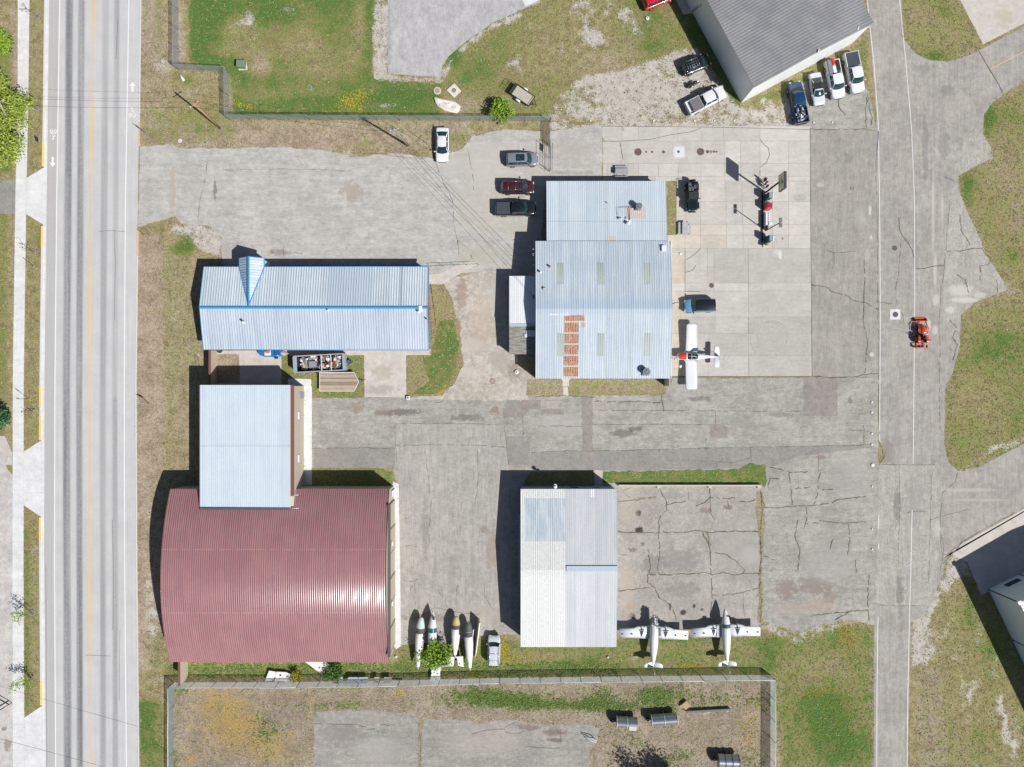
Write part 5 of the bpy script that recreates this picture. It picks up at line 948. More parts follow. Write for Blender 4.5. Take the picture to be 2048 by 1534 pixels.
SPEC = {  # zt profile (t from rear -.5 to front .5 of length, z), screen base, roof front, roof rear, rear glass base, height
    'sedan': dict(h=1.45, zt=[(-.5, .78), (-.485, .95), (-.35, 1.02), (0, .98), (.2, .98), (.4, .86), (.485, .72), (.5, .6)], ws=(.24, .08), rg=(-.2, -.36), wr=.60, rgz=1.0),
    'suv': dict(h=1.72, zt=[(-.5, .7), (-.49, 1.05), (-.3, 1.08), (0, 1.05), (.22, 1.06), (.42, .96), (.485, .8), (.5, .6)], ws=(.27, .14), rg=(-.42, -.475), wr=.64, rgz=1.08),
    'wagon': dict(h=1.7, zt=[(-.5, .7), (-.49, 1.05), (-.3, 1.08), (0, 1.06), (.22, 1.07), (.42, 1.0), (.485, .85), (.5, .6)], ws=(.25, .16), rg=(-.455, -.49), wr=.70, rgz=1.1),
    'pickup': dict(h=1.9, zt=[(-.125, 1.2), (-.1, 1.22), (0, 1.2), (.2, 1.22), (.42, 1.12), (.485, 1.0), (.5, .75)], ws=(.26, .17), rg=(-.07, -.115), wr=.66, rgz=1.22),
    'coupe': dict(h=1.38, zt=[(-.5, .72), (-.485, .92), (-.35, .98), (0, .95), (.2, .94), (.4, .82), (.485, .7), (.5, .58)], ws=(.22, .06), rg=(-.14, -.32), wr=.62, rgz=.97)}
def car(label, cat, name, front, rear, wid, kind, col, zc=.9, roofcol=None, group=None, opts=(), hoodcol=None, L=None):
    f, b = W(*front, zc), W(*rear, zc); d = f - b; Lc = L or d.length; c = (f + b) / 2; rz = math.atan2(d.y, d.x)
    r = empty(name, (c.x, c.y, .03), rz, label, cat, group); sp = SPEC[kind]; h = sp['h']; w = wid / 2; pm = P_[col]; rm = P_[roofcol] if roofcol else pm
    plan = [(-.5, .80), (-.487, .91), (-.45, .97), (-.3, 1), (.3, 1), (.42, .965), (.465, .90), (.49, .76), (.5, .62)]
    pf = lambda t, tab: interp(tab, t)
    ts = sorted(set([t for t, _ in plan] + [t for t, _ in sp['zt']] + [-.4, -.2, -.05, .1, .35]))
    if kind == 'pickup': ts = [t for t in ts if t >= -.125]
    m = MB(); rings = []
    for t in ts:
        W_ = w * pf(t, plan); z = pf(t, sp['zt']); zb = .32
        half = [(W_ * .86, zb), (W_ * .99, zb + .1), (W_, zb + (z - zb) * .5), (W_ * .975, z - .1), (W_ * .90, z - .015), (W_ * .7, z + .015), (W_ * .32, z + .035)]
        rings.append([(t * Lc, y, zz) for y, zz in half] + [(t * Lc, -y, zz) for y, zz in half[::-1]])
    m.loft(rings); m.build('body', pm, r)
    if hoodcol:
        m = MB(); rows = []
        for t in (.27, .32, .4, .46): rows.append([(t * Lc, y * w * pf(t, plan) * .86, pf(t, sp['zt']) + .05 - abs(y) * .03) for y in (-1, -.6, 0, .6, 1)])
        m.grid(rows); m.build('hood', P_[hoodcol], r)
    # cabin
    (wb, wf), (rf, rb) = sp['ws'], sp['rg']; wr = w * sp['wr'] * 1.08; wbelt = w * .88; xwb, xwf, xrf, xrb = wb * Lc, wf * Lc, rf * Lc, rb * Lc
    zb = pf(wb, sp['zt']) + .02; zr = sp['rgz'] + .02; n = 7; ys = np.linspace(-1, 1, n); bow = lambda y, k: k * (1 - y * y)
    m = MB(); rows = [[(x + bow(y, bx), y * wy, h - .05 * y * y - dz) for y in ys] for x, wy, bx, dz in ((xwf + .02, wr * .96, .12, .03), (xwf - .15, wr, .08, 0), ((xwf + xrf) / 2, wr * 1.02, 0, -.01), (xrf + .12, wr * .99, -.04, .01), (xrf - .02, wr * .95, -.07, .05))]
    m.grid(rows[::-1]); 
    for s in (-1, 1):      # pillars
        m.tube([(xwf, s * wr * .97, h - .08), (xwb, s * wbelt, zb)], .045, 5); m.tube([(xrf, s * wr * .95, h - .1), (xrb, s * wbelt * .97, zr)], .07, 5); m.tube([((xwf + xrf) / 2, s * wr * 1.02, h - .07), ((xwf + xrf) / 2, s * wbelt * 1.0, 1.0)], .04, 5)
    m.build('roof', rm, r)
    m = MB(); m.grid([[(xwb + bow(y, .2), y * wbelt * .97, zb) for y in ys], [((xwb + xwf) / 2 + .02 + bow(y, .17), y * (wbelt + wr) / 2 * .97, (zb + h) / 2 + .03) for y in ys], [(xwf + .02 + bow(y, .12), y * wr * .96, h - .035 - .05 * y * y) for y in ys]]); m.build('windshield', WINDOW, r)
    m = MB(); m.grid([[(xrf - .02 - bow(y, .07), y * wr * .95, h - .055 - .05 * y * y) for y in ys], [(xrb - bow(y, .1), y * wbelt * .95, zr) for y in ys]]); m.build('rear_window', WINDOW, r)
    for s in (-1, 1):
        m = MB(); m.grid([[(x1, s * wr * .97, h - .07), (x2, s * wbelt * .99, zz)] for x1, x2, zz in ((xwf, xwb, zb), ((xwf + xrf) / 2, (xwb + xrb) / 2, 1.0), (xrf, xrb, zr))], smooth=False); m.build('side_window', WINDOW, r)
        m = MB(); m.bbox((xwb - .12, s * (w + .1), zb + .06), (.14, .22, .16), .03, mi=0); m.build('side_mirror', pm if col != 'sky' else P_['black'], r)
        m = MB(); m.bbox((Lc * .487, s * w * .66, pf(.48, sp['zt']) - .04), (.2, .34, .14), .04); m.build('headlight', LAMP, r)
        m = MB(); m.bbox((-Lc * .489, s * w * .74, .95 if kind != 'pickup' else 1.0), (.1, .26, .16), .03); m.build('taillight', TAIL, r)
        rr = .41 if kind == 'pickup' or 'big' in opts else .34
        for x in (Lc * .33, -Lc * (.30 if kind != 'pickup' else .3)): wheel(r, x, s * (w - .1), rr, .26)
    for q, ww in ((.497, 1.3), (-.497, 1.5)): m = MB(); m.bbox((Lc * q, 0, .52), (.1, w * ww, .22), .03); m.build('bumper', CHROME if 'chrome' in opts else BPLA, r)
    if kind == 'pickup':
        x0, x1 = -.495 * Lc, -.13 * Lc; zf, zt = .85, 1.26; m = MB()
        m.box(((x0 + x1) / 2, 0, zf - .08), (x1 - x0, w * 1.9, .12))
        for s in (-1, 1): m.bbox(((x0 + x1) / 2, s * (w - .07), (.45 + zt) / 2), (x1 - x0, .14, zt - .45), .04)
        m.bbox((x0 + .04, 0, (.5 + zt) / 2), (.08, w * 1.76, zt - .5), .03); m.bbox((x1 - .04, 0, (.6 + zt) / 2), (.08, w * 1.7, zt - .6), .03); m.build('cargo_bed', pm, r)
        if 'cover' in opts or 'cover_short' in opts:
            k = MB(); xa = x0 + (.1 if 'cover' in opts else .62); k.bbox(((xa + x1 - .06) / 2, 0, zt + .03), (x1 - .06 - xa, w * 1.74, .05), .02)
            for q in np.linspace(xa + .3, x1 - .4, 4): k.box((q, 0, zt + .06), (.03, w * 1.7, .012))
            k.build('tonneau_cover', M('vinyl_cover_' + ('dark' if 'dark' in opts else 'grey'), C(66, 72, 82) if 'dark' in opts else C(122, 120, 124), .7, var=.2, scale=2), r)
    if 'rails' in opts:
        m = MB()
        for s in (-1, 1): m.tube([(xwf - .1, s * wr * .9, h + .05), (xrf + .1, s * wr * .9, h + .05)], .022, 5)
        for t in (.35, .75): x = xwf + (xrf - xwf) * t; m.tube([(x, -wr * .9, h + .07), (x, wr * .9, h + .07)], .02, 5)
        m.build('roof_rack', CHROME, r)
    if 'basket' in opts:
        m = MB(); x0, x1 = xrf + .1, xwf - .5
        for s in (-.9, .9): m.tube([(x0, s * wr, h + .12), (x1, s * wr, h + .12)], .025, 5)
        for t in np.linspace(0, 1, 6): x = x0 + (x1 - x0) * t; m.tube([(x, -wr * .9, h + .1), (x, wr * .9, h + .1)], .018, 5)
        for y in (-.5, -.17, .17, .5): m.tube([(x0, y * wr * 1.5, h + .1), (x1, y * wr * 1.5, h + .1)], .014, 5)
        m.build('roof_basket', GALV, r)
    if 'sunroof' in opts:
        m = MB(); sw = .52; xa, xb = (xwf - .28, xwf - .28 - (1.25 if 'longroof' in opts else .55)); m.grid([[(x, y * wr * .72, h + .035 - .026 * y * y) for y in (-1, -.5, 0, .5, 1)] for x in (xa, (xa + xb) / 2, xb)]); m.build('sunroof', WINDOW, r)
    if 'softtop' in opts:
        m = MB(); m.grid([[(x, y * wr * 1.03, h + .02 - .05 * y * y) for y in ys] for x in (xwf - .05, (xwf + xrf) / 2, xrf - .05)]); m.build('soft_top', M('dark_fabric_top', (.018, .017, .02), .85), r)
    return r, Lc, w, (xwf, xrf, h, wr, zb)
car('white sedan parked nose-down beside the dry grass strip north of the parking lot', 'car', 'parked_sedan', (884, 323), (884.5, 254), 1.92, 'sedan', 'white', 1.0, opts=('sunroofx',))
car('silver crossover with black sunroof parked beside the wire gate', 'car', 'parked_crossover', (1075.5, 317), (1012, 319), 1.95, 'suv', 'silver', 1.0, opts=('sunroof', 'longroof', 'railsx'))
car('maroon suv with roof rails parked between the silver crossover and black pickup', 'car', 'parked_suv', (1067.5, 374), (1002, 374), 1.95, 'suv', 'maroon', 1.0, opts=('rails', 'sunroof', 'chrome'))
car('black pickup with grey-blue bed cover parked beside the maroon suv', 'pickup', 'parked_pickup', (1072, 416), (991, 417), 2.05, 'pickup', 'black', 1.1, opts=('cover', 'dark', 'chrome'))
car('light blue suv with black roof parked on the apron above the light airplane', 'car', 'parked_suv', (1369, 612), (1430.5, 610), 1.98, 'wagon', 'sky', .9, roofcol='black', opts=('sunroofx',))
car('white pickup with short grey bed cover parked diagonally on gravel near the grey-roofed hangar', 'pickup', 'parked_pickup', (1450, 180), (1375, 218), 2.08, 'pickup', 'white', 1.1, opts=('cover_short', 'chrome'))
car('black suv with roof basket parked half in shade beside the grey-roofed hangar', 'car', 'parked_suv', (1419.5, 117), (1366, 139), 1.95, 'suv', 'black', 1.0, opts=('basket',))
car('bright red car cut by the top edge on the rough grass', 'car', 'parked_car', (1350, -18), (1287, 8), 1.9, 'suv', 'red', 1.0)
bp = car('navy blue pickup with an open bed of scrap metal parked below the white hangar wall', 'pickup', 'parked_pickup', (1589.5, 163), (1605, 246), 2.05, 'pickup', 'navy', 1.1, hoodcol='navyhood')
car('silver-white convertible with black soft top parked between two pickups', 'car', 'parked_convertible', (1640, 210), (1629, 145.5), 1.82, 'coupe', 'grey', .8, opts=('softtop',))
gp_ = car('white pickup carrying a red box, white boxes and a grey tank in its bed', 'pickup', 'parked_pickup', (1679, 195), (1664, 120), 2.05, 'pickup', 'white', 1.1, opts=('chromex',))
car('white pickup with dark bed cover nearest the side road', 'pickup', 'parked_pickup', (1718, 184), (1702, 104), 2.08, 'pickup', 'white', 1.1, opts=('cover', 'dark'))
vw = car('white station wagon with dark roof bars parked beside the airplane fuselages', 'car', 'parked_wagon', (988.5, 1271), (987.5, 1329), 1.85, 'wagon', 'grey', .9, opts=('rails',))
def inbed(car_, name, lx, ly, lz, dims, mat, label, cat, rz=0):
    r, Lc, w, _ = car_; p = r.matrix_basis @ Vector((lx * Lc, ly, lz)); m = MB(); m.bbox((0, 0, 0), dims, .05); o = m.build(name, mat); o.location = p; o.rotation_euler = (0, 0, r.rotation_euler.z + rz); return tag(o, label, cat)
inbed(gp_, 'red_box', -.43, 0.02, 1.15, (1.1, .42, .5), M('red_plastic', (.6, .03, .02), .4), 'bright red box in the bed of the loaded white pickup', 'box')
inbed(gp_, 'white_box', -.28, -.02, 1.15, (.55, .5, .5), WHITEM, 'white box directly in front of the red box in the loaded pickup bed', 'box'); inbed(gp_, 'white_box', -.185, -.02, 1.15, (.5, .5, .55), WHITEM, 'white box next to the cab in the loaded pickup bed', 'box')
inbed(gp_, 'grey_tank', -.31, -.6, 1.15, (2.1, .62, .55), M('tank_grey', C(128, 132, 140), .45), 'long grey tank along the side of the loaded pickup bed', 'tank'); inbed(gp_, 'black_tool_box', -.3, .62, 1.1, (1.6, .55, .45), BPLA, 'black tool box on the left side of the loaded pickup bed', 'tool box')
def scrap(name, root_or_loc, rz, lx, ly, h, n, mats, label, seed=1, smin=.2, smax=.8):
    rnd = random.Random(seed); m = MB()
    for i in range(n):
        a = rnd.uniform(smin, smax); b = rnd.uniform(smin, smax) * .6; t = rnd.uniform(.03, .25); x = rnd.uniform(-lx / 2 + a / 2, lx / 2 - a / 2); y = rnd.uniform(-ly / 2 + b / 2, ly / 2 - b / 2)
        rot = Matrix.Rotation(rnd.uniform(0, 6.3), 3, 'Z') @ Matrix.Rotation(rnd.uniform(-.5, .5), 3, 'X') @ Matrix.Rotation(rnd.uniform(-.4, .4), 3, 'Y')
        z = h * rnd.uniform(.3, 1.0) * (1 - .5 * abs(y / ly)); k = rnd.randrange(len(mats))
        if i % 5 == 0: m.tube([Vector((x, y, z)) + rot @ Vector((-a / 2, 0, 0)), Vector((x, y, z)) + rot @ Vector((a / 2, 0, 0))], t * .6 + .04, 8, k)
        else: m.box((x, y, z), (a, b, t), mi=k, rot=rot)
    o = m.build(name, mats); o.location = root_or_loc; o.rotation_euler = (0, 0, rz); return tag(o, label, None, None, 'stuff')
c = bp[0].matrix_basis @ Vector((-.31 * bp[1], 0, .85)); scrap('scrap_metal', c, bp[0].rotation_euler.z, 2.1, 1.5, .55, 60, [CHROME, BPLA, GALV, BPLA, WHITEM], 'jumble of shiny scrap metal filling the navy pickup bed', 4, .2, .7)

def jeep():
    f, b = W(1385, 424, 1), W(1384, 361, 1); c = (f + b) / 2; d = f - b; L = d.length; r = empty('offroad_jeep', (c.x, c.y, .02), math.atan2(d.y, d.x), 'boxy black open-frame off-roader with rear spare wheel parked on the concrete apron', 'off-roader'); K = P_['black']
    m = MB(); m.bbox((-.6, 0, .85), (2.9, 1.62, .75), .06); m.bbox((1.35, 0, .88), (1.35, 1.3, .6), .1); m.build('body', K, r)
    m = MB(); m.bbox((1.3, 0, 1.22), (1.3, 1.22, .1), .04); m.box((1.35, .3, 1.28), (.5, .12, .03)); m.box((1.35, -.3, 1.28), (.5, .12, .03)); m.build('hood', K, r)
    m = MB(); m.bbox((.1, 0, 1.83), (1.0, 1.5, .07), .03); m.build('hard_top', M('jeep_top', (.02, .024, .026), .7), r)
    m = MB()
    for s in (-1, 1): m.tube([(.65, s * .72, 1.25), (.5, s * .7, 1.8), (-1.9, s * .7, 1.78), (-2.0, s * .7, 1.2)], .035, 6); m.tube([(-.9, s * .7, 1.2), (-.9, s * .7, 1.78)], .035, 6)
    for x in (-.45, -1.2, -1.9): m.tube([(x, -.7, 1.8), (x, .7, 1.8)], .035, 6)
    m.build('roll_cage', K, r)
    m = MB(); m.box((.62, 0, 1.5), (.04, 1.4, .5), rot=Matrix.Rotation(-.3, 3, 'Y')); m.build('windshield', WINDOW, r)
    for y in (-.38, .38):
        m = MB(); m.bbox((-1.3, y, 1.32), (.55, .5, .5), .08); m.build('rear_seat', M('seat_grey', C(92, 92, 98), .8), r)
    m = MB(); m.box((-.85, .0, 1.5), (.9, .22, .08)); m.box((-1.2, -.45, 1.55), (1.2, .4, .05)); m.build('cargo_tray', M('tray_grey', C(96, 100, 108), .6), r)
    for s in (-1, 1):
        for x in (1.35, -1.35): 
            wheel(r, x, s * .82, .43, .3); m = MB(); m.bbox((x, s * .84, .98), (.95, .34, .07), .03); m.build('fender', K, r)
        m = MB(); m.disc((2.06, s * .42, .95), .11, .06, 14, axis='X'); m.build('headlight', LAMP, r); m = MB(); m.bbox((.45, s * .98, 1.4), (.1, .24, .18), .02); m.build('side_mirror', K, r)
    m = MB(); m.bbox((2.18, 0, .62), (.22, 1.1, .2), .04); m.tube([(2.2, -.3, .72), (2.25, -.25, 1.0), (2.25, .25, 1.0), (2.2, .3, .72)], .035, 6); m.build('front_bumper', K, r)
    m = MB(); m.disc((-2.2, .1, 1.1), .42, .28, 20, axis='X'); o = m.build('spare_wheel', TYRE, r); m = MB(); m.disc((-2.36, .1, 1.1), .2, .04, 14, axis='X'); m.build('rim', RIM, o)
jeep()

def motorcycle():
    p = W(1385, 171); r = empty('motorcycle', p, math.atan2(10, 24), 'black and chrome motorcycle parked between the black suv and white pickup', 'motorcycle')
    for x in (.72, -.72): 
        m = MB(); m.disc((x, 0, .32), .32, .14, 22, axis='Y'); o = m.build('wheel', TYRE, r); m = MB(); m.disc((x, 0, .32), .2, .16, 14, axis='Y'); m.build('rim', CHROME, o)
    m = MB(); m.loft([[(x, w * math.cos(a), z + h * math.sin(a)) for a in np.linspace(0, 2 * math.pi, 10, endpoint=False)] for x, w, z, h in ((.45, .06, .82, .06), (.3, .17, .84, .12), (.0, .16, .8, .1), (-.05, .08, .76, .06))]); m.build('fuel_tank', P_['black'], r)
    m = MB(); m.bbox((-.3, 0, .74), (.62, .3, .12), .05); m.bbox((-.62, 0, .8), (.25, .24, .14), .05); m.build('seat', BPLA, r)
    m = MB(); m.bbox((.05, 0, .45), (.5, .34, .4), .08); m.tube([(.15, -.2, .3), (-.3, -.24, .25), (-.85, -.24, .28)], .05, 8); m.tube([(.15, .2, .5), (.0, .24, .5)], .07, 8); m.build('engine', CHROME, r)
    m = MB(); m.tube([(.45, 0, .95), (.7, 0, .35)], .05, 8); m.tube([(.3, .42, 1.02), (.45, .15, 1.0), (.45, -.15, 1.0), (.3, -.42, 1.02)], .022, 6); m.build('handlebar', CHROME, r)
    m = MB(); m.disc((.58, 0, .85), .1, .12, 14, axis='X'); m.build('headlight', LAMP, r); m = MB(); m.bbox((.2, .0, .95), (.05, .3, .3), .02, mi=0); 
    for s in (-1, 1): k = MB(); k.bbox((-.65, s * .26, .58), (.42, .2, .3), .05); k.build('saddlebag', BPLA, r)
motorcycle()

def tractor():
    OR = paint('orange_paint', C(236, 84, 44)); f = W(1839, 632, 1); b = W(1838, 698, 1); c = W(1838.5, 667); r = empty('compact_tractor', c, math.pi / 2, 'orange compact tractor with front loader driving on the side road', 'tractor')
    m = MB(); m.loft([[(x, w, z0), (x, w, z1 - .12), (x, w * .7, z1), (x, -w * .7, z1), (x, -w, z1 - .12), (x, -w, z0)] for x, w, z0, z1 in ((1.15, .22, .7, 1.05), (1.1, .3, .6, 1.15), (.2, .36, .6, 1.3), (-.15, .36, .6, 1.32))]); m.build('hood', OR, r)
    m = MB(); m.bbox((-.3, 0, .62), (2.3, .5, .35), .04); m.build('chassis', BPLA, r)
    m = MB(); m.bbox((-.75, 0, 1.0), (.45, .5, .14), .05); m.bbox((-.98, 0, 1.25), (.1, .5, .45), .04); m.build('seat', BPLA, r)
    m = MB(); m.tube([(-.25, 0, 1.1), (-.38, 0, 1.3)], .03, 6); a = [(-.38 + .05 * math.cos(t), .19 * math.sin(t), 1.3 + .16 * math.cos(t)) for t in np.linspace(0, 2 * math.pi, 13)]; m.tube(a, .02, 5); m.build('steering_wheel', BPLA, r)
    for s in (-1, 1):
        m = MB(); m.disc((-.85, s * .62, .55), .55, .36, 24, axis='Y'); o = m.build('rear_wheel', TYRE, r); k = MB(); k.disc((-.85, s * .81, .55), .3, .03, 16, axis='Y'); k.build('rim', OR, o)
        m = MB(); m.disc((.85, s * .55, .33), .33, .24, 20, axis='Y'); o = m.build('front_wheel', TYRE, r); k = MB(); k.disc((.85, s * .68, .33), .18, .03, 14, axis='Y'); k.build('rim', OR, o)
        m = MB(); m.bbox((-.85, s * .6, 1.14), (.95, .36, .06), .03); m.build('fender', OR, r)
        m = MB(); m.tube([(-.1, s * .55, 1.15), (.7, s * .62, 1.25), (1.45, s * .6, .75), (1.75, s * .6, .45)], .065, 6); m.tube([(.2, s * .6, .9), (1.1, s * .6, .8)], .04, 6); m.build('loader_arm', OR, r)
    m = MB(); bx = 1.75
    m.loft([[(bx, y, .12), (bx + .05, y, .6), (bx + .1, y, .66), (bx + .08, y, .1)] for y in (-.85, .85)], smooth=False); m.box((bx + .32, 0, .12), (.6, 1.7, .05)); m.box((bx + .04, 0, .4), (.06, 1.7, .55))
    for s in (-1, 1): m.add([(bx, s * .85, .1), (bx + .62, s * .85, .1), (bx + .5, s * .85, .25), (bx + .05, s * .85, .68)], [(0, 1, 2, 3)])
    m.build('loader_bucket', OR, r)
    m = MB(); m.tube([(-.95, -.5, .9), (-1.05, -.5, 2.1), (-1.05, .5, 2.1), (-.95, .5, .9)], .04, 6); m.build('roll_bar', BPLA, r)
    m = MB(); m.box((-2.15, 0, .5), (.06, 1.7, .45)); m.box((-1.7, 0, .62), (.06, 1.6, .1))
    for y in (-.83, .83, .2): m.box((-1.93, y, .5), (.5, .05, .4))
    for y in (-.35, .35): m.tube([(-1.2, y, .7), (-1.75, y * 1.1, .62)], .05, 6)
    m.build('box_blade', OR, r)
    return r
TR = tractor()

# ---------------------------------------------------------------- trailers and things by the office
def utility_trailer():
    a, b = W(1012, 170), W(1077, 214); rz = math.atan2(b.y - a.y, b.x - a.x); c = W(1044, 193.5); r = empty('utility_trailer', c, rz, 'small flat utility trailer with pale plank deck and black mesh ramp on the grass', 'trailer'); BK = M('black_steel', (.02, .022, .025), .5)
    m = MB(); 
    for i in range(7): m.box((0, -.66 + i * .22, .62), (3.3, .21, .04))
    m.build('deck', M('pale_planks', C(196, 188, 172), .85, var=.15, scale=2), r)
    m = MB()
    for s in (-1, 1): m.box((0, s * .82, .62), (3.45, .07, .14)); m.tube([(-1.7, s * .84, .95), (1.7, s * .84, .95)], .03, 6)
    for x in (-1.7, 1.7): m.box((x, 0, .62), (.07, 1.7, .14)); m.tube([(x, -.84, .95), (x, .84, .95)], .03, 6)
    for x in (-1.7, -.6, .6, 1.7):
        for s in (-1, 1): m.tube([(x, s * .84, .6), (x, s * .84, .95)], .03, 6)
    m.build('frame', BK, r)
    m = MB()
    for y in np.linspace(-.8, .8, 5): m.tube([(-1.75, y, .62), (-2.7, y, .95)], .025, 5)
    for t in (0, .5, 1): m.tube([(-1.75 - .95 * t, -.8, .62 + .33 * t), (-1.75 - .95 * t, .8, .62 + .33 * t)], .025, 5)
    m.build('ramp', BK, r); m = MB(); m.box((-1.55, 0, .8), (.5, 1.6, .03)); m.build('ramp_hinge_plate', M('dark_plate', (.03, .034, .04), .6), r)
    m = MB(); m.tube([(1.7, -.55, .6), (2.5, 0, .58)], .04, 6); m.tube([(1.7, .55, .6), (2.5, 0, .58), (2.75, 0, .58)], .04, 6); m.tube([(2.3, 0, .3), (2.3, 0, .9)], .035, 6); m.build('drawbar', BK, r)
    for s in (-1, 1):
        wheel(r, -.1, s * 1.0, .33, .2); m = MB(); m.loft([[(x, s * .88, z), (x, s * 1.14, z)] for x, z in ((-.5, .58), (-.42, .72), (-.1, .76), (.22, .72), (.3, .58))], closed=False, cap=False); m.build('mudguard', WHITEM, r)
utility_trailer()
def dump_trailer():
    r = empty('debris_trailer', W(645, 727), R(3), 'grey high-sided dump trailer filled with rubble behind the office building', 'trailer'); GP = M('trailer_grey', C(166, 176, 188), .5); LX, LY = 7.2, 2.35; ht = 1.9
    m = MB(); m.box((0, 0, .55), (LX, LY, .12)); m.build('floor', BPLA, r)
    m = MB()
    for s in (-1, 1): m.box((0, s * LY / 2, (ht + .5) / 2), (LX, .08, ht - .5)); m.box((0, s * LY / 2, ht), (LX + .1, .16, .1))
    m.box((-LX / 2, 0, 1.2), (.08, LY, 1.4)); m.box((-LX / 2 + .12, 0, ht - .02), (.55, LY, .07)); m.box((LX / 2, 0, 1.2), (.3, LY, 1.4)); m.box((LX / 2 - .05, 0, ht), (.35, LY, .08))
    m.build('side_walls', GP, r)
    for x in (.35, 1.75): m = MB(); m.box((x, 0, ht + .02), (.09, LY, .07)); m.build('cross_bar', WHITEM, r)
    m = MB(); m.tube([(LX / 2, -.6, .55), (LX / 2 + 1.0, 0, .55), (LX / 2, .6, .55)], .06, 6); m.build('drawbar', BPLA, r); m = MB(); m.disc((LX / 2 + .45, 0, .85), .28, .5, 18); m.build('jack_tank', M('blue_tank', C(60, 100, 140), .4), r)
    for s in (-1, 1):
        for x in (-.6, .45): wheel(r, x, s * 1.28, .36, .24)
    MT = [M('wood_debris', C(190, 120, 76), .8, var=.3), M('white_debris', C(232, 232, 230), .7), M('tan_debris', C(196, 176, 152), .8, var=.2), WHITEM, BPLA, GALV, M('rust_debris', C(150, 84, 56), .8)]
    p = r.matrix_basis @ Vector((1.55, 0, .7)); scrap('rubble_pile', p, R(3), 3.6, 2.0, 1.0, 220, MT, 'dense rubble of wood, metal and white scraps in the grey dump trailer', 8, .15, .75)
    p = r.matrix_basis @ Vector((-1.6, 0.15, .55)); scrap('rubble_pile', p, R(3), 2.8, 1.9, .55, 90, [MT[2], MT[1], MT[2], GALV, MT[5], MT[3]], 'lower rubble of tan boards and scraps at the open end of the dump trailer', 9, .2, .8)
    m = MB(); m.bbox((0, 0, 0), (1.0, .95, .5), .04); o = m.build('metal_cabinet', M('cabinet_grey', C(150, 154, 166), .5)); o.location = r.matrix_basis @ Vector((-1.15, -.1, 1.2)); o.rotation_euler = (0, 0, R(5)); tag(o, 'square grey metal cabinet lying on the rubble in the dump trailer', 'cabinet')
dump_trailer()
def plank_trailer():
    r = empty('flatbed_trailer', W(681, 763.5), 0, 'flatbed trailer with weathered plank deck and pointed front on the grass', 'trailer'); g = G('weathered_planks', .9, 0, .15); n = g.noise(1, 4, .65, stretch=(.7, 7, 1)); k = hsh((g.y / .3).floor()); n3 = g.noise(6, 3)
    wood = g.out(g.scale(g.mix((n * .6 + k * .4).step(.3, .6), C(158, 140, 126), C(196, 180, 162)), (n3 - .5) * .3 + 1.0))
    m = MB(); x0, x1, x2 = -2.85, 2.15, 2.75
    for i in range(9): 
        y = -1.2 + i * .3; xe = x2 - abs(y) * .48; m.box(((x0 + xe) / 2, y, .78), (xe - x0, .285, .06))
    m.build('deck', wood, r); m = MB(); pl = [(x0, -1.37, .8), (x1, -1.37, .8), (x2 + .1, 0, .8), (x1, 1.37, .8), (x0, 1.37, .8)]
    for a, b in zip(pl, pl[1:] + pl[:1]): m.tube([a, b], .05, 5, smooth=False)
    m.build('frame', WHITEM, r); m = MB(); m.tube([(x2, 0, .7), (x2 + 1.4, 0, .65)], .05, 6); m.tube([(x2 + .7, 0, .2), (x2 + .7, 0, 1.0)], .05, 6); m.build('drawbar', GALV, r)
    for s in (-1, 1): wheel(r, -.2, s * 1.1, .35, .22)
plank_trailer()
def boat():
    r = empty('personal_watercraft', W(546, 703.5), 0, 'small blue and white watercraft with orange seat on a trailer under the office eave', 'watercraft'); BL = paint('bright_blue', C(36, 124, 196))
    m = MB(); m.loft([[(x, w, z), (x, w * .8, z + .1), (x, 0, z + .18), (x, -w * .8, z + .1), (x, -w, z), (x, -w * .5, .5), (x, w * .5, .5)] for x, w, z in ((-2.0, .1, .95), (-1.6, .55, .9), (-1.0, .75, .85), (.4, .78, .82), (1.4, .75, .8))]); m.build('hull', BL, r)
    m = MB(); m.bbox((-.45, 0, 1.02), (.9, 1.2, .12), .05); m.build('deck', WHITEM, r); m = MB(); m.loft([[(x, w * math.cos(a), 1.12 + .16 * math.sin(a)) for a in np.linspace(0, 2 * math.pi, 10, endpoint=False)] for x, w in ((-.75, .1), (-.6, .26), (-.2, .26), (-.05, .12))]); m.build('seat', M('orange_vinyl', C(214, 120, 50), .5), r)
    m = MB(); m.bbox((.9, 0, 1.0), (.9, 1.1, .2), .08); m.build('rear_deck', M('deep_blue', C(30, 96, 160), .5), r); m = MB(); m.tube([(1.3, 0, .45), (2.6, -.35, .45)], .05, 6); m.box((.2, 0, .4), (2.6, .1, .1)); m.build('trailer_bar', GALV, r)
    for s in (-1, 1): wheel(r, .6, s * .95, .26, .18)
boat()
def tyre_stack():
    p = W(439.5, 700); e = empty('coiled_hose', p, 0, 'coil of dark hose lying against the office south wall', 'hose'); m = MB()
    for k in range(3): m.tube([((.42 - k * .09) * math.cos(t), (.42 - k * .09) * math.sin(t), .06 + .05 * k) for t in np.linspace(0, 2 * math.pi, 25)], .045, 6)
    m.build('hose_coil', M('dark_hose', C(70, 76, 72), .7), e)
tyre_stack()

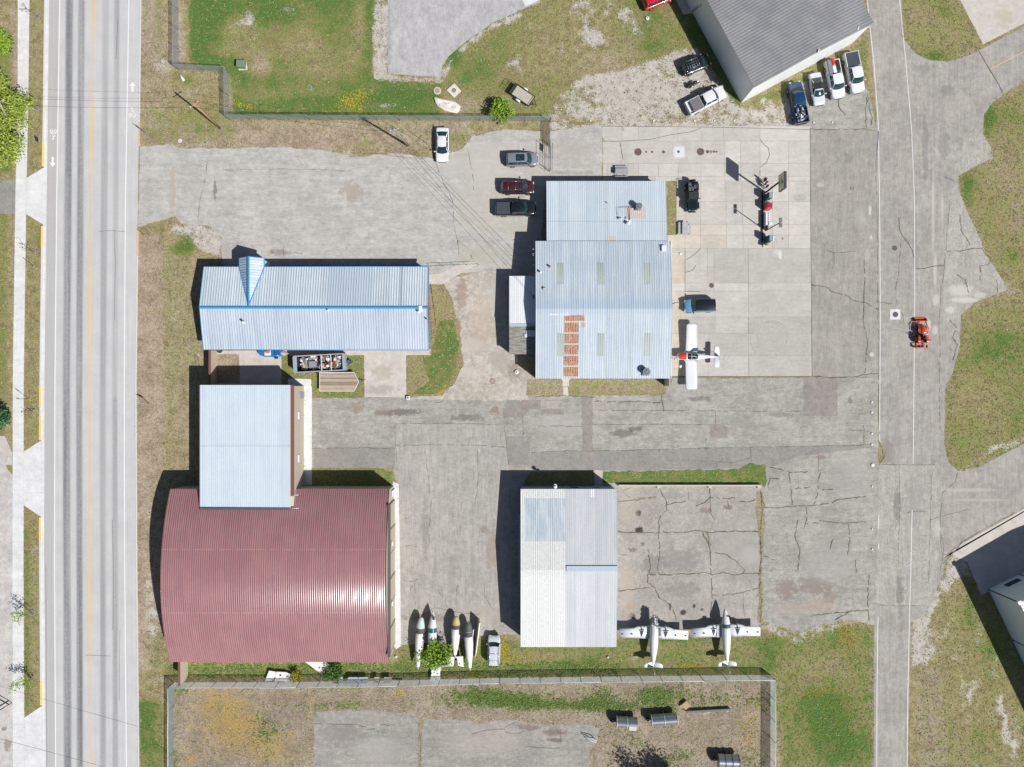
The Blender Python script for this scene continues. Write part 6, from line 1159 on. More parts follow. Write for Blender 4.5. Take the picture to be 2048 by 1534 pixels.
# ---------------------------------------------------------------- aircraft
AW = paint('aircraft_white', C(238, 240, 246)); AO = M('aged_white_paint', C(240, 239, 236), .45, var=.1, scale=1.5); PRIM = M('yellow_primer', C(214, 204, 132), .6, var=.12); DKG = M('bare_frame_dark', C(92, 92, 92), .6, var=.25, scale=4)
def ring(x, w, zc, h, n=16, flat=0): return [(x, w * math.cos(a), zc + h * math.sin(a)) for a in np.linspace(0, 2 * math.pi, n, endpoint=False)]
def wing(m, st, mi=0):   # stations (y, x_lead, x_trail, z, thick) forward = +x
    rings = []
    for y, xl, xt, z, t in st:
        c = xl - xt; rings.append([(xl, y, z), (xl - c * .08, y, z + t * .6), (xl - c * .3, y, z + t), (xl - c * .7, y, z + t * .5), (xt, y, z), (xl - c * .5, y, z - t * .4), (xl - c * .1, y, z - t * .4)])
    m.loft(rings, mi)
def light_plane():
    r = empty('light_airplane', W(1381, 713.5), R(180) - math.atan2(1, 90), 'small white low-wing airplane with red nose panel parked beside the large hangar', 'airplane')
    S_ = S / 1.012
    m = MB(); m.loft([ring(x, w, z, h) for x, w, z, h in ((2.38, .12, 1.1, .1), (2.3, .3, 1.12, .26), (1.9, .5, 1.15, .42), (1.2, .55, 1.2, .5), (.5, .56, 1.25, .52), (-.4, .52, 1.25, .5), (-1.4, .36, 1.25, .36), (-2.6, .2, 1.25, .22), (-3.6, .09, 1.28, .12), (-3.9, .04, 1.3, .06))]); m.build('fuselage', AW, r)
    for s in (-1, 1):
        m = MB(); wing(m, [(s * .4, 1.35, -.75, .85, .12), (s * .9, 1.0, -.78, .9, .13), (s * 4.55, .98, -.72, 1.25, .1), (s * 4.78, .75, -.55, 1.3, .04)]); m.build('wing', AW, r)
        m = MB(); wing(m, [(s * .05, -3.05, -3.9, 1.32, .05), (s * 1.45, -3.12, -3.9, 1.32, .04), (s * 1.55, -3.3, -3.75, 1.32, .01)]); m.build('stabilizer', AW, r)
        m = MB(); m.disc((-.1, s * 1.5, .22), .22, .14, 16, axis='Y'); m.build('main_wheel', TYRE, r); m = MB(); m.tube([(-.1, s * 1.5, .25), (-.1, s * 1.45, .95)], .05, 8); m.build('landing_leg', WHITEM, r)
    m = MB(); m.loft([[(-2.6, 0, 1.42), (-2.62, .015, 1.42), (-2.62, -.015, 1.42)], [(-3.3, 0, 1.42), (-3.9, .05, 1.4), (-3.9, -.05, 1.4)], [(-3.55, 0, 2.35), (-4.05, .03, 2.35), (-4.05, -.03, 2.35)]], smooth=False); m.build('fin', AW, r)
    m = MB(); m.tube([(-3.9, 0, 1.35), (-4.6, 0, 1.36)], .04, 6); m.build('tail_antenna', GALV, r)
    m = MB(); m.loft([[(x, w * math.cos(a), 1.35 + h * math.sin(a)) for a in np.linspace(0, math.pi, 11)] for x, w, h in ((1.05, .3, .22), (.85, .46, .38), (.5, .5, .6), (-.3, .47, .62), (-.65, .38, .5))], closed=False, cap=False); m.build('canopy', WINDOW, r)
    m = MB(); m.grid([[(x, w * math.cos(a), 1.33 + h * math.sin(a)) for a in np.linspace(.12 * math.pi, .88 * math.pi, 11)] for x, w, h in ((2.05, .3, .26), (1.9, .44, .30), (1.5, .5, .36), (1.0, .5, .41))]); m.build('nose_panel', M('red_anti_glare', C(222, 62, 40), .6), r)
    m = MB()
    for x in (.28, ): m.tube([(x, .5 * math.cos(a), 1.36 + .62 * math.sin(a)) for a in np.linspace(.1, math.pi - .1, 11)], .035, 5)
    m.tube([(.85, 0, 1.73), (.5, 0, 1.97), (-.3, 0, 1.99)], .03, 5); m.build('canopy_frame', AW, r)
    m = MB(); m.box((2.44, 0, 1.1), (.05, .13, 1.8), rot=Matrix.Rotation(.5, 3, 'X')); m.build('propeller', BPLA, r); m = MB(); m.tube([(2.35, 0, 1.1), (2.6, 0, 1.1)], [.16, .02], 12); m.build('spinner', WHITEM, r)
    m = MB(); m.disc((1.75, 0, .2), .2, .12, 16, axis='Y'); m.tube([(1.75, 0, .2), (1.75, 0, .8)], .04, 6); m.build('nose_wheel', TYRE, r)
    m = MB(); m.box((-.1, -1.0, 1.0), (1.5, .5, .02)); m.build('wing_walk', M('wing_walk_dark', C(70, 90, 124), .7), r)
light_plane()
def fuselage(r, prof, mat, nose=None, nosem=None):
    m = MB(); m.loft([ring(x, w, z, h) for x, w, z, h in prof]); m.build('fuselage', mat, r)
def shell(r, name, xs, mat, prof, off=.012, a0=.08, a1=.92):
    def at(x):
        for p, q in zip(prof, prof[1:]):
            if q[0] <= x <= p[0]: t = (x - p[0]) / (q[0] - p[0]); return [p[i] + (q[i] - p[i]) * t for i in range(1, 4)]
        return prof[-1][1:]
    m = MB(); m.grid([[(x, (at(x)[0] + off) * math.cos(a), at(x)[1] + (at(x)[2] + off) * math.sin(a)) for a in np.linspace(a0 * math.pi, a1 * math.pi, 13)] for x in xs]); return m.build(name, mat, r)
def hulk(px0, py0, px1, py1, label, wid, mat, nosemat, wsmat, nosey, extra=None, zc=1.5):
    """wingless fuselage, nose at (px0,py0), tail at (px1,py1)"""
    a, b = W(px0, py0, zc), W(px1, py1, zc); d = a - b; L = d.length; c = (a + b) / 2; r = empty('airplane_fuselage', (c.x, c.y, 0), math.atan2(d.y, d.x), label, 'airplane', 'wingless fuselages parked side by side')
    h = L / 2; w = wid / 2; fy = lambda y: (y - py0) / (py1 - py0)
    pr = [(h, .06 if nosey == 'sharp' else w * .35, 1.2, .08 if nosey == 'sharp' else .25), (h - L * .05, w * (.25 if nosey == 'sharp' else .62), 1.22, .2 if nosey == 'sharp' else .42), (h - L * .16, w * (.66 if nosey == 'sharp' else .9), 1.3, .5), (h - L * .3, w, 1.4, .72), (h - L * .5, w * 1.02, 1.45, .75), (h - L * .7, w * .84, 1.45, .58), (h - L * .9, w * .5, 1.45, .32), (h - L, w * .33, 1.45, .22)]
    fuselage(r, pr, mat)
    if nosemat: shell(r, 'nose_cover', np.linspace(h - .02, h - L * .2, 6), nosemat, pr, .015)
    shell(r, 'windshield', np.linspace(h - L * (.3 if nosey == 'sharp' else .21), h - L * (.38 if nosey == 'sharp' else .3), 4), wsmat, pr, .03)
    m = MB(); m.tube([(h - L, 0, 1.45), (h - L - .45, 0, 1.45)], [.16, .1], 8); m.build('tail_stub', GALV, r)
    for x in (h - L * .35, h - L * .75): m = MB(); m.bbox((x, 0, .45), (.3, 1.0, .9), .03); m.build('cradle', M('cradle_wood', C(120, 104, 84), .9), r)
    if extra: extra(r, h, L, w)
    return r
DOOR_ = lambda r, h, L, w: (lambda m: (m.bbox((h - L * .36, -w * .86, 1.75), (.95, .3, .3), .04), m.build('door_opening', DARKW, r)))(MB())
WGRN = M('green_windshield', (.02, .12, .11), .2, spec=.8); WGREY = M('grey_window_frame', C(104, 102, 104), .5, var=.3, scale=5)
hulk(842, 1236, 836, 1334, 'white airplane fuselage without wings, the leftmost of the four beside the barrel hangar', 1.28, AO, M('pale_green_nose', C(214, 230, 230), .5, var=.1), WGREY, 'round', DOOR_)
hulk(865.5, 1222, 863, 1331, 'white pointed-nose airplane fuselage with green windshield partly under the small tree', 1.28, AO, None, WGRN, 'sharp', lambda r, h, L, w: (lambda m: (m.box((h - L * .12, -.2, 1.78), (.5, .3, .06)), m.build('hatch_opening', DARKW, r)))(MB()))
hulk(912, 1234, 910, 1310, 'airplane fuselage with pale yellow nose standing between two white fuselages', 1.28, AO, PRIM, WGREY, 'round', DOOR_)
hulk(936, 1245, 940, 1336, 'white airplane fuselage with a bare open nose beside the upright wing panel', 1.22, AO, M('bare_metal_nose', C(140, 146, 136), .35, .5, var=.5, scale=7), WGREY, 'round')
def pxpoly(name, pts, z, t, mat, label=None, cat='airplane part', parts=None, tilt=0, group=None):
    c = W(sum(p[0] for p in pts) / len(pts), sum(p[1] for p in pts) / len(pts), z); e = empty(name, (c.x, c.y, 0), 0, label, cat, group)
    m = MB(); m.prism([((W(x, y, z) - c).x, (W(x, y, z) - c).y) for x, y in pts], z - t / 2, z + t / 2); m.build('skin_panel', mat, e, bevel=.02)
    for q in (parts or []):
        m = MB(); p = W(q[0], q[1], z) - c; m.box((p.x, p.y, z + t / 2 + .01), (q[2], q[3], .03)); m.build('inspection_hole', DARKW, e)
    return e
pxpoly('wing_panel', [(888, 1314), (926, 1312), (927.5, 1334), (916, 1331), (914, 1316), (909, 1316), (907, 1332), (886, 1333), (880, 1340), (870, 1338), (860, 1325), (875, 1322)], .9, .18, AO, 'long white wing section lying across the grass at the tails of the fuselages', parts=[(886, 1329, .2, .2), (892, 1328, .15, .15), (919, 1327, .15, .15)])
pxpoly('wing_panel', [(863, 1329), (884, 1331), (880, 1345), (881, 1362), (877, 1360), (860.5, 1362), (863, 1345)], .6, .18, AO, 'white wing section pointing at the fence below the small tree', parts=[(871, 1338, .2, .35), (875, 1347, .15, .15)])
def upright():
    a, b = W(957, 1237), W(949, 1312); d = b - a; e = empty('upright_wing_panel', (a + b) / 2, math.atan2(d.y, d.x), 'long cream wing panel standing on edge at the right of the fuselages', 'airplane part'); L = d.length
    m = MB(); m.loft([[(x, -.1, 0), (x, .1, 0), (x, .35 * k, 1.9 * k), (x, .2 * k, 1.95 * k)] for x, k in ((-L / 2, 1), (0, .9), (L * .3, .8), (L / 2, .35))], smooth=False); m.build('skin_panel', M('cream_panel', C(228, 224, 208), .5), e)
    m = MB(); m.tube([(-L / 2 + 1.2, -.35, .05), (-L / 2 + 1.3, -.5, 1.4), (L * .2, -.6, 1.3)], .05, 6); m.build('strut', WHITEM, e)
upright()
def twin(cx, yn, yt, wl, wr, yw, label, bare):
    """twin-engine wreck: nose y yn, tail y yt (photo px), wing span wl..wr at y yw"""
    zc = 1.5; a, b = W(cx[0], yn, zc), W(cx[1], yt, zc); d = a - b; L = d.length; c = (a + b) / 2; r = empty('twin_engine_airplane', (c.x, c.y, 0), math.atan2(d.y, d.x), label, 'airplane'); h = L / 2
    w = .62
    pr = [(h, .05, 1.35, .07), (h - L * .07, .26, 1.35, .22), (h - L * .18, .5, 1.4, .45), (h - L * .28, w, 1.5, .66), (h - L * .5, w * 1.02, 1.55, .7), (h - L * .68, w * .84, 1.55, .55), (h - L * .87, w * .42, 1.55, .32), (h - L, .06, 1.55, .14)]
    if bare: pr = [(h, .25, 1.3, .25), (h - .3, .42, 1.3, .35)] + [(h - L * .16, .5, 1.35, .4)] + pr[3:]
    fuselage(r, pr, AO)
    wx = (W(0, yn, zc).y - W(0, yw, zc).y); wx = h - abs(wx)
    for s, px in ((1, wl), (-1, wr)):
        y = s * abs(W(px, 0, zc).x - W(cx[0], 0, zc).x); m = MB(); k = s
        wing(m, [(s * .45, wx + 1.1, wx - .85, 1.05, .16), (s * 1.5, wx + .95, wx - .85, 1.1, .16), (s * 2.3, wx + .98, wx - .82, 1.15, .15), (s * 2.9, wx + .7, wx - .8, 1.18, .13), (y, wx + .62, wx - .78, 1.35, .1), ]); o = m.build('wing', AW, r)
        m = MB(); ey = s * 1.75
        m.tube([(wx + .9, ey, 1.25), (wx + 1.1, ey, 1.25)], [.3, .24], 12); m.build('engine_mount', GALV, r)
        m = MB(); m.add([(wx + .3, ey - .3, 1.31), (wx + .3, ey + .3, 1.31), (wx - .6, ey, 1.25)], [(0, 1, 2)]); m.box((wx + .55, ey, 1.32), (.4, .12, .05)); m.box((wx + .45, ey, 1.33), (.08, .8, .05)); m.build('engine_bay', DARKW, r)
        for f in (.45, .88): m = MB(); yy = s * (1.75 + (abs(y) - 1.75) * f); m.box((wx - .15, yy, 1.24 + .1 * f + .08), (.16, .26, .06)); m.build('inspection_hole', DARKW, r)
        m = MB(); wing(m, [(s * .05, -h + 1.05, -h + .2, 1.7, .05), (s * 1.15, -h + .75, -h + .1, 1.72, .04), (s * 1.35, -h + .5, -h + .1, 1.72, .02)]); m.build('stabilizer', AW, r)
        m = MB(); m.tube([(wx, s * 1.75, 0), (wx, s * 1.75, 1.1)], .09, 8); m.disc((wx, s * 1.75, .28), .28, .18, 16, axis='Y'); m.build('landing_leg', TYRE, r)
    m = MB(); m.loft([[(-h + 1.1, 0, 1.7), (-h + 1.08, .02, 1.7), (-h + 1.08, -.02, 1.7)], [(-h + .3, 0, 1.7), (-h - .1, .06, 1.65), (-h - .1, -.06, 1.65)], [(-h + .1, 0, 2.9), (-h - .45, .03, 2.9), (-h - .45, -.03, 2.9)]], smooth=False); m.build('fin', AO, r)
    if bare:
        rnd = random.Random(2); m = MB(); n = MB()
        for i in range(40): 
            x = h - rnd.uniform(-.1, L * .24); a_ = rnd.uniform(.05, 3.1); m.tube([(x, .52 * math.cos(a_), 1.35 + .5 * math.sin(a_)), (x - rnd.uniform(.1, .5), .5 * math.cos(a_ + rnd.uniform(-.9, .9)), 1.4 + .5 * math.sin(a_))], .03, 5, rnd.randrange(3))
        for i in range(26): m.box((h - rnd.uniform(0, L * .22), rnd.uniform(-.4, .4), 1.35 + rnd.uniform(.2, .45)), (rnd.uniform(.1, .4), rnd.uniform(.08, .3), .12), rnd.uniform(0, 3), rnd.randrange(3))
        m.build('exposed_cockpit', [BPLA, GALV, DKG], r)
        m = MB(); m.bbox((wx + .2, -.85, 1.3), (1.1, .3, .03), .01); m.build('wing_root_opening', DKG, r)
    else:
        shell(r, 'windshield', np.linspace(h - L * .265, h - L * .325, 4), WGRN, pr, .03); m = MB(); m.box((h - L * .13, -.2, 1.72), (.2, .28, .06)); m.build('hatch_opening', DARKW, r)
        shell(r, 'side_stripe', np.linspace(h - L * .35, h - L * .75, 8), M('dark_side_windows', C(60, 64, 70), .4), pr, .012, .86, 1.0)
        m = MB(); m.box((wx + .05, .95, 1.3), (1.7, .7, .02)); m.build('wing_root_panel', M('root_panel_grey', C(190, 192, 198), .5), r)
twin((1309, 1306), 1231, 1336, 1240, 1378, 1268, 'white twin-engine airplane shell with its nose stripped open, beside the south hangar', True)
twin((1451, 1454), 1216, 1333, 1383, 1520, 1264, 'white twin-engine airplane shell with pointed nose and green windshield on the cracked apron edge', False)
# ---------------------------------------------------------------- fences
def link_mat(name, cov, col):
    g = G(name, .6, .2, .3); n = g.nt.nodes.new('ShaderNodeBsdfTransparent'); mx = g.nt.nodes.new('ShaderNodeMixShader')
    t = (g.x + g.y); a = ((t + g.z) / .09).frac(); b = ((t - g.z) / .09).frac()
    f = a.lt(cov)._o('MAXIMUM', b.lt(cov))
    g.put(g.b.inputs['Base Color'], col); out = g.nt.nodes['Material Output']
    tl = g.nt.nodes.new('ShaderNodeBsdfTranslucent'); g.put(tl.inputs[0], col); m3 = g.nt.nodes.new('ShaderNodeMixShader'); m3.inputs[0].default_value = .5; g.nt.links.new(g.b.outputs[0], m3.inputs[1]); g.nt.links.new(tl.outputs[0], m3.inputs[2]); g.put(mx.inputs[0], f); g.nt.links.new(n.outputs[0], mx.inputs[1]); g.nt.links.new(m3.outputs[0], mx.inputs[2]); g.nt.links.new(mx.outputs[0], out.inputs[0]); return g.m
LINK = link_mat('chain_link', .27, C(226, 238, 248)); LINK2 = link_mat('chain_link_dense', .36, C(226, 240, 250)); POST = M('fence_post', C(150, 156, 160), .5, .4)
def fence(name, pts, h, label, mat, sp=3.15, rail=.022, wav=0, postm=None, seed=0):
    pts = [W(*p) for p in pts]; c = sum(pts, Vector()) / len(pts); r = empty(name, c, 0, label, 'fence'); rnd = random.Random(seed); tops = []
    for a, b in zip(pts, pts[1:]):
        d = b - a; n = max(1, round(d.length / sp)); seg = []
        for i in range(n + 1):
            p = a + d * i / n - c; t = Vector((p.x + rnd.uniform(-wav, wav), p.y + rnd.uniform(-wav, wav), h)); seg.append((p, t))
        for i, (p, t) in enumerate(seg[:-1] if b is not pts[-1] else seg):
            m = MB(); m.tube([p, t + Vector((0, 0, .05))], .042 if i else .055, 6); m.build('post', postm or POST, r)
        m = MB(); m.tube([t for _, t in seg], rail * (1.5 if mat is LINK2 else 1), 5); m.build('rail', WHITEM if mat is LINK2 else POST, r)
        m = MB()
        for (p, t), (q, u) in zip(seg, seg[1:]):
            m.add([p + Vector((0, 0, .03)), q + Vector((0, 0, .03)), u, t], [(0, 1, 2, 3)])
        m.build('chain_link', mat, r, fixn=False)
    return r
fence('chain_link_fence', [(357, -60), (357, 139), (457, 145), (459, 239), (620, 240), (800, 241), (1000, 242), (1099, 243)], 2.0, 'chain-link fence stepping round the lawn north of the parking lot', LINK)
fence('chain_link_fence', [(1100, 244), (1100, 292)], 1.9, 'short chain-link fence between the bush corner and the wire gate', LINK, 3.0)
fence('chain_link_fence', [(348, 1640), (348, 1365), (600, 1364), (800, 1361), (1000, 1356), (1200, 1353), (1400, 1351), (1541, 1350), (1541, 1640)], 1.95, 'chain-link fence with pale top rail around the bottom scrap yard', LINK2, 3.2, .03, .05)
def gate():
    a, b = W(1099, 294), W(1099, 343); r = empty('wire_gate', (a + b) / 2, 0, 'open-framed wire gate leading from the fence to the north annex', 'gate'); L = (a - b).length / 2
    for s in (-1, 1): m = MB(); m.tube([(0, s * L, 0), (0, s * L, 2.0)], .055, 8); m.build('post', POST, r)
    m = MB()
    for x in (0, -.55, .35):
        for z in (.25, 1.9): m.tube([(x, -L, z), (x, L, z)], .028, 5)
        for y in (-L, 0, L): m.tube([(x, y, .25), (x, y, 1.9)], .028, 5)
    m.build('gate_frame', POST, r); m = MB(); m.box((-.1, L - .9, 1.5), (.05, 1.0, .7)); m.build('notice_board', M('board_dark', C(70, 74, 80), .7), r)
gate()
# ---------------------------------------------------------------- poles, wires, lamps, signs
WOOD = M('pole_wood', C(178, 140, 112), .85, var=.15, scale=2); WOODG = M('pole_wood_grey', C(170, 164, 156), .85, var=.15, scale=2)
def pole(px, py, h, tx, ty, label, mat, arm=1.4, ang=0.6):
    b = W(px, py); t = W(tx, ty, h); r = empty('utility_pole', b, 0, label, 'utility pole'); d = t - b
    m = MB(); m.tube([(0, 0, -.2), d], [.17, .11], 10); m.build('pole', mat, r)
    m = MB(); u = Vector((math.cos(ang), math.sin(ang), 0)); q = d * .95; m.tube([q - u * arm / 2, q + u * arm / 2], .06, 6, smooth=False); m.build('cross_arm', mat, r)
    for s in (-.9, .9): m = MB(); p = q + u * s * arm / 2; m.tube([p, p + Vector((0, 0, .18))], .05, 8); m.build('insulator', WHITEM, r)
    return b + d
T1 = pole(439.5, 256, 9.0, 386, 206, 'leaning brown wooden utility pole on the grass west of the parking lot fence', WOOD)
T2 = pole(816, 291, 8.6, 787.5, 258, 'shorter grey utility pole with transformer cans at the north edge of the parking lot', WOODG, 1.2, .3)
T0 = pole(26, 260, 9.5, -4, 200, 'utility pole standing among the trees at the left edge', WOODG, 1.6, .3)
m = MB(); o_ = T2 - Vector((.25, -.2, 1.0)); m.tube([o_, o_ + Vector((0, 0, .8))], .2, 12); oo = m.build('transformer_can', GALV); oo.parent = bpy.data.objects['utility_pole.001']; oo.location = -oo.parent.location
def wire(a, b, sag, label, r=.016, n=14):
    a, b = Vector(a), Vector(b); m = MB(); pts = [a.lerp(b, t) - Vector((0, 0, 4 * sag * t * (1 - t))) for t in np.linspace(0, 1, n)]; m.tube(pts, r, 4); o = m.build('overhead_wire', BLACKR); return tag(o, label, 'wire')
wire(T0 + Vector((.3, .4, 0)), T1 + Vector((.4, .3, -.4)), .5, 'upper overhead wire crossing the highway to the leaning brown pole'); wire(T0 + Vector((.2, -.3, -.8)), T1 + Vector((-.2, -.2, -.9)), .6, 'lower overhead wire crossing the highway to the leaning brown pole')
wire(T1 + Vector((.4, .3, -.4)), T2 + Vector((.3, .2, -.4)), .5, 'upper overhead wire between the brown pole and the grey pole'); wire(T1 + Vector((-.2, -.2, -.9)), T2 + Vector((-.3, -.2, -.6)), .7, 'lower overhead wire between the brown pole and the grey pole')
for k, (tx, ty, tz, q) in enumerate(((1072, 545, 4.6, 'upper'), (1073, 562, 4.4, 'middle'), (1068, 595, 3.2, 'lower'))): wire(T2 + Vector((.1, -.2 * k, -.5 - .3 * k)), W(tx, ty, tz), .7 + .2 * k, q + ' service wire from the grey pole down to the hangar west side', .018)
wire(W(-60, 1462, 7.5), W(560, 1640, 7.5), .5, 'overhead wire crossing the lower left corner of the picture', .02)
wire(W(810, 256, 6), W(854, 287, 3.2), .1, 'slack cable end hanging from the grey utility pole', .03, 5)
def apron_lamp():
    b = W(1531, 461.5); t = W(1560.5, 445, 6.0); r = empty('twin_lamp_post', b, 0, 'tall post with two flat rectangular floodlights on the fuel island', 'lamp post'); d = t - b
    m = MB(); m.tube([(0, 0, 0), (d.x, d.y, 5.95)], [.09, .06], 8); m.build('post', BPLA, r)
    for s in (-1, 1): m = MB(); m.bbox((d.x + .05, d.y + s * .36, 6.0), (.42, .6, .14), .02); m.build('lamp_head', M('lamp_grey', C(122, 124, 128), .5), r)
apron_lamp()
def fuel_sign():
    b = W(1531, 385); h0, h1 = 5.6, 7.6; r = empty('fuel_sign', b, 0, 'tall fuel station sign with pale yellow face and dark blue eagle emblem', 'sign')
    t = W(1556, 366, 5.6) - b; m = MB(); m.tube([(0, 0, 0), (t.x * .9, t.y * .9, 5.7)], .13, 8); m.build('post', BPLA, r)
    m = MB(); m.bbox((.0, -.0, 2.2), (.5, .6, .35), .03); 
    # face panel: faces west, its top edge further out
    yc = t.y - .1; x0 = t.x + .0; L = 2.2
    rotm = None
    def P3(u, v, o=0): return Vector((x0 + .08 - o, yc + u, h0 + v))
    m = MB(); m.box((x0 + .08 + .17, yc, (h0 + h1) / 2), (.34, L + .1, h1 - h0 + .1)); m.build('cabinet', M('sign_cabinet', C(70, 72, 72), .5), r)
    m = MB(); m.add([P3(-L / 2, .05, .012), P3(L / 2, .05, .012), P3(L / 2, h1 - h0 - .05, .012), P3(-L / 2, h1 - h0 - .05, .012)], [(0, 1, 2, 3)]); g = G('sign_face', .4); fz = ((g.z - h0) / 2.0); 
    yy = (g.y - (b.y + yc)); d = (yy * yy + (g.z - (h0 + 1.25)) * (g.z - (h0 + 1.25))); m.build('sign_face', g.out(g.mix((1.0 - d.step(.05, .5)) * .75, C(228, 226, 178), C(172, 214, 214))), r)
    body = [(-.1, 1.15), (.12, 1.05), (.3, 1.2), (.26, 1.5), (.45, 1.85), (.2, 1.62), (.02, 1.55), (-.12, 1.35), (-.3, 1.1), (-.42, .95), (-.2, 1.0)]
    m = MB(); m.add([P3(-u, v, .02) for u, v in body], [tuple(range(len(body)))]); m.build('eagle_emblem', M('emblem_blue', C(20, 62, 92), .5), r)
    m = MB(); m.add([P3(u, v, .018) for u, v in ((-.6, .5), (.6, .5), (.6, .62), (-.6, .62))], [(0, 1, 2, 3)]); m.add([P3(u, v, .018) for u, v in ((-.45, .3), (.45, .3), (.45, .38), (-.45, .38))], [(0, 1, 2, 3)]); m.build('lettering_band', M('emblem_green', C(96, 140, 120), .5), r)
fuel_sign()
def island():
    a = W(1531, 386); b = W(1531, 495); r = empty('fuel_island', (a + b) / 2, 0, 'narrow raised concrete island carrying the fuel pumps', 'kerb island'); L = (a - b).length
    m = MB(); m.bbox((0, 0, .07), (.9, L, .14), .02); m.build('kerb', M('island_concrete', C(206, 200, 190), .85), r)
    def pump(px, py, label, cab, dark, h=1.9):
        e = empty('fuel_pump', W(px, py), 0, label, 'fuel pump'); m = MB(); m.bbox((0, 0, h / 2 + .1), (.62, .8, h), .04); m.build('cabinet', dark, e); m = MB(); m.bbox((.3, 0, h * .72), (.6, .74, .5), .04); m.build('control_head', cab, e)
        m = MB(); m.bbox((-.02, 0, h + .14), (.4, .8, .06), .02); m.build('lid', M('pump_lid', C(150, 168, 180), .4), e)
        m = MB(); m.disc((-.05, -.75, .9), .36, .32, 18, axis='Y'); o = m.build('hose_reel', M('reel_tan', C(200, 186, 160), .5, var=.3, scale=6), e)
        m = MB(); m.tube([(.1, -.6, 1.2), (.3, -.9, .5), (.25, -.5, .1), (.35, -.2, .8), (.32, -.1, 1.4)], .03, 6); m.build('hose', BLACKR, e)
    pump(1531.5, 397, 'north white and teal fuel pump beneath the tall sign', WHITEM, M('pump_teal', C(44, 84, 84), .5)); pump(1532, 481, 'south white fuel pump just above the red and white barrier end', WHITEM, M('pump_teal', C(44, 84, 84), .5))
    e = empty('red_pump', W(1531.5, 416.5), 0, 'red topped fuel cabinet in the middle of the island', 'fuel cabinet'); m = MB(); m.bbox((0, 0, .85), (.8, .85, 1.7), .05); m.build('cabinet', M('cabinet_red', C(200, 96, 104), .5), e); m = MB(); m.bbox((0, 0, 1.73), (.6, .6, .06), .02); m.build('lid', M('lid_red', C(178, 30, 54), .5), e)
    e = empty('ladder_rack', W(1530, 440), 0, 'long white rack with a row of dark openings on the fuel island', 'rack'); m = MB(); m.bbox((0, 0, .6), (.5, 1.75, .9), .03); m.build('frame', WHITEM, e)
    for k in range(6): m = MB(); m.box((.1, -.72 + k * .29, 1.06), (.16, .15, .03)); m.build('opening', DARKW, e)
    e = empty('white_cabinet', W(1536, 450.5), 0, 'small white box beside the dark end of the island rack', 'box'); m = MB(); m.bbox((0, 0, .9), (.5, .38, .5), .03); m.build('body', WHITEM, e); m = MB(); m.tube([(0, 0, 0), (0, 0, .7)], .05, 6); m.build('leg', POST, e)
    e = empty('waste_bin', W(1529, 457), 0, 'round dark bin at the foot of the twin lamp post', 'bin'); m = MB(); m.tube([(0, 0, 0), (0, 0, .9), (0, 0, 1.2)], [.26, .3, .16], 14); m.build('body', M('bin_grey', C(112, 114, 122), .6), e); m = MB(); m.tube([(0, 0, 1.2), (0, 0, 1.25)], .14, 12); m.build('lid', BPLA, e)
    e = empty('barrier', W(1530, 491.5), 0, 'red and white barrier board with orange cones at the south island end', 'barrier'); m = MB(); m.bbox((0, -.05, .7), (.95, .2, .3), .02); m.build('board', WHITEM, e)
    for x in (-.3, .3): m = MB(); m.tube([(x, -.05, 0), (x, -.05, .55)], .05, 6); m.build('leg', BPLA, e)
    m = MB(); m.bbox((0, .25, .7), (1.0, .12, .14), .02); m.build('red_rail', M('barrier_red', C(190, 80, 56), .5), e)
island()
e = empty('low_black_bar', W(1523.8, 432), 0, 'long black low pipe along the west side of the fuel island', 'rail'); m = MB(); m.tube([(0, 3.6, .2), (0, -3.9, .2)], .09, 6); m.build('bar', BLACKR, e)  # dark line west of the island, modelled as a solid black bar
for y in (-3.5, 0, 3.3): m = MB(); m.box((0, y, .07), (.25, .15, .14)); m.build('foot', BLACKR, e)
def street_sign(px, py, h, label, tilt=0.7, sw=.62, sh=.62, face=M('sign_white', C(240, 242, 244), .5), ang=0.0):
    r = empty('street_sign', W(px, py), ang, label, 'sign'); m = MB(); m.tube([(0, 0, 0), (0, 0, h)], .035, 6); m.build('post', POST, r); m = MB(); m.box((.05, 0, h - sh * .6), (.03, sw, sh), rot=None); m.build('sign_plate', face, r)
DKF = M('sign_back_dark', C(60, 62, 66), .6)
street_sign(291, 266, 2.3, 'road sign on a post beside the highway above the parking lot entrance', face=DKF, sw=.9, sh=.75, ang=R(60))
street_sign(298, 806, 2.3, 'road sign on a post beside the highway opposite the white-roofed annex', sw=.8, sh=.75, ang=R(75)); street_sign(289.5, 470, 1.6, 'thin marker post beside the highway at the lower lot entrance', sw=.1, sh=.3, ang=R(45))
street_sign(57, 797, 2.6, 'thin sign post on the left verge casting a shadow over the sidewalk', sw=.5, sh=.5, ang=R(60)); street_sign(67, 531, 2.2, 'bare thin post on the left verge between two kerb returns', sw=.06, sh=.3); street_sign(76, 280, .8, 'low dark round marker on the left verge near the cycle symbol', sw=.75, sh=.75, face=DKF, ang=R(10)); street_sign(345, 1512, 3.0, 'tall thin post west of the scrap yard fence', sw=.05, sh=.2)
street_sign(332, 1396, .5, 'low stub post just outside the scrap yard fence', sw=.1, sh=.1)
def light_pole(px, py, hh, label, dx=-1.5):
    r = empty('light_pole', W(px, py), 0, label, 'lamp post'); m = MB(); m.tube([(0, 0, 0), (0, 0, hh), (dx * .3, 0, hh + .3), (dx, 0, hh + .4)], [.09, .06, .05, .04], 8); m.build('post', M('dark_pole', C(84, 84, 90), .5), r); m = MB(); m.bbox((dx, 0, hh + .35), (.7, .25, .12), .03); m.build('lamp_head', M('lamp_grey', C(122, 124, 128)), r)
light_pole(1334, 613, 5.0, 'slim lamp post with angled arm at the east edge of the large hangar', 1.6)

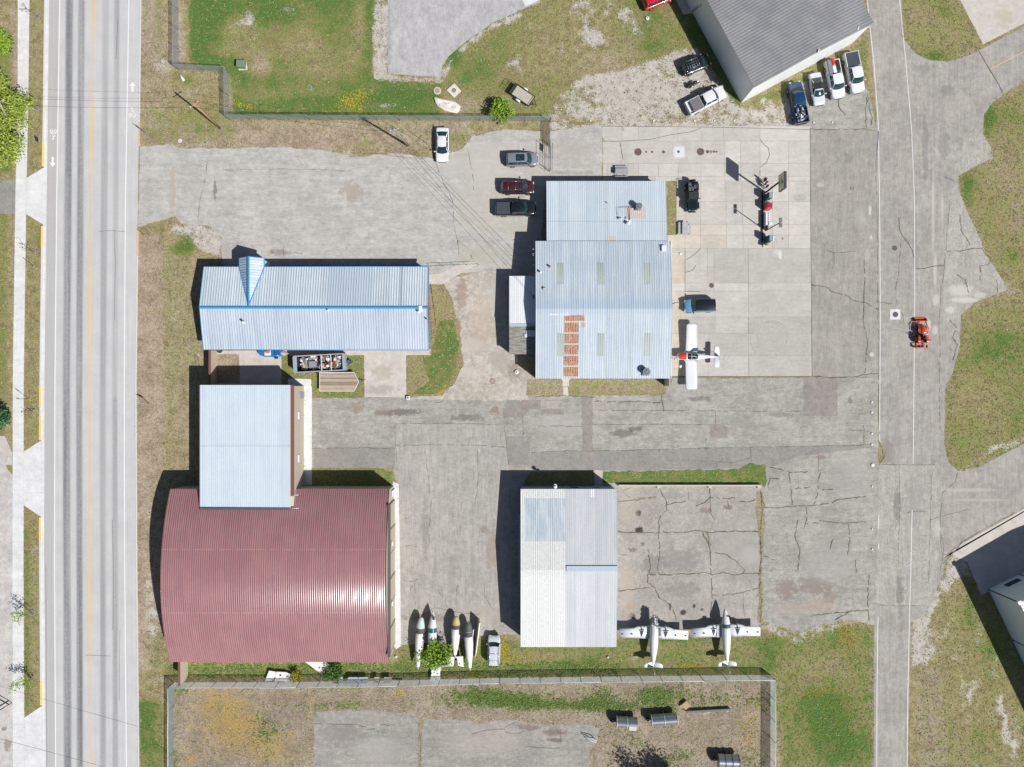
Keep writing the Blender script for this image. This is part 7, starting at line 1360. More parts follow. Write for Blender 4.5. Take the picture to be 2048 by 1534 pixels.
# ---------------------------------------------------------------- benches, boxes, manholes, markers
def picnic(px, py, rz, label, dk):
    r = empty('picnic_table', W(px, py), rz, label, 'picnic table'); G_ = M('weathered_boards_' + ('dark' if dk else 'pale'), C(170, 168, 172) if dk else C(186, 186, 190), .85, var=.2, scale=3)
    m = MB()
    for k in range(5): m.box((0, -.34 + k * .17, .76), (1.9, .155, .04))
    m.build('tabletop', G_, r)
    for s in (-1, 1):
        m = MB()
        for k in range(2): m.box((0, s * (.68 + k * .16), .45), (1.9, .14, .04))
        m.build('bench_seat', G_, r)
    for x in (-.7, .7): m = MB(); m.tube([(x, -.75, 0), (x, -.2, .74)], .04, 5); m.tube([(x, .75, 0), (x, .2, .74)], .04, 5); m.tube([(x, -.8, .42), (x, .8, .42)], .04, 5); m.build('leg_frame', BPLA, r)
picnic(1242, 345.5, 0, 'dark weathered picnic table at the north wall of the small annex', True); picnic(1368, 459, R(90), 'pale grey picnic table near the grass strip east of the annex', False)
def manhole(px, py, rr, label, mat, name='manhole_cover', z=.02, cat='manhole cover', grp=None):
    r = empty(name, W(px, py), 0, label, cat, grp); m = MB(); m.tube([(0, 0, 0), (0, 0, z + .012)], rr, 24); m.build('cover', mat, r); m = MB(); m.tube([(rr * math.cos(t), rr * math.sin(t), z + .012) for t in np.linspace(0, 2 * math.pi, 25)], rr * .08, 5); m.build('rim', M('manhole_rim', C(120, 108, 104), .7), r)
BRN = M('tank_lid_brown', C(112, 92, 88), .7, var=.15); GRYL = M('lid_grey', C(146, 142, 140), .7)
for px, q, lab in ((1276, .5, 'large brown tank lid at the west end of the lid row'), (1292, .13, 'small lid right beside the large western tank lid'), (1304, .15, 'small lid second to the right of the large western tank lid'), (1327, .21, 'medium brown lid left of the white square patch'), (1357, .18, 'small dark lid in the middle of the white square patch'), (1401, .5, 'large brown tank lid at the east side of the lid row'), (1415, .22, 'medium lid touching the right of the large eastern tank lid'), (1422, .2, 'pale ring lid between small lids east of the big eastern lid'), (1428, .15, 'small lid next to the last in the eastern row'), (1433, .14, 'last small lid at the east end of the row')):
    manhole(px, 304 if px < 1350 else 303.5, q, lab, GRYL if px == 1422 else BRN, 'tank_lid', .02, 'tank lid')
manhole(1423, 571, .33, 'brown manhole cover in the narrow concrete strip of the apron', BRN); manhole(1789, 496, .33, 'round manhole cover in the side road beside the curved crack', M('iron_dark', C(96, 92, 90), .7)); manhole(1704, 377, .26, 'small pale-ringed cover in the asphalt east of the apron', GRYL); manhole(1565, 477, .13, 'tiny red-brown cover on the apron right of the fuel island', M('cover_red', C(150, 110, 100), .7)); manhole(985, 762, .38, 'round cover in the broken pavement south-west of the hangar', M('cover_tan', C(176, 158, 148), .8)); manhole(361, 282, .36, 'pale concrete cover in the dry grass at the parking lot corner', M('cover_pale', C(220, 212, 204), .8), z=.08)
sheet('manhole_surround', [[(1780, 618.5), (1800.5, 618.5), (1800.5, 639), (1780, 639)]], .03, m_walk, pave=False); manhole(1790.5, 629, .38, 'round manhole cover in a pale concrete square on the side road', M('iron_dark', C(96, 92, 90)), z=.03)
ST = M('marker_white', C(236, 234, 230), .7)
def marker(px, py, r_, label, mat=ST, grp='white ground markers along the asphalt edge', h=.12):
    e = empty('ground_marker', W(px, py), 0, label, 'marker', grp); m = MB(); m.tube([(0, 0, 0), (0, 0, h * .7), (0, 0, h)], [r_, r_ * .9, r_ * .4], 12); m.build('cap', mat, e); k = MB(); k.tube([(0, 0, .0), (0, 0, .03)], r_ * 1.25, 12); k.build('base', GRYL, e)
for py in (804, 824.5, 867, 889): marker(1743.5, py, .17, 'round white marker in the row west of the side road, above the largest one')
marker(1745, 930, .3, 'largest round white marker of the row west of the side road')
for py in (973, 1058, 1098): marker(1744, py, .15, 'round white marker in the row west of the side road, below the largest one')
for px in (1181, 1223, 1307, 1389, 1429, 1468): marker(px, 241.5, .15, 'small white stone marker in the gravel row north of the apron', grp='white markers in the gravel north of the apron')
for px in (1627, 1664): marker(px, 245, .15, 'small white stone marker on the asphalt below the parked trucks', grp='white markers below the parked trucks')
def greenbox():
    sheet('utility_pad', [[(474, 126), (493, 124), (496, 140), (478, 141)]], .03, m_conc, pave=False); r = empty('utility_box', W(484.5, 131.5), R(-4), 'green metal utility box on a small concrete pad in the fenced lawn', 'utility box'); GB = M('box_green', C(122, 142, 122), .6); m = MB(); m.bbox((0, 0, .4), (1.15, .95, .75), .05); m.build('cabinet', GB, r); m = MB(); m.bbox((0, 0, .82), (1.2, 1.0, .08), .04); m.build('lid', GB, r)
greenbox()
def slabs():
    c = W(908, 181.5); r = empty('concrete_slab', c, R(43), 'square white concrete slab with round lid lying diagonally on the grass', 'slab'); m = MB(); m.bbox((0, 0, .08), (1.5, 1.55, .16), .02); m.build('slab', M('slab_white', C(220, 218, 212), .85, var=.15, scale=2), r); m = MB(); m.tube([(0, 0, .15), (0, 0, .19)], .34, 18); m.build('lid', M('lid_olive', C(150, 142, 110), .8), r)
    r = empty('concrete_disc', W(875, 182), 0, 'round pale concrete disc beside the square slab', 'disc'); m = MB(); m.tube([(0, 0, 0), (0, 0, .12)], .56, 20); m.build('disc', M('disc_pale', C(206, 196, 186), .85, var=.1), r); m = MB(); m.tube([(0, 0, .12), (0, 0, .14)], .36, 18); m.build('inner_lid', M('cover_tan', C(176, 158, 148)), r)
    c = W(893, 210, .15); pts = [(868, 195), (877, 196), (880, 197), (900, 200), (912, 204), (921, 212), (918, 221), (913, 227), (900, 224), (888, 220), (876, 213), (871, 205)]; rnd = random.Random(6)
    m = MB(); P2 = [W(x, y, .2) - c for x, y in pts]; rings = []
    for k, z in ((1.0, .0), (.97, .22), (.7, .35), (.35, .26), (.05, .38)): rings.append([(p.x * k + rnd.uniform(-.05, .05), p.y * k + rnd.uniform(-.05, .05), z + rnd.uniform(-.06, .06)) for p in P2])
    m.loft(rings, smooth=False); o = m.build('crumpled_tarp', M('tarp_white', C(232, 222, 214), .75, var=.08, scale=1.5)); o.location = (c.x, c.y, .02); tag(o, 'crumpled whitish tarp lying on the grass against the north fence', 'tarp')
slabs()
for px, py, w_, lab in ((1294.5, 37, .3, 'white pot-like lid in the grass below the red car'), (792, 1313, .22, 'small white scrap piece in grass by the barrel hangar corner'), (1216, 1314, .18, 'white stone in the grass south of the silvery hangar'), (1033, 744, .35, 'white concrete block with a hole beside the west annex')): 
    e = empty('loose_block', W(px, py), .4, lab, 'block'); m = MB(); m.tube([(0, 0, 0), (0, 0, .18), (0, 0, .22)], [w_, w_ * .9, w_ * .6], 9); m.build('body', ST, e); m = MB(); m.tube([(0, 0, .22), (0, 0, .235)], w_ * .3, 8); m.build('hole', DARKW, e)
e = empty('electric_box', W(816.5, 795.5), 0, 'small pale blue-grey box at the corner of the concrete pad', 'box'); m = MB(); m.bbox((0, 0, .2), (.5, .5, .4), .03); m.build('body', WHITEM, e); m = MB(); m.bbox((0, 0, .42), (.25, .25, .04), .01); m.build('lid', GALV, e)
e = empty('fallen_post', W(364, 155), R(-58), 'short white post section lying in green grass below the fence step', 'post'); m = MB(); m.tube([(-.5, 0, .1), (.6, 0, .12)], [.12, .2], 8); m.build('body', WHITEM, e)
e = empty('white_rail', W(4, 190), 0, 'thin white rail fence along the far left edge beside the trees', 'fence'); m = MB(); m.tube([(0, 13, 1), (0, -13, 1)], .05, 5); m.build('rail', WHITEM, e)
for k in range(9): m = MB(); m.tube([(0, -13 + k * 3.25, 0), (0, -13 + k * 3.25, 1.05)], .05, 5); m.build('post', WHITEM, e)
# ramp rail by the office
e = empty('hand_rail', W(905, 532), 0, 'thin black railing along the concrete ramp east of the office', 'railing'); m = MB(); a = W(862, 533.5) - e.location; b = W(957, 529.5) - e.location; m.tube([a + Vector((0, 0, .95)), b + Vector((0, 0, .95))], .03, 5)
m.build('top_rail', BLACKR, e)
for t in (0, .25, .5, .75, 1): m = MB(); p = a.lerp(b, t); m.tube([p, p + Vector((0, 0, .95))], .025, 5); m.build('post', BLACKR, e)

# ---------------------------------------------------------------- wrecked panels along the fence, scrap yard
GP_ = M('grey_panel', C(172, 182, 190), .5, var=.08); HOLE = [(0, 0)]
pxpoly('wing_panel', [(538, 1341), (551, 1343), (552, 1350), (545, 1361), (530, 1362)], .5, .12, AO, 'left broken white wing piece leaning by the fence under the barrel hangar')
pxpoly('wing_panel', [(553, 1343), (572, 1344), (590, 1352), (585, 1365), (560, 1362), (549, 1363)], .5, .12, AO, 'white wing piece with round hole beside the left broken piece', parts=[(561, 1350, .25, .25)])
pxpoly('wing_panel', [(608, 1322), (652, 1324), (664, 1336), (659, 1357), (650, 1352), (635, 1342)], .6, .12, AO, 'white triangular wing panel sticking out under the barrel hangar eave', parts=[(639, 1335, .2, .2)])
pxpoly('tail_panel', [(675, 1353), (685, 1353), (687, 1364), (691, 1365), (697, 1354), (736, 1354), (735, 1368), (673, 1367)], .8, .12, GP_, 'long pale grey wing panel with notch lying against the south fence', parts=[(717, 1355, .15, .12), (724, 1361, .2, .15)])
pxpoly('tail_panel', [(749, 1354), (758, 1354), (757, 1366), (745, 1367)], .8, .12, M('tan_panel', C(184, 180, 172), .6), 'small tan panel, left of a gap, by the south fence'); pxpoly('tail_panel', [(769, 1354), (784, 1355), (783, 1367), (766, 1366)], .8, .12, M('tan_panel', C(184, 180, 172)), 'small tan panel, right of a gap, by the south fence')
pxpoly('thin_plank', [(784, 1360), (807, 1360), (807, 1363), (784, 1362.5)], .3, .06, M('plank_pale', C(206, 200, 176), .8), 'thin pale strip lying right of the tan panels by the fence', cat='plank')
def silver_trailer(px, py, L, Wd, rz, label, kind):
    r = empty('stock_trailer', W(px, py), rz, label, 'trailer'); SV = M('bright_aluminium', C(196, 202, 208), .28, .75, var=.18, scale=2)
    m = MB(); n = 14; m.grid([[(x, Wd / 2 * math.cos(a), .7 + 1.1 * math.sin(a)) for a in np.linspace(.02, math.pi - .02, n)] for x in np.linspace(-L / 2, L / 2, 6)]); m.build('body', SV, r)
    for s in (-1, 1): m = MB(); m.loft([[(s * L / 2, Wd / 2 * math.cos(a), .7 + 1.1 * math.sin(a)) for a in np.linspace(0, math.pi, n)], [(s * L / 2 + s * .03, Wd / 2 * math.cos(a) * .98, .7 + 1.08 * math.sin(a)) for a in np.linspace(0, math.pi, n)]], smooth=False); m.build('end_panel', GALV, r)
    for x in np.linspace(-L / 2, L / 2, 3 if kind else 4): m = MB(); m.tube([(x, (Wd / 2 + .04) * math.cos(a), .72 + 1.13 * math.sin(a)) for a in np.linspace(0, math.pi, n)], .045, 5); m.build('hoop', WHITEM if kind else DKG, r)
    if kind == 1: m = MB(); m.box((L * .27, -.3, 1.74), (L * .36, .9, .06)); m.tube([(L * .1, -.8, 1.55), (L * .1, .1, 1.85)], .03, 5); m.build('roof_hatch', M('hatch_pale', C(216, 206, 206), .5), r)
    m = MB(); m.box((0, 0, .6), (L, Wd * .9, .1)); m.tube([(-L / 2, 0, .6), (-L / 2 - .9, 0, .55)], .05, 6); m.build('chassis', BPLA, r); m = MB(); m.disc((-L / 2 - .45, .1, .75), .26, .2, 18, axis='Z'); o = m.build('spare_wheel', TYRE, r); m = MB(); m.disc((-L / 2 - .45, .1, .87), .13, .03, 12, axis='Z'); m.build('rim', RIM, o)
    for s in (-1, 1): wheel(r, 0, s * (Wd / 2), .33, .2)
silver_trailer(1251, 1439, 3.0, 1.6, R(-3), 'rounded silver trailer with pale roof hatch, left of the pair in the scrap yard', 1); silver_trailer(1325, 1433, 3.7, 1.6, R(4), 'longer rounded silver trailer, right of the pair in the scrap yard', 2); silver_trailer(1452, 1515, 3.0, 1.8, R(-2), 'silver rounded trailer cut by the bottom edge of the picture', 0)
e = empty('cardboard_box', W(1370.5, 1408), R(40), 'tan cardboard sheet box lying in the scrap yard weeds', 'box'); m = MB(); m.bbox((0, 0, .25), (.95, .95, .5), .01); m.build('body', M('cardboard', C(190, 164, 128), .9), e); m = MB(); m.box((-.6, .2, .3), (.4, .5, .02), .3); m.build('flap', M('cardboard', C(190, 164, 128)), e)
e = empty('metal_beam', W(1416, 1419), R(3), 'long thin dark beam lying in the scrap yard beside the cardboard', 'beam'); m = MB(); m.bbox((0, 0, .35), (6.4, .35, .3), .03); m.build('beam', M('beam_grey', C(110, 112, 108), .6), e)
for x in (-2.8, 0, 2.8): m = MB(); m.bbox((x, -.1, .1), (.3, .5, .22), .02); m.build('block', WHITEM, e)
e = empty('scrap_frame', W(1181, 1473.5), R(-12), 'small curved white metal frame on the broken pavement of the scrap yard', 'frame'); m = MB(); m.tube([(-1.1, .15, .6), (.2, .1, .7), (.8, -.1, .7), (.9, -.3, .6), (.3, -.35, .6), (-.2, -.1, .6), (-1.1, .0, .5)], .06, 6); m.build('tube_frame', WHITEM, e)
for x in (-.9, .6): m = MB(); m.tube([(x, -.1, 0), (x, 0, .6)], .04, 6); m.build('leg', BPLA, e)
e = empty('dark_frame', W(8, 1418), R(0), 'black bent rail frame at the left edge beside the sidewalk', 'frame'); m = MB(); m.tube([W(-20, 1388, .6) - e.location, W(18, 1409, .6) - e.location, W(-20, 1432, .6) - e.location], .1, 6, smooth=False); m.build('rail', BPLA, e)
for y in (0,): m = MB(); q = W(18, 1409, .6) - e.location; m.tube([(q.x, q.y, 0), (q.x, q.y, .6)], .06, 6); m.build('post', BPLA, e)
sheet('soil_patches', [jitter([(527, 1420), (610, 1422), (622, 1440), (612, 1458), (560, 1462), (528, 1448)], 2.5, 6, 21)], .01, pave_mat('bare_soil', C(140, 124, 112), C(166, 150, 136), None, gritty=2.0), pave=False)

# ---------------------------------------------------------------- trees and shrubs
def leaf_mat(name, c1, c2, c3):
    g = G(name, .6, 0, .25); n = g.noise(1.5, 3); n2 = g.noise(12, 2, .6); g.out(g.mix(n2.step(.4, .62), g.mix(n.step(.4, .6), c1, c2), c3))
    g.b.inputs['Subsurface Weight'].default_value = 0; return g.m
LIME = leaf_mat('lime_leaves', C(92, 134, 36), C(136, 172, 50), C(170, 200, 76)); OLG = leaf_mat('spring_leaves', C(126, 152, 50), C(160, 180, 66), C(186, 200, 96)); DKL = leaf_mat('dark_leaves', C(46, 92, 56), C(70, 118, 74), C(104, 150, 100)); DG2 = leaf_mat('tall_weed_blades', C(92, 122, 56), C(122, 148, 76), C(140, 160, 84)); YLF = leaf_mat('yellow_weed', C(170, 160, 40), C(206, 190, 56), C(150, 160, 60)); DGR = leaf_mat('weed_green', C(60, 92, 38), C(84, 120, 48), C(110, 146, 60)); BARK = M('bark', C(118, 104, 90), .9, var=.2, scale=5)
def tree(name, px, py, h, rad, n, leaf, label, cat='tree', limbs=7, lean=(0, 0), lsz=.16, seed=1, group=None, flat=.6, clump=.5, trunk=.1, base=None):
    rng = np.random.RandomState(seed); rnd = random.Random(seed); b = W(px, py); r = empty(name, b, 0, label, cat, group)
    m = MB(); top = Vector((lean[0], lean[1], h * .8)); m.tube([(0, 0, -.1), (lean[0] * .3, lean[1] * .3, h * .35), top], [trunk, trunk * .75, trunk * .25], 8); tips = [top]
    for i in range(limbs):
        a = rnd.uniform(0, 6.28); s = rnd.uniform(.2, .75); o = Vector((lean[0] * s, lean[1] * s, h * (.15 + .65 * s))); q = o + Vector((math.cos(a) * rad * rnd.uniform(.45, .85), math.sin(a) * rad * rnd.uniform(.45, .85), h * rnd.uniform(.08, .28))); mid = o.lerp(q, .5) + Vector((0, 0, .1 * h * rnd.random()))
        m.tube([o, mid, q], [trunk * .5, trunk * .3, trunk * .1], 6); tips += [q, mid]
        for _ in range(2): aa = a + rnd.uniform(-.8, .8); q2 = mid + Vector((math.cos(aa) * rad * .4, math.sin(aa) * rad * .4, h * .1)); m.tube([mid, q2], [trunk * .22, trunk * .08], 5); tips.append(q2)
    m.build('trunk', BARK, r)
    T = np.array([tuple(t) for t in tips]); k = rng.randint(0, len(T), n); c = T[k] + rng.normal(0, 1, (n, 3)) * np.array([rad * clump * .5, rad * clump * .5, h * .09 * flat / .6])
    d = c[:, :2] - T[:, :2].mean(0); rr = np.hypot(d[:, 0], d[:, 1]); lim = rad * (1 + .18 * np.sin(np.arctan2(d[:, 1], d[:, 0]) * 5 + seed)); c = c[rr < lim * 1.05]; n = len(c); c[:, 2] = np.maximum(c[:, 2], .12)
    u = rng.normal(0, 1, (n, 3)); u /= np.linalg.norm(u, axis=1)[:, None]; w = rng.normal(0, 1, (n, 3)); w[:, 2] += .0; w = np.cross(u, w); w /= np.linalg.norm(w, axis=1)[:, None]; s = lsz * rng.uniform(.6, 1.3, (n, 1))
    V = np.stack([c - u * s, c - w * s * .45, c + u * s, c + w * s * .45], 1).reshape(-1, 3).astype(np.float32); me = bpy.data.meshes.new('crown'); me.vertices.add(4 * n); me.vertices.foreach_set('co', V.ravel()); me.loops.add(4 * n); me.loops.foreach_set('vertex_index', np.arange(4 * n, dtype=np.int32)); me.polygons.add(n); me.polygons.foreach_set('loop_start', np.arange(n, dtype=np.int32) * 4); me.update(calc_edges=True); me.materials.append(leaf)
    o = bpy.data.objects.new('crown', me); sc.collection.objects.link(o); o.parent = r; return r
tree('shrub', 1005, 231, 2.0, 1.75, 2600, LIME, 'round lime-green bush growing through the north fence', 'bush', 12, lsz=.17, seed=3, trunk=.05, flat=1.2)
tree('small_tree', 874, 1296, 3.2, 2.1, 3400, LIME, 'bright lime-green small tree growing between the airplane fuselages', limbs=11, lsz=.17, seed=5, trunk=.08, clump=.6); tree('shrub', 845, 1302, 2.2, 1.0, 900, LIME, 'smaller lime-green bush at the left of the small tree', 'bush', 6, lsz=.16, seed=6, trunk=.05)
tree('shrub', 668, 1340, 1.6, 1.5, 1400, DGR, 'green bush beside the triangular wing panel behind the barrel hangar', 'bush', 9, lsz=.17, seed=8, trunk=.04); tree('shrub', 594, 1353, 1.3, 1.0, 600, YLF, 'yellow-green shrub beside the broken wing pieces', 'bush', 7, lsz=.13, seed=9, trunk=.03)
tree('street_tree', 31, 250, 5.6, 3.7, 4200, OLG, 'large spring-leafed tree overhanging the sidewalk at the upper left', limbs=15, lean=(1.3, .2), lsz=.2, seed=11, trunk=.16, clump=.6); tree('street_tree', 26, 318, 4.6, 3.0, 2800, OLG, 'second leafy tree below the large one at the left edge', limbs=12, lean=(1.0, .6), lsz=.2, seed=12, trunk=.16, clump=.6)
tree('street_tree', 24, 105, 4.4, 1.7, 1500, LIME, 'lime-green tree cut by the left edge near the top', limbs=9, lsz=.2, seed=13, trunk=.12); tree('street_tree', 16, 192, 4.5, 2.4, 1800, OLG, 'low leafy tree between the lime tree and the overhanging tree', limbs=8, lsz=.19, seed=14, trunk=.1); tree('evergreen_tree', 14, 837, 3.6, 1.6, 2600, DKL, 'dark evergreen cut by the left edge beside the pale lot', limbs=9, lsz=.2, seed=15, trunk=.12)
sap = 'young street trees in the left verge'
for i, (px, py, n, hh) in enumerate(((75, 33, 8, 3.0), (73, 217, 260, 3.2), (66.5, 503, 14, 2.6), (65, 823, 10, 1.2), (64.5, 1225, 260, 3.2), (63.5, 1355, 320, 3.2))):
    tree('sapling', px, py, hh, 1.15, n, LIME if i > 3 else OLG, ('bare sapling at the top of the left verge', 'sparsely leafed sapling in the upper left verge by the overhanging tree', 'bare sapling in the left verge below the first driveway', 'tiny stump-like sapling in the left verge near the yellow kerb', 'leafy sapling in the lower left verge, the upper of two', 'leafy sapling in the lower left verge just above the last driveway')[i], 'sapling', 7, (-.5, .3), .14, 30 + i, sap, trunk=.045)
    e = empty('tree_guard', W(px, py), 0, ('round base ring of the topmost sapling in the verge', 'base ring of the sapling by the overhanging tree', 'base ring of the bare sapling below the first driveway', 'base ring of the tiny sapling near the yellow kerb', 'base ring of the upper leafy sapling', 'base ring of the lower leafy sapling')[i], 'tree ring', 'rings around the verge saplings'); m = MB(); m.tube([(.38 * math.cos(t), .38 * math.sin(t), .05) for t in np.linspace(0, 2 * math.pi, 19)], .07, 6); m.build('ring', M('ring_grey', C(150, 146, 144), .8), e); m = MB(); m.tube([(0, 0, 0), (0, 0, .04)], .36, 16); m.build('mulch', M('mulch', C(140, 124, 110), .9, var=.3, scale=9), e)
tree('shade_tree', 1345, 1592, 7.5, 3.6, 5200, OLG, 'tree just below the bottom edge whose shadow falls on the scrap yard', limbs=14, lsz=.22, seed=21, trunk=.2)

# grass tufts, weeds, dandelions and gravel: uncountable
def paved_mask():
    m = np.zeros(PX.shape, bool)
    for p in SHEETS: m |= raster(p)
    for q in isl: m &= ~raster(q)
    return m
PAVED = paved_mask()
def tufts(name, n, size, hgt, weight, mat, seed, blades=3, label=None, extra=None):
    rng = np.random.RandomState(seed); ok = (~PAVED) & (PX > -40) & (PX < 2090) & (PY > -40) & (PY < 1575); w = (weight * ok).ravel(); w = w / w.sum()
    idx = rng.choice(w.size, n, p=w); x = XX.ravel()[idx] + rng.uniform(-.5, .5, n) * STEP; y = YY.ravel()[idx] + rng.uniform(-.5, .5, n) * STEP
    if extra is not None: e = np.array(extra); x = np.concatenate([x, e[:, 0]]); y = np.concatenate([y, e[:, 1]]); n = len(x)
    V = []
    for b in range(blades):
        a = rng.uniform(0, 6.28, n); s = size * rng.uniform(.5, 1.4, n); h = hgt * rng.uniform(.5, 1.4, n); dx, dy = np.cos(a) * s, np.sin(a) * s; ox, oy = rng.normal(0, size * .6, n), rng.normal(0, size * .6, n); z0 = np.full(n, .02)
        V.append(np.stack([np.stack([x + ox - dy * .35, y + oy + dx * .35, z0], 1), np.stack([x + ox + dy * .35, y + oy - dx * .35, z0], 1), np.stack([x + ox + dx, y + oy + dy, h], 1)], 1))
    V = np.concatenate(V).reshape(-1, 3).astype(np.float32); k = len(V) // 3; me = bpy.data.meshes.new(name); me.vertices.add(3 * k); me.vertices.foreach_set('co', V.ravel()); me.loops.add(3 * k); me.loops.foreach_set('vertex_index', np.arange(3 * k, dtype=np.int32)); me.polygons.add(k); me.polygons.foreach_set('loop_start', np.arange(k, dtype=np.int32) * 3); me.update(calc_edges=True); me.materials.append(mat)
    o = bpy.data.objects.new(name, me); sc.collection.objects.link(o); tag(o, label, None, None, 'stuff')
wg_, wp_, wd_, wo_ = WT['g'], WT['p'], WT['d'], WT['o']
dry = leaf_mat('dry_grass_blades', C(196, 182, 136), C(216, 200, 160), C(176, 164, 116)); grn = leaf_mat('green_grass_blades', C(120, 140, 66), C(152, 164, 92), C(104, 128, 66))
tufts('grass_tufts', 30000, .13, .1, np.clip(wg_, 0, 1.1) * (1 - np.clip(wp_, 0, .9)) + .04, grn, 1, label='short green grass blades over the lawns')
tufts('dry_grass', 20000, .13, .08, (1 - np.clip(wg_, 0, .8)) * (1 - np.clip(wp_, 0, .85)), dry, 2, label='short dry grass blades over the verges')
clump = blur(np.random.RandomState(4).rand(*PX.shape) ** 14, 1)
tufts('low_weeds', 1600, .13, .1, (np.clip(wp_, 0, 1) * .9 + np.clip(wd_, 0, 1) * .5) * clump * ((PX > 300)) , DGR, 5, label='low weeds in gravel and bare soil')
yard = (PX > 345) & (PX < 1545) & (PY > 1360)
tufts('dead_weeds', 3000, .17, .07, yard * (1 - np.clip(wg_, 0, 1)) * (1 - np.clip(wo_, 0, .8)), leaf_mat('dead_weed_blades', C(176, 158, 140), C(200, 184, 164), C(150, 134, 118)), 6, label='dead straw weeds in the scrap yard')
tufts('green_weeds', 5000, .2, .16, yard * np.clip(wg_, 0, 1.2) ** 2 * clump ** .5 + ((PY > 1325) & (PY < 1356) & (PX > 340) & (PX < 1240)) * .25 * clump ** .5, DG2, 7, label='tall green weeds along the south fence')
dn = np.zeros(PX.shape)
for (x, y, a, b, v) in ((500, 215, 6, 4, 1), (700, 205, 20, 14, 1), (725, 190, 14, 8, .8), (655, 222, 8, 4, .6), (720, 218, 8, 4, .8), (480, 208, 8, 6, 1), (972, 50, 6, 20, .2), (1003, 1290, 9, 26, 2.2), (1010, 1310, 12, 10, 1), (1690, 1270, 16, 26, .6), (1640, 1385, 30, 10, .3), (890, 785, 16, 8, .8), (950, 1345, 10, 6, 1), (1375, 1330, 14, 5, 1), (1400, 1335, 8, 5, 1), (1060, 1315, 30, 8, .4), (1360, 1395, 4, 4, .8), (1500, 1460, 20, 50, .35), (590, 1355, 10, 8, .8), (800, 1388, 10, 8, .9), (975, 1385, 8, 4, .3), (685, 1380, 30, 5, .1), (1700, 1290, 8, 20, .4), (1660, 1440, 50, 60, .1)): dn += v * np.exp(-((PX - x) / a) ** 2 - ((PY - y) / b) ** 2)
tufts('dandelions', 2600, .09, .12, dn, M('dandelion_yellow', C(232, 206, 40), .7), 8, label='yellow dandelion flowers in the grass')
ex = [(W(*p).x + random.uniform(-.08, .08), W(*p).y + random.uniform(-.08, .08)) for p, _ in tuftpts for _ in range(2) if random.random() < .6]
tufts('crack_weeds', 300, .07, .07, np.exp(-((PX - 1520) / 6) ** 2) * (PY > 980) * (PY < 1240), DGR, 9, extra=ex, label='weeds growing along the pavement cracks')
# pebbles
tufts('gravel', 5000, .06, .04, np.clip(wp_, 0, 1) ** 2, M('pebbles', C(226, 218, 208), .9, var=.2, scale=8), 10, 2, label='pale loose gravel')

# ---------------------------------------------------------------- people by the fuel island
SKIN = M('skin', C(214, 164, 136), .6, var=.04)
def skinned(name, chains, mat, root, sub=1, rootv=0):
    """chains: list of [(co, radius), ...]; equal coordinates are shared vertices"""
    vs = []; idx = {}; es = []; rad = []
    for ch in chains:
        prev = None
        for co, rr in ch:
            k = tuple(round(c, 4) for c in co)
            if k not in idx: idx[k] = len(vs); vs.append(co); rad.append(rr)
            if prev is not None and prev != idx[k]: es.append((prev, idx[k]))
            prev = idx[k]
    me = bpy.data.meshes.new(name); me.from_pydata(vs, es, []); o = bpy.data.objects.new(name, me); sc.collection.objects.link(o); o.parent = root; me.materials.append(mat)
    s = o.modifiers.new('skin', 'SKIN'); s.use_smooth_shade = True
    for i, v in enumerate(me.skin_vertices[0].data): v.radius = (rad[i], rad[i]) if not isinstance(rad[i], tuple) else rad[i]; v.use_root = (i == rootv)
    m2 = o.modifiers.new('sub', 'SUBSURF'); m2.levels = sub; m2.render_levels = sub; return o
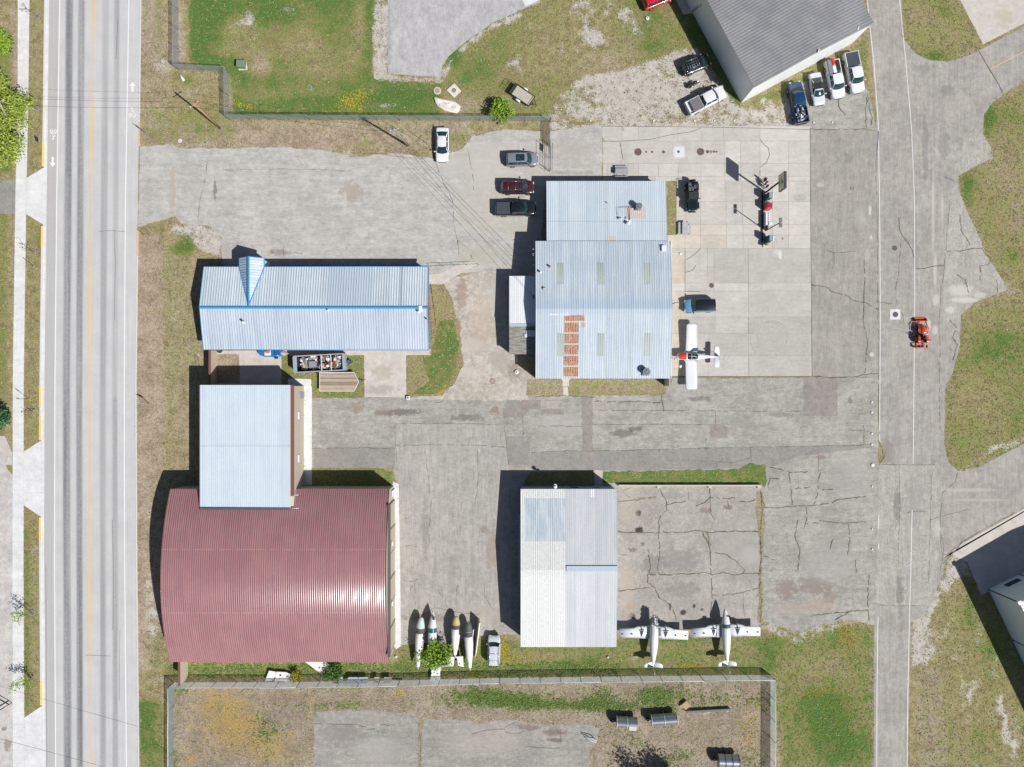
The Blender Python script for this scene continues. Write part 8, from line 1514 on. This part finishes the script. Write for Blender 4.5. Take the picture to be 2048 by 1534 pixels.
def person(px, py, rz, hgt, label, shirt, trousers, hairc, armf=.1):
    r = empty('person', W(px, py), rz, label, 'person'); r.scale = (hgt / 1.75,) * 3
    hip, chest, neck, head = (0, 0, .95), (0, 0, 1.28), (0, 0, 1.47), (.015, 0, 1.58); body = [[(hip, .13), ((0, 0, 1.1), .125), (chest, .145), ((0, 0, 1.4), .1), (neck, .055), (head, .075), ((.01, 0, 1.66), .09), ((0, 0, 1.72), .06)]]; tr = []; sl = [[((0, 0, .9), .15), ((0, 0, 1.1), .14), (chest, .162), ((0, 0, 1.42), .09)]]; shoes = []
    for s in (-1, 1):
        sh = (0, s * .17, 1.41); el = (armf * .3, s * .24, 1.13); wr = (armf + .12, s * .23, .9); kn = (.04 * s, s * .11, .5); an = (.02 * s, s * .12, .09)
        body.append([(chest, .145), (sh, .058), (el, .045), (wr, .03), ((wr[0] + .04, wr[1], wr[2] - .06), .038)])
        for f in range(4): fy = (f - 1.5) * .02; L = (.072, .085, .08, .06)[f]; hb = (wr[0] + .04, wr[1], wr[2] - .06); body.append([(hb, .038), ((hb[0] + .02, hb[1] + fy, hb[2] - .045), .009), ((hb[0] + .03, hb[1] + fy, hb[2] - .045 - L * .55), .0085), ((hb[0] + .02, hb[1] + fy, hb[2] - .045 - L), .007)])
        body.append([(hb, .038), ((hb[0] + .035, hb[1] - s * .025, hb[2] - .01), .01), ((hb[0] + .055, hb[1] - s * .03, hb[2] - .04), .008)])
        body.append([(hip, .13), ((0, s * .1, .85), .085), (kn, .058), (an, .04), ((.1, s * .13, .04), .035)]); tr.append([((0, 0, .97), .14), ((0, s * .1, .85), .1), (kn, .078), ((an[0], an[1], .14), .062)]); sl.append([((0, 0, 1.42), .09), (sh, .075), (el, .06)]); shoes.append([((an[0] - .04, an[1], .05), .045), ((.1, s * .13, .045), .045), ((.17, s * .135, .035), .035)])
    skinned('body', body, SKIN, r, 1); skinned('shirt', sl, shirt, r, 1); skinned('trousers', tr, trousers, r, 1)
    for k in shoes: skinned('shoe', [k], BPLA, r, 1)
    skinned('hair', [[((-.03, 0, 1.6), .085), ((-.015, 0, 1.69), .1), ((-.01, 0, 1.75), .07)]], hairc, r, 2)
    m = MB()
    for s in (-1, 1): m.tube([(.095, s * .032, 1.635), (.105, s * .032, 1.635)], .012, 8)
    m.build('eyes', BPLA, r); m = MB(); m.tube([(.095, 0, 1.62), (.125, 0, 1.595)], [.008, .015], 8); m.build('nose', SKIN, r); m = MB(); m.tube([(.1, -.022, 1.565), (.108, 0, 1.562), (.1, .022, 1.565)], .006, 6); m.build('mouth', M('lips', C(170, 96, 90), .5), r)
HB = M('hair_dark', (.012, .01, .009), .7); CB = M('cloth_black', (.012, .012, .014), .9); CG = M('cloth_slate', C(112, 118, 146), .85); CD = M('cloth_dark_blue', (.02, .025, .045), .85); CM = M('cloth_maroon', C(150, 36, 70), .85); CP = M('cloth_pale', C(226, 214, 218), .85)
person(1525.5, 363, R(200), 1.78, 'person dressed all in black standing north of the fuel sign', CB, CB, HB); person(1527.5, 370, R(150), 1.72, 'person in a slate blue top standing between two others by the fuel sign', CG, CD, HB); person(1529.5, 376.5, R(170), 1.68, 'person in a maroon top nearest the fuel sign post', CM, CP, HB)
DRV = person  # the tractor driver
def driver():
    r = empty('person', TR.matrix_basis @ Vector((-.78, 0, .62)), math.pi / 2, 'seated person in dark clothes driving the orange tractor', 'person'); hip, chest = (-.02, 0, .5), (0, 0, .82)
    body = [[(hip, .13), ((0, 0, .66), .13), (chest, .145), ((0, 0, .94), .1), ((.01, 0, 1.02), .055), ((.03, 0, 1.12), .08), ((.02, 0, 1.2), .085)]]; sl = [[((-.02, 0, .48), .15), (chest, .165), ((0, 0, .96), .09)]]; tr = []
    for s in (-1, 1):
        sh = (0, s * .18, .94); el = (.16, s * .25, .74); wr = (.38, s * .15, .78); hb = (.44, s * .13, .79); body.append([(chest, .145), (sh, .058), (el, .045), (wr, .03), (hb, .036)])
        for f in range(4): fy = (f - 1.5) * .02; body.append([(hb, .036), ((hb[0] + .04, hb[1] + fy, hb[2] + .01), .009), ((hb[0] + .065, hb[1] + fy, hb[2] - .02), .008), ((hb[0] + .05, hb[1] + fy, hb[2] - .045), .007)])
        body.append([(hb, .036), ((hb[0] + .02, hb[1] - s * .035, hb[2] + .01), .01), ((hb[0] + .045, hb[1] - s * .035, hb[2]), .008)])
        body.append([(hip, .13), ((.1, s * .1, .5), .085), ((.45, s * .16, .5), .06), ((.5, s * .18, .12), .042), ((.6, s * .18, .08), .035)]); tr.append([((-.02, 0, .5), .15), ((.1, s * .1, .5), .1), ((.45, s * .16, .5), .078), ((.5, s * .18, .16), .06)]); sl.append([((0, 0, .96), .09), (sh, .078), (el, .06)])
    skinned('body', body, SKIN, r, 1); skinned('shirt', sl, CD, r, 1); skinned('trousers', tr, CB, r, 1); skinned('cap', [[((.0, 0, 1.2), .09), ((.0, 0, 1.27), .085)], [((.0, 0, 1.2), .09), ((.12, 0, 1.2), .04)]], M('cap_teal', C(50, 110, 130), .8), r, 2)
driver()
